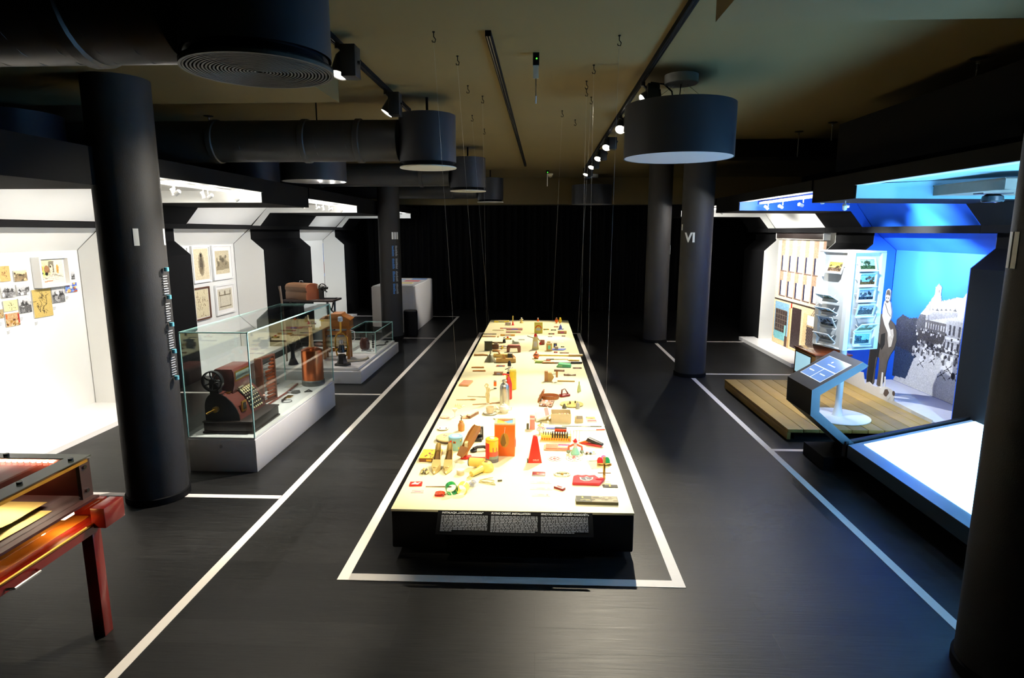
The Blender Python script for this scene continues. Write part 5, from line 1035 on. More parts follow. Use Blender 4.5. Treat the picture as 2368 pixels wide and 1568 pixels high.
o = tt('round_tin', 'large flat round tin with a patterned cream lid', 'tin', 1037, 1018, 0); lath(o, [(.098, 0), (.1, .003), (.1, .022), (.098, .025)], cm('tin brown', (.34, .26, .18)), 'tin_body', 40); lath(o, [(.101, .02), (.101, .029), (.095, .032), (.001, .032)], cm('lid cream', (.86, .78, .56)), 'lid', 40); print_mesh('lid_print', canvas_dots(20, 20, (.86, .78, .56), [(.5, .3, .4), (.6, .5, .7), (.7, .55, .3)], 7, .1), .1, .1, o, T(-.05, -.05, .033) @ FLAT)
o = tt('flower_tin', 'blue-green tin can painted with flowers', 'tin', 1054, 1038, 0); lath(o, [(.054, 0), (.056, .003), (.056, .10), (.054, .103)], cm('tin teal', (.55, .72, .66), .35), 'tin_body', 36)
for k in range(16):
    a = math.radians(-175 + RNG.random() * 170); z_ = .02 + RNG.random() * .065; MB().ball((.0555 * math.cos(a), .0555 * math.sin(a), z_), .010, 8, 5, sc=(.5, .5, 1)).build('painted_flower', [RD, YE, OR, OLV][k % 4], o)
lath(o, [(.057, .098), (.057, .106), (.053, .109), (.001, .109)], cm('tin blue lid', (.55, .75, .85), .35), 'lid', 36); MB().lathe([(.03, 0), (.001, .001)], 20, T(0, 0, .1092)).build('lid_picture', PORC, o)
o = tt('wooden_grinder', 'little orange wooden pepper mill with a dark crank', 'pepper mill', 1067, 996, 0); lath(o, [(.024, 0), (.028, .006), (.03, .05), (.022, .07), (.016, .078), (.018, .088), (.008, .092)], cm('mill wood', (.74, .48, .20)), 'mill_body', 20); MB().tube([(0, 0, .09), (0, 0, .115), (.008, 0, .125), (-.006, 0, .14)], .004).build('crank', DK_, o)
o = tt('white_dish', 'shallow white dish with small dark spots', 'dish', 1025, 993, 0); lath(o, [(.02, 0), (.045, .006), (.05, .012), (.046, .012), (.02, .006), (.001, .006)], PORC, 'dish', 32)
for dx in (-.028, .026): MB().ball((dx, .0, .012), .005).build('spot', BRN, o)
for k, (px, py, lb) in enumerate(((1029, 966, 'pale pink shell compact near the left edge'), (1052, 966, 'clear stemmed glass cup beside the pink compact'), (1076, 966, 'orange-pink oval compact near the pepper mill'))):
    o = tt('compact' if k != 1 else 'glass_cup', lb, 'compact' if k != 1 else 'glass', px, py, 20 * k)
    if k != 1: lath(o, [(.04, 0), (.046, .005), (.046, .010), (.03, .016), (.001, .018)], cm('compact %d' % k, (.90, .72, .64) if k == 0 else (.90, .66, .50)), 'shell', 24, Matrix.Diagonal((1, .7, 1, 1))); MB().box((-.01, -.036, .004), (.01, -.03, .01)).build('clasp', BRASS, o)
    else: lath(o, [(.022, 0), (.02, .003), (.004, .006), (.004, .05), (.02, .07), (.026, .09)], cm('pale glassware', (.92, .88, .80), .1), 'cup', 20)
o = tt('ribbed_comb_case', 'slanted narrow box filled with white ribbed rolls', 'box', 1093, 962, -22); rbox(o, .045, .17, .025, BRN)
for k in range(6): lath(o, [(.018, 0), (.02, .006), (.018, .018)], PORC, 'roll', 14, T(0, -.068 + k * .027, .025))
o = tt('coffee_cup', 'beige coffee cup standing on its saucer', 'cup', 1133, 957, 0); lath(o, [(.026, .006), (.034, .02), (.04, .065), (.0405, .07), (.037, .07), (.03, .02), (.001, .012)], cm('stoneware', (.86, .78, .62), .3), 'cup_body', 28); MB().tube([(.038, 0, .058), (.058, 0, .055), (.06, 0, .035), (.036, 0, .026)], .004).build('cup_handle', cm('stoneware', (.86, .78, .62), .3), o); lath(o, [(.035, 0), (.068, .007), (.072, .010), (.068, .010), (.03, .004), (.001, .004)], PORC, 'saucer', 32)
for k in range(24): a = k * math.pi / 12; MB().tube([(.056 * math.cos(a), .056 * math.sin(a), .0095), (.07 * math.cos(a), .07 * math.sin(a), .0115)], .0015, 4).build('saucer_stripe', OLV, o)
o = tt('teapot', 'small white porcelain teapot with a knob lid', 'teapot', 1166, 954, 0); lath(o, [(.028, 0), (.045, .02), (.05, .04), (.04, .064), (.026, .072)], PORC, 'pot_body', 28); lath(o, [(.028, .072), (.02, .082), (.006, .086), (.008, .094), (.001, .097)], PORC, 'lid', 24); MB().tube([(-.045, 0, .03), (-.068, 0, .045), (-.078, 0, .066)], [.012, .008, .006]).build('spout', PORC, o); MB().tube([(.042, 0, .056), (.07, 0, .055), (.068, 0, .028), (.046, 0, .022)], .005).build('pot_handle', PORC, o)
o = tt('white_saucer', 'pale round saucer in front of the teapot', 'saucer', 1156, 968, 0); lath(o, [(.03, 0), (.056, .006), (.06, .010), (.055, .010), (.001, .005)], cm('pale saucer', (.90, .88, .72), .3), 'saucer', 30)
o = tt('siphon_bottle', 'tall brushed silver thermos bottle', 'bottle', 1167, 941, 0); lath(o, [(.044, 0), (.047, .004), (.047, .19), (.045, .21), (.034, .235), (.018, .247), (.018, .255), (.024, .257), (.024, .272), (.014, .276)], SLV, 'bottle_body', 32)
o = tt('red_siphon', 'red curved soda bottle behind the silver thermos', 'bottle', 1176, 922, 0); lath(o, [(.036, 0), (.038, .01), (.036, .16), (.022, .21), (.012, .235)], cm('siphon red', (.88, .22, .16), .3), 'bottle_body', 24); MB().tube([(0, 0, .23), (0, 0, .255), (-.05, 0, .26), (-.06, 0, .25)], .009).build('tap', RD, o)
o = tt('yellow_tube', 'tall yellow cylinder standing behind the red bottle', 'cylinder', 1186, 900, 0); lath(o, [(.036, 0), (.038, .004), (.038, .20), (.034, .204)], YE, 'tube_body', 24); lath(o, [(.036, .2042), (.036, .22), (.001, .221)], cm('tube lid', (.97, .88, .4)), 'lid', 24)
o = tt('nude_statuette', 'slim ivory statuette of a woman', 'statuette', 1128, 934, 0); lath(o, [(.022, 0), (.024, .006), (.016, .01)], PORC, 'statue_base', 16)
IV = cm('ivory', (.88, .80, .58), .35); MB().tube([(-.006, 0, .008), (-.008, 0, .05), (-.012, 0, .09), (-.006, 0, .115)], [.006, .009, .013, .014], 8).build('leg', IV, o); MB().tube([(.008, 0, .008), (.008, -.004, .05), (.008, 0, .09), (.004, 0, .115)], [.006, .009, .013, .014], 8).build('leg', IV, o); MB().tube([(0, 0, .105), (0, 0, .135), (0, 0, .165), (0, 0, .175)], [.019, .014, .018, .010], 10).build('torso', IV, o); MB().ball((0, 0, .195), .013, sc=(.9, 1, 1.2)).build('head', IV, o); MB().tube([(.016, 0, .165), (.024, 0, .14), (.014, -.012, .118)], .005).build('arm', IV, o); MB().tube([(-.016, 0, .165), (-.03, 0, .185), (-.012, 0, .212)], .005).build('arm', IV, o)
o = tt('orange_lighter', 'orange cigarette lighter standing on a dark foot', 'lighter', 1145, 899, 0); rbox(o, .032, .016, .05, OR, 'lighter_body', z=.03); rbox(o, .034, .018, .008, DK_, 'foot'); MB().cyl((0, 0, .008), .003, .022).build('stem', STEEL, o); rbox(o, .03, .014, .012, STEEL, 'cap', z=.082)
o = tt('striped_box', 'pink and white striped flat box at the left edge', 'box', 1078, 888, -8); rbox(o, .11, .22, .02, cm('box peach', (.93, .66, .42)))
for k in range(5): MB().box((-.055, -.10 + k * .042, .0202), (.055, -.085 + k * .042, .0212)).build('stripe', PNK, o, smooth=False)
for k, (px, py, lb, rz) in enumerate(((1080, 925, 'long pale wooden spoon, upper left of the fork', 5), (1105, 918, 'flat pale paper knife near the left edge', -4), (1118, 935, 'thin wooden letter opener left of the statuette', 12), (1150, 932, 'small tan comb in front of the thermos', 8), (1060, 940, 'cream lace glove lying near the left edge', 0))):
    o = tt(['wooden_spoon', 'paper_knife', 'letter_opener', 'tan_comb', 'lace_glove'][k], lb, ['spoon', 'knife', 'opener', 'comb', 'glove'][k], px, py, rz)
    m_ = [WOODL, BEI, TAN, TAN, cm('lace cream', (.93, .88, .62))][k]
    if k < 3: MB().tube([(-.11, 0, .004), (.03, 0, .004)], .004, 6).build('handle', m_, o); MB().ball((.06, 0, .006), .02, sc=(1.7, .8 - .2 * k, .25)).build('blade', m_, o)
    elif k == 3:
        MB().box((-.06, 0, 0), (.06, .012, .004)).build('spine', m_, o); q_ = MB()
        for j in range(20): q_.box((-.058 + j * .006, -.022, .0005), (-.055 + j * .006, 0, .0032))
        q_.build('teeth', m_, o, smooth=False)
    else:
        MB().prism([(-.04, -.07), (.03, -.07), (.035, .01), (-.035, .01)], 0, .005, 'z').build('palm', m_, o)
        for j in range(4): MB().tube([(-.028 + j * .018, .0, .004), (-.032 + j * .021, .06 + .012 * (j in (1, 2)), .004)], .007).build('finger', m_, o)
        MB().tube([(.03, -.03, .004), (.06, .01, .004)], .007).build('thumb', m_, o)
# --- left far
o = tt('bottle_doll', 'black and white doll standing on a yellow drum', 'doll', 1178, 878, 0); lath(o, [(.036, 0), (.04, .004), (.04, .05), (.036, .055)], YE, 'drum', 24); lath(o, [(.03, .055), (.034, .075), (.028, .09), (.01, .095)], DK_, 'skirt', 20); lath(o, [(.016, .09), (.022, .12), (.014, .145)], PORC, 'body', 16); MB().ball((0, 0, .165), .02).build('head', PORC, o); lath(o, [(.021, .165), (.02, .19), (.012, .215), (.008, .225)], DK_, 'hair', 16); MB().tube([(-.018, 0, .135), (-.05, 0, .12)], .005).build('arm', DK_, o); MB().tube([(.018, 0, .135), (.04, 0, .15)], .005).build('arm', PORC, o)
o = tt('wood_plane', 'light wooden carpenter plane with a wedge', 'plane', 1170, 838, 4); rbox(o, .26, .06, .055, WOODL, 'plane_body'); MB().prism([(-.03, .05), (.0, .05), (-.03, .11), (-.05, .105)], -.018, .018, 'y').build('wedge', TAN, o); MB().tube([(.09, 0, .055), (.10, 0, .09), (.08, 0, .10)], .01).build('knob', TAN, o)
o = tt('wood_plane', 'smaller wooden plane lying behind the first plane', 'plane', 1158, 826, -6); rbox(o, .20, .05, .045, cm('plane pale', (.86, .70, .36)), 'plane_body'); MB().prism([(-.02, .04), (.0, .04), (-.03, .09), (-.045, .085)], -.015, .015, 'y').build('wedge', TAN, o)
o = tt('metal_funnel', 'grey metal funnel lying with its spout up', 'funnel', 1134, 836, 0); lath(o, [(.075, 0), (.077, .002), (.03, .085), (.012, .10), (.006, .15)], cm('dull zinc', (.56, .54, .42), .4, .5), 'funnel_cone', 28); MB().tube([(.07, 0, .01), (.10, 0, .03), (.085, 0, .045)], .004).build('loop', STEEL, o)
o = tt('hand_saw', 'long saw with a twisted wooden grip', 'saw', 1128, 823, 0); MB().prism([(.0, -.02), (.24, -.008), (.24, .008), (.0, .02)], .002, .005, 'z').build('blade', STEEL, o, smooth=False); MB().tube([(0, 0, .01), (-.07, .012, .012), (-.15, -.006, .012), (-.19, 0, .012)], [.010, .014, .012, .016]).build('grip', cm('saw grip', (.62, .42, .18)), o)
o = tt('black_slate', 'upright square black slate near the left edge', 'slate', 1129, 811, 0); MB(Matrix.Rotation(math.radians(-14), 4, 'X')).box((-.055, -.004, 0), (.055, .004, .13)).build('slate', OLV, o, bevel=.002); MB(Matrix.Rotation(math.radians(-14), 4, 'X')).box((-.06, -.006, .128), (.06, .006, .137)).build('top_rail', DK_, o)
o = tt('brown_hair_brush', 'oval wooden brush in front of the brown box', 'brush', 1147, 813, 0); MB().ball((0, 0, .016), .055, sc=(1.1, .55, .28)).build('brush_back', TAN, o); MB().box((-.045, -.018, 0), (.045, .018, .012)).build('bristles', BRN, o)
o = tt('brown_toolbox', 'brown wooden box with an open tray behind the brush', 'box', 1144, 806, 0); rbox(o, .12, .07, .06, BRN, 'box_body'); rbox(o, .05, .05, .03, cm('tray grey', (.55, .45, .38)), 'tray', z=.06, x=.02)
o = tt('toy_plane', 'blue, red and yellow toy aeroplane', 'toy', 1162, 805, 0); MB().tube([(0, -.07, .02), (0, .07, .02)], [.014, .008], 10).build('fuselage', YE, o); MB().box((-.085, -.02, .022), (.085, .02, .027)).build('wing', cm('toy blue', (.40, .65, .75)), o); MB().box((-.035, .05, .02), (.035, .07, .024)).build('tail', RD, o); MB().box((-.07, -.015, .0272), (.07, -.002, .0278)).build('wing_stripe', RD, o, smooth=False)
o = tt('arched_clock_case', 'dark red arched wooden block like a small bridge', 'wooden block', 1188, 814, 0); MB().prism([(-.10, 0), (-.06, 0), (-.05, .06), (.05, .06), (.06, 0), (.10, 0), (.10, .08), (.08, .10), (-.08, .10), (-.10, .08)], -.03, .03, 'y').build('arch', cm('arch maroon', (.48, .27, .20)), o, bevel=.004); MB().box((-.085, -.028, .1005), (.085, .028, .104)).build('top_plate', PNK, o)
o = tt('small_stove', 'small black stove with an orange slanted pipe', 'toy stove', 1180, 828, 0); rbox(o, .07, .05, .06, DK_, 'stove_body'); rbox(o, .05, .04, .012, PORC, 'stove_top', z=.06); MB().tube([(.03, 0, .05), (.07, -.02, .01)], .008).build('pipe', OR, o)
o = tt('flute', 'dark brown flute lying near the left edge', 'flute', 1143, 794, 0); MB().tube([(-.13, 0, .012), (.13, 0, .012)], .011, 10).build('pipe', cm('flute wood', (.42, .30, .12)), o); MB().tube([(-.132, 0, .012), (-.115, 0, .012)], .014, 10).build('mouthpiece', BRN, o)
for j in range(6): MB().ball((-.03 + j * .025, 0, .022), .004, 6, 4).build('hole', DK_, o)
o = tt('black_inkwell', 'small black bottle with a white shoulder behind the flute', 'bottle', 1166, 793, 0); lath(o, [(.024, 0), (.026, .004), (.022, .045), (.012, .06), (.014, .085), (.01, .088)], DK_, 'bottle', 16); lath(o, [(.016, .062), (.017, .08)], PORC, 'label_band', 16)
o = tt('skate', 'small grey ice skate lying on its blade', 'skate', 1193, 795, 0); MB().prism([(-.05, .012), (.05, .012), (.045, .03), (-.02, .035), (-.05, .07), (-.06, .03)], -.015, .015, 'y').build('boot', cm('skate grey', (.55, .58, .52)), o); MB().box((-.06, -.003, 0), (.06, .003, .014)).build('blade', STEEL, o)
o = tt('model_aeroplane', 'yellow model with dark wheels behind the ink bottle', 'model', 1174, 785, 0); rbox(o, .13, .03, .025, YEL, 'model_body'); rbox(o, .03, .03, .02, RD, 'cabin', z=.025)
for dx in (-.05, .05): MB().cyl((dx, -.02, .01), .012, .01, axis='y', seg=12).build('wheel', DK_, o)
o = tt('black_comb', 'striped black comb lying right of the yellow model', 'comb', 1206, 786, 0); MB().box((-.05, -.014, 0), (.05, .0, .006)).build('spine', DK_, o)
q_ = MB()
for j in range(14): q_.box((-.048 + j * .007, 0, .001), (-.044 + j * .007, .02, .005))
q_.build('teeth', DK_, o, smooth=False)
LR = [(1133, 773, .22, .025, .012, OLV, 'dark_ruler', 'dark slim ruler at the far left edge', 'ruler'), (1131, 779, .22, .04, .016, TAN, 'pencil_case', 'tan pencil case with dark marks at the far left edge', 'case'), (1152, 779, .03, .10, .014, TAN, 'pocket_knife', 'upright tan pocket knife', 'knife'), (1174, 777, .24, .04, .03, cm('ochre wood', (.80, .60, .28)), 'ochre_bar', 'ochre wooden bar lying across the left half', 'bar'),
      (1187, 769, .25, .05, .02, PNK, 'pink_ruler_box', 'long pale pink box lying left of the table centre', 'box'), (1190, 763, .28, .07, .035, cm('rose card', (.94, .66, .60)), 'rose_box', 'rose card box beside the golden knitting needles', 'box'), (1168, 760, .18, .02, .014, OR, 'orange_needle_case', 'thin orange needle case near the far end', 'needle case'), (1152, 764, .2, .02, .008, cm('khaki strip', (.75, .68, .35)), 'khaki_strip', 'thin khaki strip near the far left edge', 'strip'),
      (1175, 752, .10, .06, .05, cm('mauve card', (.68, .55, .55)), 'mauve_block', 'mauve block with a white top near the far end', 'block'), (1160, 745, .28, .10, .03, cm('far yellow book', (.95, .85, .3)), 'yellow_book', 'flat yellow book at the far left corner', 'book'), (1158, 847, .11, .035, .016, cm('brick red strip', (.92, .50, .38)), 'red_strip_box', 'small coral red box left of the doll', 'box'), (1153, 866, .11, .06, .035, cm('brick model', (.62, .40, .26)), 'brick_model', 'little brown brick-patterned block', 'block')]
def simple_box(rec):
    px, py, w_, d_, h_, m_, nm, lb, ct = rec
    o = tt(nm, lb, ct, px, py, 0); rbox(o, w_, d_, h_, m_, 'body', min(.004, h_ * .3)); MB().box((-w_ * .44, -d_ * .36, h_), (w_ * .44, d_ * .36, h_ + .0012)).build('top_inlay', PORC if 'mauve' in nm else BEI, o, smooth=False); MB().box((-w_ * .2, -d_ / 2 - .001, h_ * .25), (w_ * .2, -d_ / 2 + .001, h_ * .75)).build('front_label', cm('label ' + nm, tuple(RNG.uniform(.35, .9, 3))), o, smooth=False)
for rec in LR: simple_box(rec)
for k, (px, py, lb) in enumerate(((1105, 851, 'orange folding knife, upper of two at the left edge'), (1108, 859, 'orange folding knife, lower of two at the left edge'))):
    o = tt('folding_knife', lb, 'knife', px, py, 0); MB().tube([(-.08, 0, .007), (.0, .004, .008), (.08, -.002, .007)], [.007, .010, .008]).build('grip', cm('knife orange', (.82, .52, .22)), o); MB().prism([(.0, 0), (.07, .05), (.06, .058), (-.01, .012)], .004, .008, 'z').build('blade', cm('knife blade', (.80, .62, .35), .3, .4), o)
o = tt('candlestick', 'tall yellow candle in a red holder at the far left', 'candlestick', 1186, 752, 0); lath(o, [(.03, 0), (.02, .01), (.012, .05), (.016, .06)], RD, 'holder', 14); lath(o, [(.010, .06), (.010, .17), (.002, .175)], YEL, 'candle', 12)
o = tt('figurine', 'cream figurine in the middle of the far table end', 'figurine', 1206, 747, 0); lath(o, [(.035, 0), (.03, .02), (.014, .05), (.018, .07), (.008, .08)], cm('figurine cream', (.88, .78, .45)), 'body', 14); MB().ball((0, 0, .09), .016).build('head', PORC, o); MB().tube([(-.035, 0, .06), (0, 0, .07), (.035, 0, .065)], .007).build('arms', PORC, o)
# --- right front
o = tt('photo_book', 'dark green book with a sepia cover photo at the front edge', 'book', 1380, 1161, -1); rbox(o, .265, .09, .018, OLV, 'book_block', .002); c = Canvas(46, 18, (.28, .28, .20)); c.rect(.36, 0, 1, 1, (.50, .45, .32)); c.blobs(14, .4, .3, .95, .9, .07, [(.25, .22, .14), (.75, .7, .55)], .8); c.rect(.42, .15, .9, .3, (.7, .65, .5)); c.ell(.15, .75, .03, .12, (.8, .72, .3)); c.line(.05, .45, .30, .42, .02, (.78, .72, .4)); c.line(.1, .3, .32, .24, .02, (.78, .72, .4)); sheet(o, .265, .09, c, .002, OLV, 'cover', .018)
o = tt('red_pennant', 'red cloth with a dark shield emblem, folded', 'cloth', 1357, 1113, 0); pn = [(-.105, -.075), (.08, -.082), (.125, .01), (.10, .035), (.085, .02), (.06, .07), (.02, .06), (.0, .072), (-.03, .06), (-.06, .07), (-.09, .05)]
MB().prism(pn, 0, .022, 'z').build('cloth', cm('pennant red', (.82, .20, .22), .7), o, bevel=.008); MB().prism([(-.05, .015), (-.048, -.025), (-.02, -.05), (.012, -.045), (.04, -.015), (.045, .02), (.02, .01), (0, .03), (-.02, .01)], .0225, .0235, 'z').build('emblem_edge', PORC, o, smooth=False); MB().prism([(-.04, .008), (-.038, -.022), (-.016, -.042), (.010, -.038), (.032, -.012), (.036, .010), (0, .012)], .0236, .0244, 'z').build('emblem', cm('emblem dark', (.22, .22, .25)), o, smooth=False); MB().prism([(-.012, -.005), (-.004, -.005), (.0, -.022), (.014, -.022), (.014, -.03), (-.008, -.03)], .0245, .025, 'z').build('emblem_mark', PORC, o, smooth=False)
o = tt('red_wallet', 'dark red booklet at the centre front of the table', 'booklet', 1246, 1097, -2); rbox(o, .092, .06, .009, cm('wallet red', (.55, .17, .15)), 'cover'); MB().lathe([(.008, 0), (.001, .001)], 10, T(-.01, 0, .0091)).build('stamp', BRASS, o); MB().box((-.044, -.0302, .002), (.044, -.028, .007)).build('pages', PAPER, o, smooth=False)
for k, (py, lb) in enumerate(((1116, 'upper pale banknote of three'), (1130, 'middle pale banknote of three'), (1145, 'lower small pale ticket of three'))):
    o = tt('banknote', lb, 'banknote', 1251, py, 0, 'three pale notes'); sheet(o, .15 - .03 * (k == 2), .038, Canvas(30, 10, (.90, .86, .72)).ell(.5, .5, .2, .3, (.75, .70, .6)).ell(.85, .5, .06, .3, (.85, .55, .5) if k == 2 else (.7, .68, .62)).noise(.03), .001)
o = tt('match_box', 'red and white matchbox turned on the bias', 'matchbox', 1294, 1131, -38); rbox(o, .075, .034, .016, RDD); MB().box((-.034, -.016, .0161), (.034, .016, .017)).build('label', PORC, o, smooth=False); MB().box((-.02, -.008, .0171), (.02, .008, .0176)).build('label_print', RD, o, smooth=False)
o = tt('bead_necklace', 'white bead necklace with a small gilt pendant', 'necklace', 1300, 1098, 0)
for k in range(30): a = k * 2 * math.pi / 30; MB().ball((.055 * math.cos(a), .038 * math.sin(a), .006), .0055, 8, 5).build('bead', PORC, o)
MB().ball((0, .0, .006), .012, sc=(1, 1, .5)).build('pendant', BRASS, o)
for k in range(7): MB().ball((-.03 + k * .01, .012, .005), .0045, 6, 4).build('bead', OLV, o)
o = tt('crucifix', 'wooden crucifix standing with a brass figure', 'crucifix', 1397, 1108, 0); Mx = Matrix.Rotation(math.radians(-10), 4, 'X'); MB(Mx).box((-.008, -.006, 0), (.008, .006, .155)).build('upright', WOODL, o); MB(Mx).box((-.05, -.005, .095), (.05, .005, .11)).build('cross_arm', WOODL, o); MB(Mx).tube([(0, -.01, .04), (0, -.011, .09), (0, -.01, .108)], [.004, .007, .006]).build('figure', BRASS, o); MB(Mx).tube([(-.04, -.01, .108), (0, -.01, .10), (.04, -.01, .108)], .003).build('figure_arms', BRASS, o); MB().tube([(-.045, .0, .045), (.045, .0, .045)], .003).build('side_rod', BRN, o)
o = tt('colour_card', 'pale yellow card with dark print under the coloured paddles', 'card', 1382, 1074, 8); sheet(o, .13, .17, Canvas(20, 26, (.93, .86, .55)).rect(.1, .86, .7, .94, (.2, .2, .15)).noise(.02), .002)
for k, (dx, dy, m_, nm, lb) in enumerate(((.03, .045, cm('paddle pink', (.90, .50, .78)), 'pink_paddle', 'pink upright paddle on the yellow card'), (-.0, .0, RD, 'red_paddle', 'red upright paddle on the yellow card'), (.055, .005, GR, 'green_paddle', 'green upright paddle on the yellow card'))):
    p = tab(1388, 1078); o = thing(nm, lb, 'toy', (p.x + dx, p.y + dy, .303), math.radians(10 * k)); Mx = Matrix.Rotation(math.radians(-20), 4, 'X'); MB(Mx).prism([(-.02, 0), (.02, 0), (.022, .04), (.014, .058), (0, .064), (-.014, .058), (-.022, .04)], -.005, .005, 'y').build('paddle', m_, o, bevel=.002); MB(Mx).box((-.022, -.007, 0), (.022, .007, .006)).build('paddle_foot', BEI, o)
o = tt('black_card', 'small black card with a gold drop emblem', 'card', 1411, 1125, 0); sheet(o, .10, .04, Canvas(24, 10, (.16, .14, .10)).ell(.48, .45, .07, .28, (.8, .68, .2)).rect(.46, .6, .5, .9, (.8, .68, .2)), .004, DK_)
o = tt('red_pyramid', 'tall red pyramid-shaped box with small lettering', 'box', 1237, 1066, 3); P = [(-.052, -.045, 0), (.05, -.045, 0), (.045, .045, 0), (-.048, .045, 0), (-.016, -.014, .20), (.016, -.014, .20), (.014, .014, .20), (-.014, .014, .20)]
MB().add(P, [(3, 2, 1, 0), (4, 5, 6, 7), (0, 1, 5, 4), (1, 2, 6, 5), (2, 3, 7, 6), (3, 0, 4, 7)]).build('pyramid', cm('pyramid red', (.90, .20, .13), .4), o, bevel=.002); Mt = T(0, -.0425, .022) @ Matrix.Rotation(math.radians(90 - 8.8), 4, 'X'); text_obj('lettering', 'DELIS', .018, PORC, o, Mt @ T(.005, .0, .0008), extrude=.0003); MB().box((-.06, -.04, 0), (-.052, -.02, .03)).build('side_tab', OLV, o)
o = tt('pen_box', 'pink tray holding a row of coloured pens', 'pen set', 1290, 1037, -2); rbox(o, .22, .11, .012, cm('tray pink', (.96, .66, .52)), 'tray')
for k, m_ in enumerate((PNK, YEL, SLV, BLU, RD, cm('purple', (.55, .28, .55)))): MB().tube([(-.095, -.045 + k * .017, .018), (.0, -.045 + k * .017, .018)], .005, 8).build('pen_shaft', cm('pen salmon', (.93, .58, .42)), o); MB().tube([(.002, -.045 + k * .017, .018), (.095, -.045 + k * .017, .018)], .0062, 8).build('pen_cap', m_, o)
for k, (px, py, r_, lb, cs) in enumerate(((1283, 1061, .055, 'small white doily with red petals', [RD]), (1328, 1060, .065, 'larger flowered doily in yellow and red', [YE, OLV, RD]))):
    o = tt('lace_doily', lb, 'doily', px, py, 0, 'lace doilies'); lath(o, [(r_, 0), (r_, .002), (.001, .0022)], PORC, 'doily', 28)
    for j in range(8): a = j * math.pi / 4; MB().ball((r_ * .6 * math.cos(a), r_ * .6 * math.sin(a), .002), .013, 8, 4, sc=(1, .7, .15)).build('petal', cs[j % len(cs)], o)
    MB().ball((0, 0, .002), .017, 8, 4, sc=(1, 1, .15)).build('flower_centre', RD, o)
    for j in range(24): a = j * math.pi / 12; MB().ball((r_ * .95 * math.cos(a), r_ * .95 * math.sin(a), .002), .004, 6, 3, sc=(1, 1, .4)).build('lace_knot', OLV if j % 2 else PORC, o)
o = tt('folk_doll', 'little folk doll in a red cap and green skirt', 'doll', 1330, 1050, 0); lath(o, [(.034, 0), (.036, .006), (.02, .045), (.012, .055)], cm('doll mint', (.62, .85, .70)), 'skirt', 18); lath(o, [(.012, .05), (.016, .07), (.01, .085)], PORC, 'torso', 14); MB().ball((0, 0, .095), .014).build('head', PORC, o); lath(o, [(.017, .098), (.014, .11), (.005, .125)], RD, 'cap', 14)
for s_ in (-1, 1): MB().tube([(s_ * .01, 0, .078), (s_ * .05, .0, .06), (s_ * .052, 0, .035)], .009).build('arm', cm('doll coral', (.92, .40, .28)), o); MB().ball((s_ * .052, 0, .02), .016).build('basket', cm('doll grey', (.55, .60, .5)), o)
o = tt('toy_cars', 'toy figures of two small people in colour print', 'toy', 1364, 1048, 5); sheet(o, .09, .05, Canvas(24, 14, (.95, .92, .7)).ell(.3, .5, .18, .35, (.85, .40, .35)).ell(.6, .45, .2, .35, (.35, .50, .75)).ell(.85, .6, .1, .3, (.75, .65, .2)), .006)
for dx in (-.03, .0): lath(o, [(.009, 0), (.009, .004)], OLV, 'wheel', 10, T(dx, -.026, .008) @ Matrix.Rotation(math.pi / 2, 4, 'X'))
o = tt('stapler', 'red and black stapler opened in a wedge', 'stapler', 1371, 1030, -28); MB().prism([(-.10, 0), (.07, 0), (.085, .012), (.07, .02), (-.09, .012)], -.02, .02, 'y').build('stapler_base', cm('stapler red', (.78, .22, .22)), o, bevel=.003); MB().prism([(-.06, .03), (-.04, .062), (.085, .03), (.09, .018), (.07, .014)], -.017, .017, 'y').build('stapler_top', DK_, o, bevel=.004); MB().prism([(-.12, .004), (-.07, .004), (-.02, .03), (-.05, .036)], -.012, .012, 'y').build('stapler_spring', OR, o)
o = tt('organ_toy', 'yellow rack with a black and red keyed top', 'toy organ', 1286, 1018, -3); rbox(o, .25, .06, .05, cm('rack yellow', (.95, .80, .32)), 'rack_body')
for k in range(12):
    if k < 4: MB().tube([(-.105 + k * .02, -.02, .05), (-.105 + k * .02, -.01, .075)], .004).build('peg', OLV, o)
    elif k < 11: MB().box((-.035 + (k - 4) * .02, -.032, .03), (-.023 + (k - 4) * .02, .01, .075)).build('key', DK_, o)
    MB().tube([(-.115 + k * .02, -.031, .012), (-.115 + k * .02, -.031, .028)], .005, 6).build('drop', OR, o)
MB().box((-.012, -.01, .075), (.085, .03, .10)).build('red_block', cm('organ red', (.84, .28, .12)), o, bevel=.003); MB().box((-.012, -.0, .1), (.085, .03, .106)).build('top_plate', DK_, o)
o = tt('brush_tuft', 'white bristly tuft left of the toy organ', 'brush', 1254, 1004, 0)
for k in range(14): MB().tube([(RNG.uniform(-.03, .03), RNG.uniform(-.02, .02), 0), (RNG.uniform(-.05, .05), RNG.uniform(-.03, .03), RNG.uniform(.03, .06))], .006, 5).build('bristle', PORC, o)
for k in range(4):
    p = tab(1318 + k * 7, 1022); o = thing('dart', ['first', 'second', 'third', 'last'][k] + ' thin upright dart right of the toy organ', 'dart', (p.x, p.y, .3005), 0, 'row of four thin darts'); MB().tube([(0, 0, 0), (.004, 0, .10)], .0022, 5).build('shaft', BEI, o); MB().ball((0, 0, .012), .006, 6, 4).build('point_ball', PNK, o)
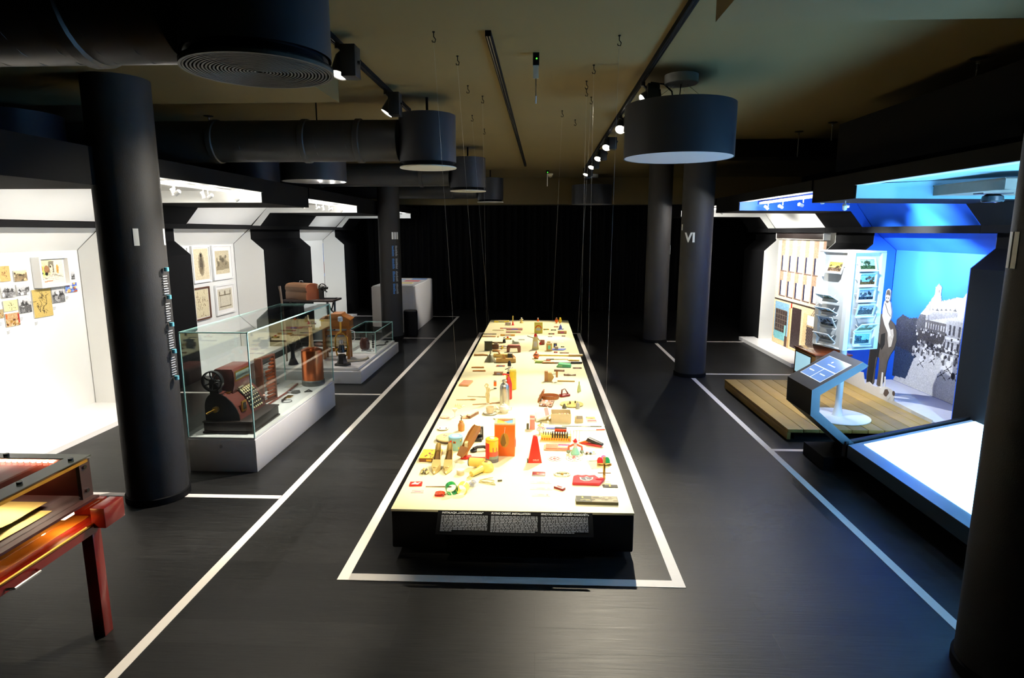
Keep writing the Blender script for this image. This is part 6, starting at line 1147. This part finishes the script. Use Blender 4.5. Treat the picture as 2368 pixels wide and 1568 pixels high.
def rod(nm, lb, ct, px, py, L, r_, m_, rz, tip=None, grip=None):
    o = tt(nm, lb, ct, px, py, rz); MB().tube([(-L / 2, 0, r_ + .002), (L / 2, 0, r_ + .002)], r_, 8).build('shaft', m_, o)
    if grip: MB().tube([(L / 2 - L * .28, 0, r_ * 1.5 + .002), (L / 2, 0, r_ * 1.6 + .002)], r_ * 1.6, 8).build('grip', grip, o)
    if tip: MB().tube([(-L / 2, 0, r_ + .002), (-L / 2 + L * .3, 0, r_ * 1.2 + .002)], r_ * 1.3, 8).build('tip', tip, o)
    return o
rod('blue_pen', 'fat blue marker with a pink patterned end', 'pen', 1272, 993, .22, .009, BLU, 1, PNK); rod('red_rod', 'red and white slanted rod near the right edge', 'rod', 1363, 996, .27, .004, PORC, 6, None, cm('rod red', (.88, .26, .18))); rod('black_aerial', 'thin black telescopic aerial near the right edge', 'aerial', 1345, 987, .35, .003, DK_, -1, None, DK_)
o = tt('open_card_box', 'open beige card box with brown spools inside', 'box', 1297, 975, 0); h_ = .085
for a, b in (((-.09, -.05, 0), (.09, -.046, h_)), ((-.09, .096, 0), (.09, .10, h_)), ((-.09, -.046, 0), (-.086, .096, h_)), ((.086, -.046, 0), (.09, .096, h_))): MB().box(a, b).build('box_wall', BEI, o, smooth=False)
MB().box((-.086, -.046, 0), (.086, .096, .004)).build('box_floor', BEI, o, smooth=False)
for k in range(4): MB().tube([(-.02 + k * .024, .0, .06), (-.005 + k * .024, .0, .06)], .02, 12).build('spool', BRN if k % 2 else cm('spool amber', (.66, .42, .12)), o)
o = tt('pink_carton_cover', 'pink and white box cover leaning on the card box', 'box cover', 1256, 972, 0); Mx = T(0, 0, .045) @ Matrix.Rotation(math.radians(-24), 4, 'Y') @ Matrix.Rotation(math.radians(14), 4, 'X'); MB(Mx).box((-.07, -.06, .0), (.065, .10, .014)).build('lid', PORC, o, bevel=.002); MB(Mx).box((-.06, -.05, .0145), (.02, .06, .016)).build('lid_label', cm('lid blush', (.90, .80, .76)), o, smooth=False); MB(Mx).box((.025, -.05, .0145), (.06, .09, .016)).build('lid_band', PNK, o, smooth=False); MB().box((.03, .0, 0), (.05, .06, .03)).build('support', BEI, o)
o = tt('pink_carton', 'upright pink narrow carton', 'carton', 1231, 992, 0); rbox(o, .045, .035, .125, cm('carton pink', (.90, .52, .46)), 'carton'); MB().box((-.0226, -.0176, .09), (.0226, .0176, .105)).build('carton_band', cm('band white', (.93, .80, .78)), o, smooth=False); rbox(o, .02, .03, .05, OLV, 'side_tin', x=-.04)
o = tt('glass_stopper', 'small round glass stopper in front of the pink lid', 'stopper', 1251, 984, 0); lath(o, [(.028, 0), (.03, .006), (.012, .012), (.006, .02)], cm('stopper pale', (.92, .86, .55), .15), 'stopper', 20); MB().ball((0, 0, .024), .006).build('knob', DK_, o)
o = tt('soap_box', 'small beige box with a white scoop shape', 'box', 1339, 975, 2); rbox(o, .07, .06, .05, BEI, 'box_body'); rbox(o, .055, .02, .03, cm('grey inset', (.6, .55, .5)), 'inset', z=.035, y=-.025)
o = tt('tile_packet', 'yellow and pink printed packet near the right edge', 'packet', 1367, 971, 3); sheet(o, .085, .14, Canvas(16, 22, (.93, .82, .3)).rect(.0, .0, 1, .25, (.6, .25, .25)).rect(0, .25, 1, .5, (.93, .6, .55)).poly([(0, .5), (.6, .75), (1, .5)], (.5, .3, .2)).rect(.0, .85, .2, 1, (.2, .15, .1)), .008)
# hoop basket and wooden box
o = tt('wicker_hoop', 'oval wicker hoop basket, wide and low', 'basket', 1270, 921, 0); HW = cm('hoop wood', (.66, .36, .14)); MB().lathe([(.085, 0), (.088, 0), (.088, .035), (.085, .035), (.085, 0)], 36, Matrix.Diagonal((1.15, .8, 1, 1)), caps=False).build('hoop', HW, o); lath(o, [(.085, 0), (.085, .003)], PORC, 'drum_skin', 32, Matrix.Diagonal((1.15, .8, 1, 1)))
q_ = [MB().tube([(.102 * math.cos(a), .071 * math.sin(a), .004), (.102 * math.cos(a + .06), .071 * math.sin(a + .06), .033)], .002, 4).build('weave', TAN, o) for a in np.linspace(-3.1, 0, 16)]
o = tt('wooden_board', 'brown curved wooden board leaning by the wicker hoop', 'board', 1246, 927, 0); MB(Matrix.Rotation(math.radians(-62), 4, 'Y')).prism([(-.01, -.06), (.12, -.05), (.13, .03), (.09, .06), (.0, .05)], 0, .012, 'z').build('lid', HW, o, bevel=.003); rbox(o, .04, .03, .02, OLV, 'prop', x=.02)
o = tt('magazine', 'patterned magazine propped behind the pink lid', 'magazine', 1263, 938, -16); MB(T(0, 0, .016) @ Matrix.Rotation(math.radians(18), 4, 'X')).box((-.06, -.05, 0), (.07, .06, .01)).build('magazine', BRN, o); print_mesh('cover_print', canvas_dots(22, 18, (.80, .62, .52), [(.35, .2, .15), (.93, .88, .85), (.7, .4, .25)], 22, .1), .12, .10, o, T(0, 0, .016) @ Matrix.Rotation(math.radians(18), 4, 'X') @ T(-.055, -.045, .0112) @ FLAT)
o = tt('flat_iron', 'dark red triangular flat iron', 'flat iron', 1306, 916, 30); MB().prism([(-.05, -.035), (.05, -.03), (.055, 0), (.05, .03), (-.05, .035), (-.065, 0)], 0, .022, 'z').build('sole', RDD, o, bevel=.004); MB().tube([(-.04, 0, .02), (-.035, 0, .07), (.0, 0, .08), (.04, 0, .02)], .009).build('handle', cm('iron handle', (.45, .20, .12)), o)
o = tt('lace_plate', 'yellow lace plate with little dark figures', 'plate', 1322, 936, 0); lath(o, [(.06, 0), (.11, .006), (.115, .010), (.10, .008), (.001, .005)], cm('plate yellow', (.93, .84, .48), .3), 'plate', 36)
for k in range(7): MB().ball((RNG.uniform(-.06, .06), RNG.uniform(-.05, .05), .018), .010, 8, 5, sc=(.8, .8, 1.3)).build('crumb', [OLV, BRN, BEI][k % 3], o)
o = tt('grey_thimble', 'dark cone and grey thimble in front of the lace plate', 'thimble', 1305, 944, 0); lath(o, [(.024, 0), (.006, .045), (.001, .046)], OLV, 'cone', 14); lath(o, [(.02, 0), (.016, .05), (.010, .056)], cm('thimble grey', (.62, .60, .56)), 'thimble', 14, T(.13, 0, 0))
o = tt('glass_vial', 'pale yellow-green glass vial standing near the right edge', 'vial', 1339, 905, 0); lath(o, [(.02, 0), (.022, .004), (.014, .06), (.007, .075), (.008, .11)], cm('vial green', (.90, .93, .60), .1), 'vial', 16)
o = tt('sewing_tool', 'wooden clamp tool with a long flat handle', 'tool', 1285, 882, -2); MB().box((-.13, -.02, 0), (-.09, .02, .12)).build('post', TAN, o, bevel=.004); MB().prism([(-.09, 0), (-.05, 0), (-.02, .05), (-.05, .10), (-.09, .10)], -.02, .02, 'y').build('cheek', WOODL, o, bevel=.003); MB().box((.0, -.012, .05), (.025, .012, .13)).build('arm', TAN, o); MB().box((.02, -.012, .0), (.22, .012, .014)).build('handle', WOODL, o, bevel=.003); MB().tube([(-.05, 0, .08), (.02, 0, .09)], .004).build('spindle', STEEL, o); MB().box((-.02, -.02, .12), (.10, .015, .14)).build('jaw', BRN, o, bevel=.004)
o = tt('brown_spindle', 'turned brown spindle right of the clamp tool', 'spindle', 1318, 869, 0); MB().tube([(-.06, 0, .01), (-.02, 0, .012), (.02, 0, .008), (.07, 0, .012)], [.006, .012, .005, .010]).build('spindle', BRN, o); MB().ball((-.065, 0, .012), .012, 8, 6).build('knob', BRN, o)
o = tt('green_soap', 'bright green folded packet on the right half', 'packet', 1303, 848, -8); MB().prism([(-.09, 0), (.10, 0), (.09, .04), (-.06, .045)], -.05, .05, 'y').build('packet', cm('packet green', (.42, .80, .52)), o, bevel=.006); MB().box((-.07, -.052, .008), (-.01, -.049, .03)).build('packet_label', cm('packet lime', (.72, .90, .55)), o)
o = tt('green_eraser', 'pale lime block left of the green packet', 'block', 1247, 839, 0); rbox(o, .11, .04, .03, cm('lime block', (.80, .90, .50)), 'block'); rbox(o, .112, .042, .008, cm('lime base', (.62, .78, .32)), 'base')
rod('yellow_ruler', 'long yellow folding ruler across the right half', 'ruler', 1290, 824, .68, .010, cm('ruler yellow', (.93, .78, .22)), -1, None, WOODL); rod('brown_bow', 'long brown bow lying below the yellow ruler', 'bow', 1300, 841, .52, .009, BRN, 0, TAN, DK_); rod('red_pencil', 'red pencil with a dark end left of the bow', 'pencil', 1254, 835, .22, .006, BEI, 0, None, cm('pencil red', (.85, .42, .25))); rod('yellow_stick', 'pale yellow stick with a dark ring', 'stick', 1293, 832, .35, .006, cm('stick yellow', (.93, .85, .4)), 2, OLV)
o = tt('trowel', 'white-bladed trowel with an orange wooden grip', 'trowel', 1322, 834, 0); MB().prism([(-.06, .0), (.04, .0), (.05, .09), (-.02, .10)], .006, .01, 'z').build('blade', PORC, o); MB().tube([(-.04, -.03, .012), (.10, -.03, .012)], .012).build('grip', cm('trowel grip', (.90, .68, .25)), o)
o = tt('red_lantern', 'small round orange-red lantern with a dark strap', 'lantern', 1240, 829, 0); MB().ball((0, 0, .04), .042, 18, 10, sc=(1, 1, .95)).build('globe', cm('lantern coral', (.93, .48, .28)), o); lath(o, [(.03, 0), (.032, .006)], YEL, 'base'); lath(o, [(.015, .078), (.004, .11)], OR, 'cap', 14); MB().tube([(-.042, 0, .04), (-.02, -.035, .06), (.02, -.036, .062)], .005).build('strap', DK_, o)
o = tt('paper_doll', 'standing paper doll in a pale dress beside the lantern', 'doll', 1238, 808, 0); MB().prism([(-.05, 0), (-.035, .17), (-.025, .19), (.025, .19), (.035, .17), (.05, 0)], -.006, .006, 'y').build('dress', cm('doll dress', (.93, .87, .58)), o, bevel=.003); MB().box((-.025, -.008, .04), (.025, -.006, .12)).build('apron', PORC, o); lath(o, [(.018, .19), (.022, .21), (.012, .235)], RD, 'scarf', 14); MB().tube([(-.03, 0, .17), (-.12, 0, .20)], .007).build('arm', OLV, o); MB().tube([(.03, 0, .17), (.07, 0, .12)], .009).build('arm', BEI, o)
o = tt('brown_pouch', 'small brown and red pouch beside the paper doll', 'pouch', 1254, 797, 0); rbox(o, .07, .03, .075, cm('pouch brown', (.62, .32, .18)), 'pouch', .008); MB().ball((-.03, -.015, .02), .02).build('tassel', RD, o)
o = tt('arch_poster', 'yellow sheet with a red arch standing at the far end', 'poster', 1245, 771, 0); Mx = Matrix.Rotation(math.radians(-16), 4, 'X'); MB(Mx).box((-.07, -.003, 0), (.07, .003, .19)).build('board', cm('poster yellow', (.97, .88, .35)), o, smooth=False); a_ = [(.055 * math.cos(t), .085 + .055 * math.sin(t)) for t in np.linspace(0, math.pi, 14)] + [(.036 * math.cos(t), .085 + .036 * math.sin(t)) for t in np.linspace(math.pi, 0, 14)]
MB(Mx).prism(a_, -.005, -.0032, 'y').build('arch', OR, o, smooth=False); MB(Mx).box((-.036, -.005, .05), (.036, -.0032, .09)).build('white_field', PORC, o, smooth=False)
o = tt('orange_figure', 'tiny orange figure at the far end of the table', 'figurine', 1244, 743, 0); lath(o, [(.022, 0), (.024, .02), (.012, .045)], OR, 'body', 12); MB().ball((0, 0, .056), .013).build('head', PORC, o)
o = tt('yellow_rooster', 'yellow and orange toy animal pair at the far right corner', 'toy', 1291, 748, 0)
for s_ in (-1, 1): MB().ball((s_ * .035, 0, .05), .032, 10, 7, sc=(1, .8, 1.1)).build('animal_body', YE if s_ > 0 else OR, o); MB().ball((s_ * .035, -.01, .095), .02, 8, 6).build('animal_head', YE if s_ > 0 else BRN, o); MB().tube([(s_ * .03, 0, 0), (s_ * .03, 0, .03)], .008).build('animal_leg', OR, o)
o = tt('blue_windmill', 'blue and white toy tower at the far right', 'toy', 1296, 762, 0); lath(o, [(.05, 0), (.03, .012), (.025, .05), (.012, .075), (.002, .095)], BLU, 'tower', 10); MB().tube([(-.05, -.02, .01), (.06, -.02, .012)], .006).build('rail', OLV, o)
RR = [(1300, 771, .15, .05, .045, cm('caramel card', (.93, .70, .38)), 'caramel_box', 'caramel card box near the far right edge', 'box'), (1263, 763, .10, .03, .02, cm('mustard', (.95, .76, .25)), 'mustard_case', 'mustard yellow case right of the arch poster', 'case'), (1280, 764, .09, .03, .015, OLV, 'olive_tin', 'small olive tin at the far right', 'tin'), (1286, 757, .08, .03, .02, PNK, 'coral_block', 'coral block among the far right toys', 'block'), (1275, 773, .10, .03, .018, RDD, 'red_toy_truck', 'dark red toy truck shape at the far right', 'toy'), (1272, 779, .07, .02, .01, OLV, 'olive_strip', 'short olive strip below the red toy truck', 'strip'),
      (1303, 778, .06, .02, .012, RDD, 'red_penknife', 'tiny red penknife at the right', 'knife'), (1270, 811, .085, .06, .11, cm('tan carton', (.90, .72, .38)), 'tan_carton', 'tall tan carton beside the blue folder', 'carton'), (1269, 797, .05, .03, .05, cm('gold block', (.88, .75, .35)), 'gold_block', 'small gold box behind the tan carton', 'box'), (1284, 803, .05, .03, .06, OLV, 'dark_packet', 'dark olive upright packet above the blue folder', 'packet'), (1301, 803, .05, .02, .015, DK_, 'black_eraser', 'small black bar right of the blue folder', 'bar'), (1305, 817, .13, .02, .012, BRN, 'brown_pencil_case', 'slim brown case right of the blue folder', 'case'), (1285, 816, .05, .02, .02, RD, 'red_eraser', 'small red block in front of the blue folder', 'block'), (1335, 852, .11, .018, .012, BRN, 'brown_knife_case', 'slim brown sheath at the right edge', 'sheath')]
for rec in RR: simple_box(rec)
o = tt('blue_folder', 'flat lilac-blue folder with a beige box on it', 'folder', 1287, 809, 0); MB().prism([(-.12, -.05), (.10, -.045), (.14, .05), (-.10, .05)], 0, .012, 'z').build('folder', cm('lilac blue', (.50, .56, .90)), o, bevel=.003); rbox(o, .05, .05, .04, BEI, 'small_box', z=.012)
o = tt('red_print_sheet', 'white sheet with red and grey printed lines', 'paper', 1276, 791, 0); c = Canvas(40, 16, (.94, .90, .82))
for k in range(5): c.rect(.05 + .05 * (k % 2), .85 - k * .18, .95 - .1 * (k % 3), .92 - k * .18, (.80, .35, .32) if k < 3 else (.55, .55, .6))
sheet(o, .36, .14, c)
o = tt('glass_bottle', 'tiny grey glass bottle beside the arch poster legs', 'bottle', 1241, 782, 0); lath(o, [(.018, 0), (.02, .004), (.018, .03), (.006, .05), (.007, .06)], cm('smoke glass', (.45, .42, .38), .15), 'bottle', 14); lath(o, [(.008, .06), (.008, .068)], BRASS, 'cap', 10)
# text panel hooked on the front of the table
TP = thing('text_panel', 'slanted black text panel in three languages on the table front', 'text panel', (-.132, 3.538, .302)); Mp = Matrix.Rotation(math.radians(38), 4, 'X')
MB(Mp).box((-.47, -.155, -.006), (.48, 0, 0)).build('panel_board', mat('panel black', (.05, .05, .055), .7, spec=.1), TP, smooth=False)
MB().box((-.3, -.02, -.05), (.3, -.004, -.012)).build('bracket', DEEP, TP, smooth=False)
GT = mat('panel text grey', (.66, .66, .67), .7, spec=.1, noise=0)
for k, ttl in enumerate(('INSTALACJA „LATAJĄCY DYWAN”', 'FLYING CARPET. INSTALLATION', 'ИНСТАЛЛЯЦИЯ «КОВЁР-САМОЛЁТ»')):
    x0_ = -.445 + k * .305; t_ = text_obj('title', ttl, .0165, WL, TP, Mp @ T(x0_, -.014, .0004), extrude=.0002, align='LEFT', bold=.0004, shear=.15)
    wd = t_.dimensions.x if t_.dimensions.x > 0 else .24
    q_ = MB(Mp)
    for r_ in range(11):
        x_ = 0.0; end = .285 if r_ < 10 else (.07, .27, .2)[k]
        while x_ < end:
            l_ = min(random.uniform(.008, .03), end - x_); q_.box((x0_ + x_, -.036 - r_ * .0098, .0003), (x0_ + x_ + l_, -.030 - r_ * .0098, .0007)); x_ += l_ + .004
    q_.build('text_block', GT, TP, smooth=False)
# faint printed ground pattern at the table edges
# ------------------------------------------------------------------ suspension wires, ceiling hooks, detectors
WIRE = mat('wire steel', (.55, .55, .55), .5, .3, noise=0)
HK = [('left', (1003, 97), (1062, 885)), ('left', (1058, 150), (1104, 795)), ('left', (1116, 238), (1125, 757)), ('left', (1092, 280), (1131, 748)), ('right', (1432, 105), (1403, 985)), ('right', (1373, 170), (1358, 870)), ('right', (1367, 240), (1333, 800)), ('right', (1356, 222), (1341, 823)), ('right', (1300, 270), (1285, 741))]
ordn = {'left': ['nearest', 'second', 'third', 'farthest'], 'right': ['nearest', 'second', 'third', 'fourth', 'farthest']}; cnt = {'left': 0, 'right': 0}
def hook(p, lb):
    o = thing('ceiling_hook', lb, 'hook', (p.x, p.y, ZC), 0, 'small hooks in the ceiling')
    MB().lathe([(.008, 0), (.008, -.006)], 10).build('hook_plate', BLACK, o); MB().tube([(0, 0, -.004), (0, 0, -.03), (.012, 0, -.045), (.008, 0, -.062), (-.008, 0, -.060), (-.010, 0, -.05)], .003, 6).build('hook_wire', BLACK, o)
for side, a, b in HK:
    k = cnt[side]; cnt[side] += 1; A = on_plane(*a, 3.15); B = on_plane(*b, .30)
    B.x = min(max(B.x, -.905), .61) if True else B.x
    if side == 'right' and B.x < .55: B.x = .3
    if side == 'left': B.x = -.905
    elif B.x > .5: B.x = .61
    hook(A, ordn[side][k] + ' ceiling hook of the %s wire row' % side)
    o = thing('suspension_wire', '%s thin steel wire on the %s side of the hanging table' % (ordn[side][k], side), 'wire', (0, 0, 0), 0, 'steel wires from ceiling to table')
    MB().tube([(A.x, A.y, 3.148), (B.x, B.y, .302)], .0006, 5).build('wire', WIRE, o); MB().cyl((B.x, B.y, .30), .004, .012, seg=8).build('wire_clamp', STEEL, o)
for k, (px, py, lb) in enumerate(((1082, 215, 'empty ceiling hook left of the bare rail'), (1356, 205, 'empty ceiling hook right of the white hanging plate'), (1120, 310, 'distant empty ceiling hook on the left'), (1330, 290, 'distant empty ceiling hook on the right'))): hook(on_plane(px, py, 3.15), lb)
D = thing('hanging_sensor', 'slim black and white sensor hanging from the middle of the ceiling', 'sensor', (-.018, 4.5, 0)); MB().box((-.022, -.02, 3.13), (.022, .02, ZC)).build('sensor_box', BLACK, D, bevel=.003); MB().box((-.02, -.006, 3.045), (.018, .006, 3.13)).build('white_plate', PORC, D, smooth=False); MB().cyl((0, 0, 2.93), .004, .12, seg=8).build('antenna_rod', STEEL, D); MB().cyl((0, 0, 2.88), .005, .05, seg=8).build('rod_tip', WHITE, D); MB().ball((.004, -.021, 3.17), .005).build('status_light', mat('green led', (.3, 1, .3), .3, emit=(.3, 1, .2), estr=3, noise=0), D)
D = thing('hanging_sensor', 'distant slim sensor with a green light near the curtain', 'sensor', (.19, 12.7, 0)); MB().box((-.03, -.02, 3.15), (.03, .02, ZC)).build('sensor_box', BLACK, D); MB().cyl((0, 0, 2.9), .007, .25, seg=8).build('antenna_rod', WHITE, D); MB().ball((.004, -.021, 3.17), .009).build('status_light', mat('green led', (.3, 1, .3), .3, emit=(.3, 1, .2), estr=3, noise=0), D)
D = thing('smoke_detector', 'cream smoke detector on the distant ceiling', 'smoke detector', (.26, 13.4, 0)); MB().lathe([(.06, ZC), (.06, ZC - .02), (.04, ZC - .05), (.045, ZC - .07), (.001, ZC - .075)], 20, caps=False).build('detector_body', cm('detector cream', (.85, .80, .65)), D); MB().lathe([(.015, ZC - .076), (.012, ZC - .085)], 10).build('detector_cap', WHITE, D)
# ------------------------------------------------------------------ small white spotlights under the canopies (these light the niches)
WSH = mat('white spot housing', (.9, .9, .88), .4, noise=0)
def booth_spot(loc, target, label, energy, col=(1, .93, .84), deg=95, lit=True, fill=0.05, blend=0.6, group='small spotlights under the canopies'):
    o = thing('canopy_spotlight', label, 'spotlight', loc, 0, group)
    q = (Vector(target) - Vector(loc)).to_track_quat('-Z', 'Y').to_matrix().to_4x4()
    MB(q).lathe([(.016, 0), (.018, .006), (.018, .05), (.01, .058), (.001, .06)], 16, caps=False).build('lamp_head', WSH, o)
    MB(q).lathe([(.001, .003), (.0155, .003), (.0155, .006), (.001, .006)], 16, caps=False).build('lens', LENS if lit else WSH, o)
    MB().tube([(0, 0, .03), (0, 0, .075)], .005, 6).build('stem', WSH, o)
    if lit:
        spot(o, 'lamp_light', q @ Vector((0, 0, -.003)), q @ Vector((0, 0, -1)), energy, col, deg, blend, .02)
        if fill > 0:      # added point light behind the lamp, brightens the canopy underside
            l = bpy.data.lights.new('canopy_fill', 'POINT'); l.energy = energy * fill; l.color = col; l.shadow_soft_size = .02
            p = bpy.data.objects.new('canopy_fill', l); COL.objects.link(p); p.parent = o; p.location = q @ Vector((0, 0, .085))
    return o
def booth_track(label, x, y0, y1, z, m=WSH):
    o = MB().box((x - .012, y0, z), (x + .012, y1, z + .03)).build('canopy_track', m, smooth=False); return tag(o, label, 'lighting track')
booth_track('white track under the photo niche canopy', -3.18, 4.55, 6.6, 2.395); booth_track('white track under the framed prints niche canopy', -3.18, 8.1, 10.2, 2.395); booth_track('white track under the far left niche canopy', -3.18, 12.5, 14.5, 2.395)
booth_track('white track under the blue niche canopy', 2.80, 6.05, 8.05, 2.34); booth_track('white track under the facade niche canopy', 2.80, 9.2, 11.3, 2.34)
ORD = ['nearest', 'second', 'third', 'farthest']
for k in range(4): booth_spot((-3.18, 4.85 + k * .55, 2.32), (-5.1, 4.95 + k * .5, .95), ORD[k] + ' small white spotlight under the photo niche canopy', EBOOTH * .85, fill=.05)
for k in range(4): booth_spot((-3.18, 8.35 + k * .55, 2.32), (-5.1, 8.4 + k * .5, 1.0), ORD[k] + ' small spotlight under the framed prints niche canopy', EBOOTH * .62, (1, .96, .93), fill=.06)
for k in range(2): booth_spot((-3.18, 13.0 + k, 2.32), (-5.1, 13.1 + k * .8, 1.0), ['near', 'far'][k] + ' small spotlight under the far left niche canopy', EBOOTH * .8, (.95, .97, 1), fill=.09)
for k in range(2): booth_spot((-3.25, 5.5 + k * .5, 2.325), (-2.7, 5.6 + k * .5, .4), ['left', 'right'][k] + ' small downlight aimed at the glass case', EBOOTH * .7, (1, .95, .88), 70) 
for k in range(2): booth_spot((-3.25, 8.6 + k * .8, 2.325), (-2.8, 8.6 + k * .7, .3), ['left', 'right'][k] + ' small downlight aimed at the low plinth', EBOOTH * .8, (1, .95, .88), 70)
CY = (.88, .95, 1.0)
booth_spot((2.80, 6.75, 2.27), (4.58, 7.02, 1.68), 'nearest small spotlight under the blue niche canopy', EBLUE * 2.2, CY, 40, fill=.02, blend=1.0)
booth_spot((2.80, 7.30, 2.27), (4.58, 7.75, 1.45), 'second small spotlight under the blue niche canopy', EBLUE * 1.8, CY, 40, fill=.02, blend=1.0)
booth_spot((2.80, 7.75, 2.27), (4.4, 6.9, .55), 'third small spotlight under the blue niche canopy', EBLUE * .75, (.9, .95, 1), 80, fill=.02, blend=1.0)
booth_spot((2.80, 6.3, 2.27), (3.2, 6.6, .3), 'small downlight aimed at the timber deck', EBLUE * .3, (1, .93, .8), 85, fill=.02, blend=1.0)
booth_spot((3.35, 6.9, 2.27), (4.2, 6.75, 2.24), 'small spotlight turned up at the blue cornice', EBLUE * .35, CY, 60, fill=0.0, blend=1.0)
booth_spot((2.66, 5.55, 2.19), (3.05, 6.15, 1.35), 'added spotlight under the near blue niche arm to brighten the postcard stand', EBLUE * .22, (.92, .97, 1), 70, fill=0.0, blend=1.0)  # invented fixture, added to brighten the left face of the stand
for k in range(3): booth_spot((2.80, 9.6 + k * .6, 2.27), (4.24, 9.7 + k * .6, 1.4 - .4 * (k == 1)), ['near', 'middle', 'far'][k] + ' small spotlight under the facade niche canopy', EBOOTH * 2.4, (1, .97, .92), 80)
booth_spot((3.5, 3.7, 2.29), (4.5, 4.1, 1.0), 'small spotlight under the pale blue canopy', EBLUE * 1.3, (.40, .68, 1.0), 120, fill=.04)
spot_head((0.89, 12.25, 3.03), (-2.85, 13.2, .9), 'last spotlight on the right track, turned to the white podium', ETAB * .6, 30, (1, .97, .92))

# ------------------------------------------------------------------ hanger rosettes on the ceiling
for px, py, L_, lb in ((2262, 135, .35, 'dark hanger rosette on the ceiling above the near right bulkhead'), (1926, 283, .2, 'dark hanger rosette above the blue niche'), (1848, 304, .3, 'dark hanger rosette beside the ceiling beam'), (482, 268, .15, 'dark hanger rosette above the second duct')):
    p = on_plane(px, py, ZC); o = thing('hanger_rosette', lb, 'hanger', (p.x, p.y, ZC), 0, 'dark rod hangers on the ceiling')
    MB().lathe([(.05, 0), (.048, -.006), (.02, -.012)], 16).build('rosette_plate', BLACK, o); MB().cyl((0, 0, -L_), .005, L_, seg=8).build('threaded_rod', STEEL, o); MB().lathe([(.012, -.02), (.012, -.035)], 6).build('nut', STEEL, o)
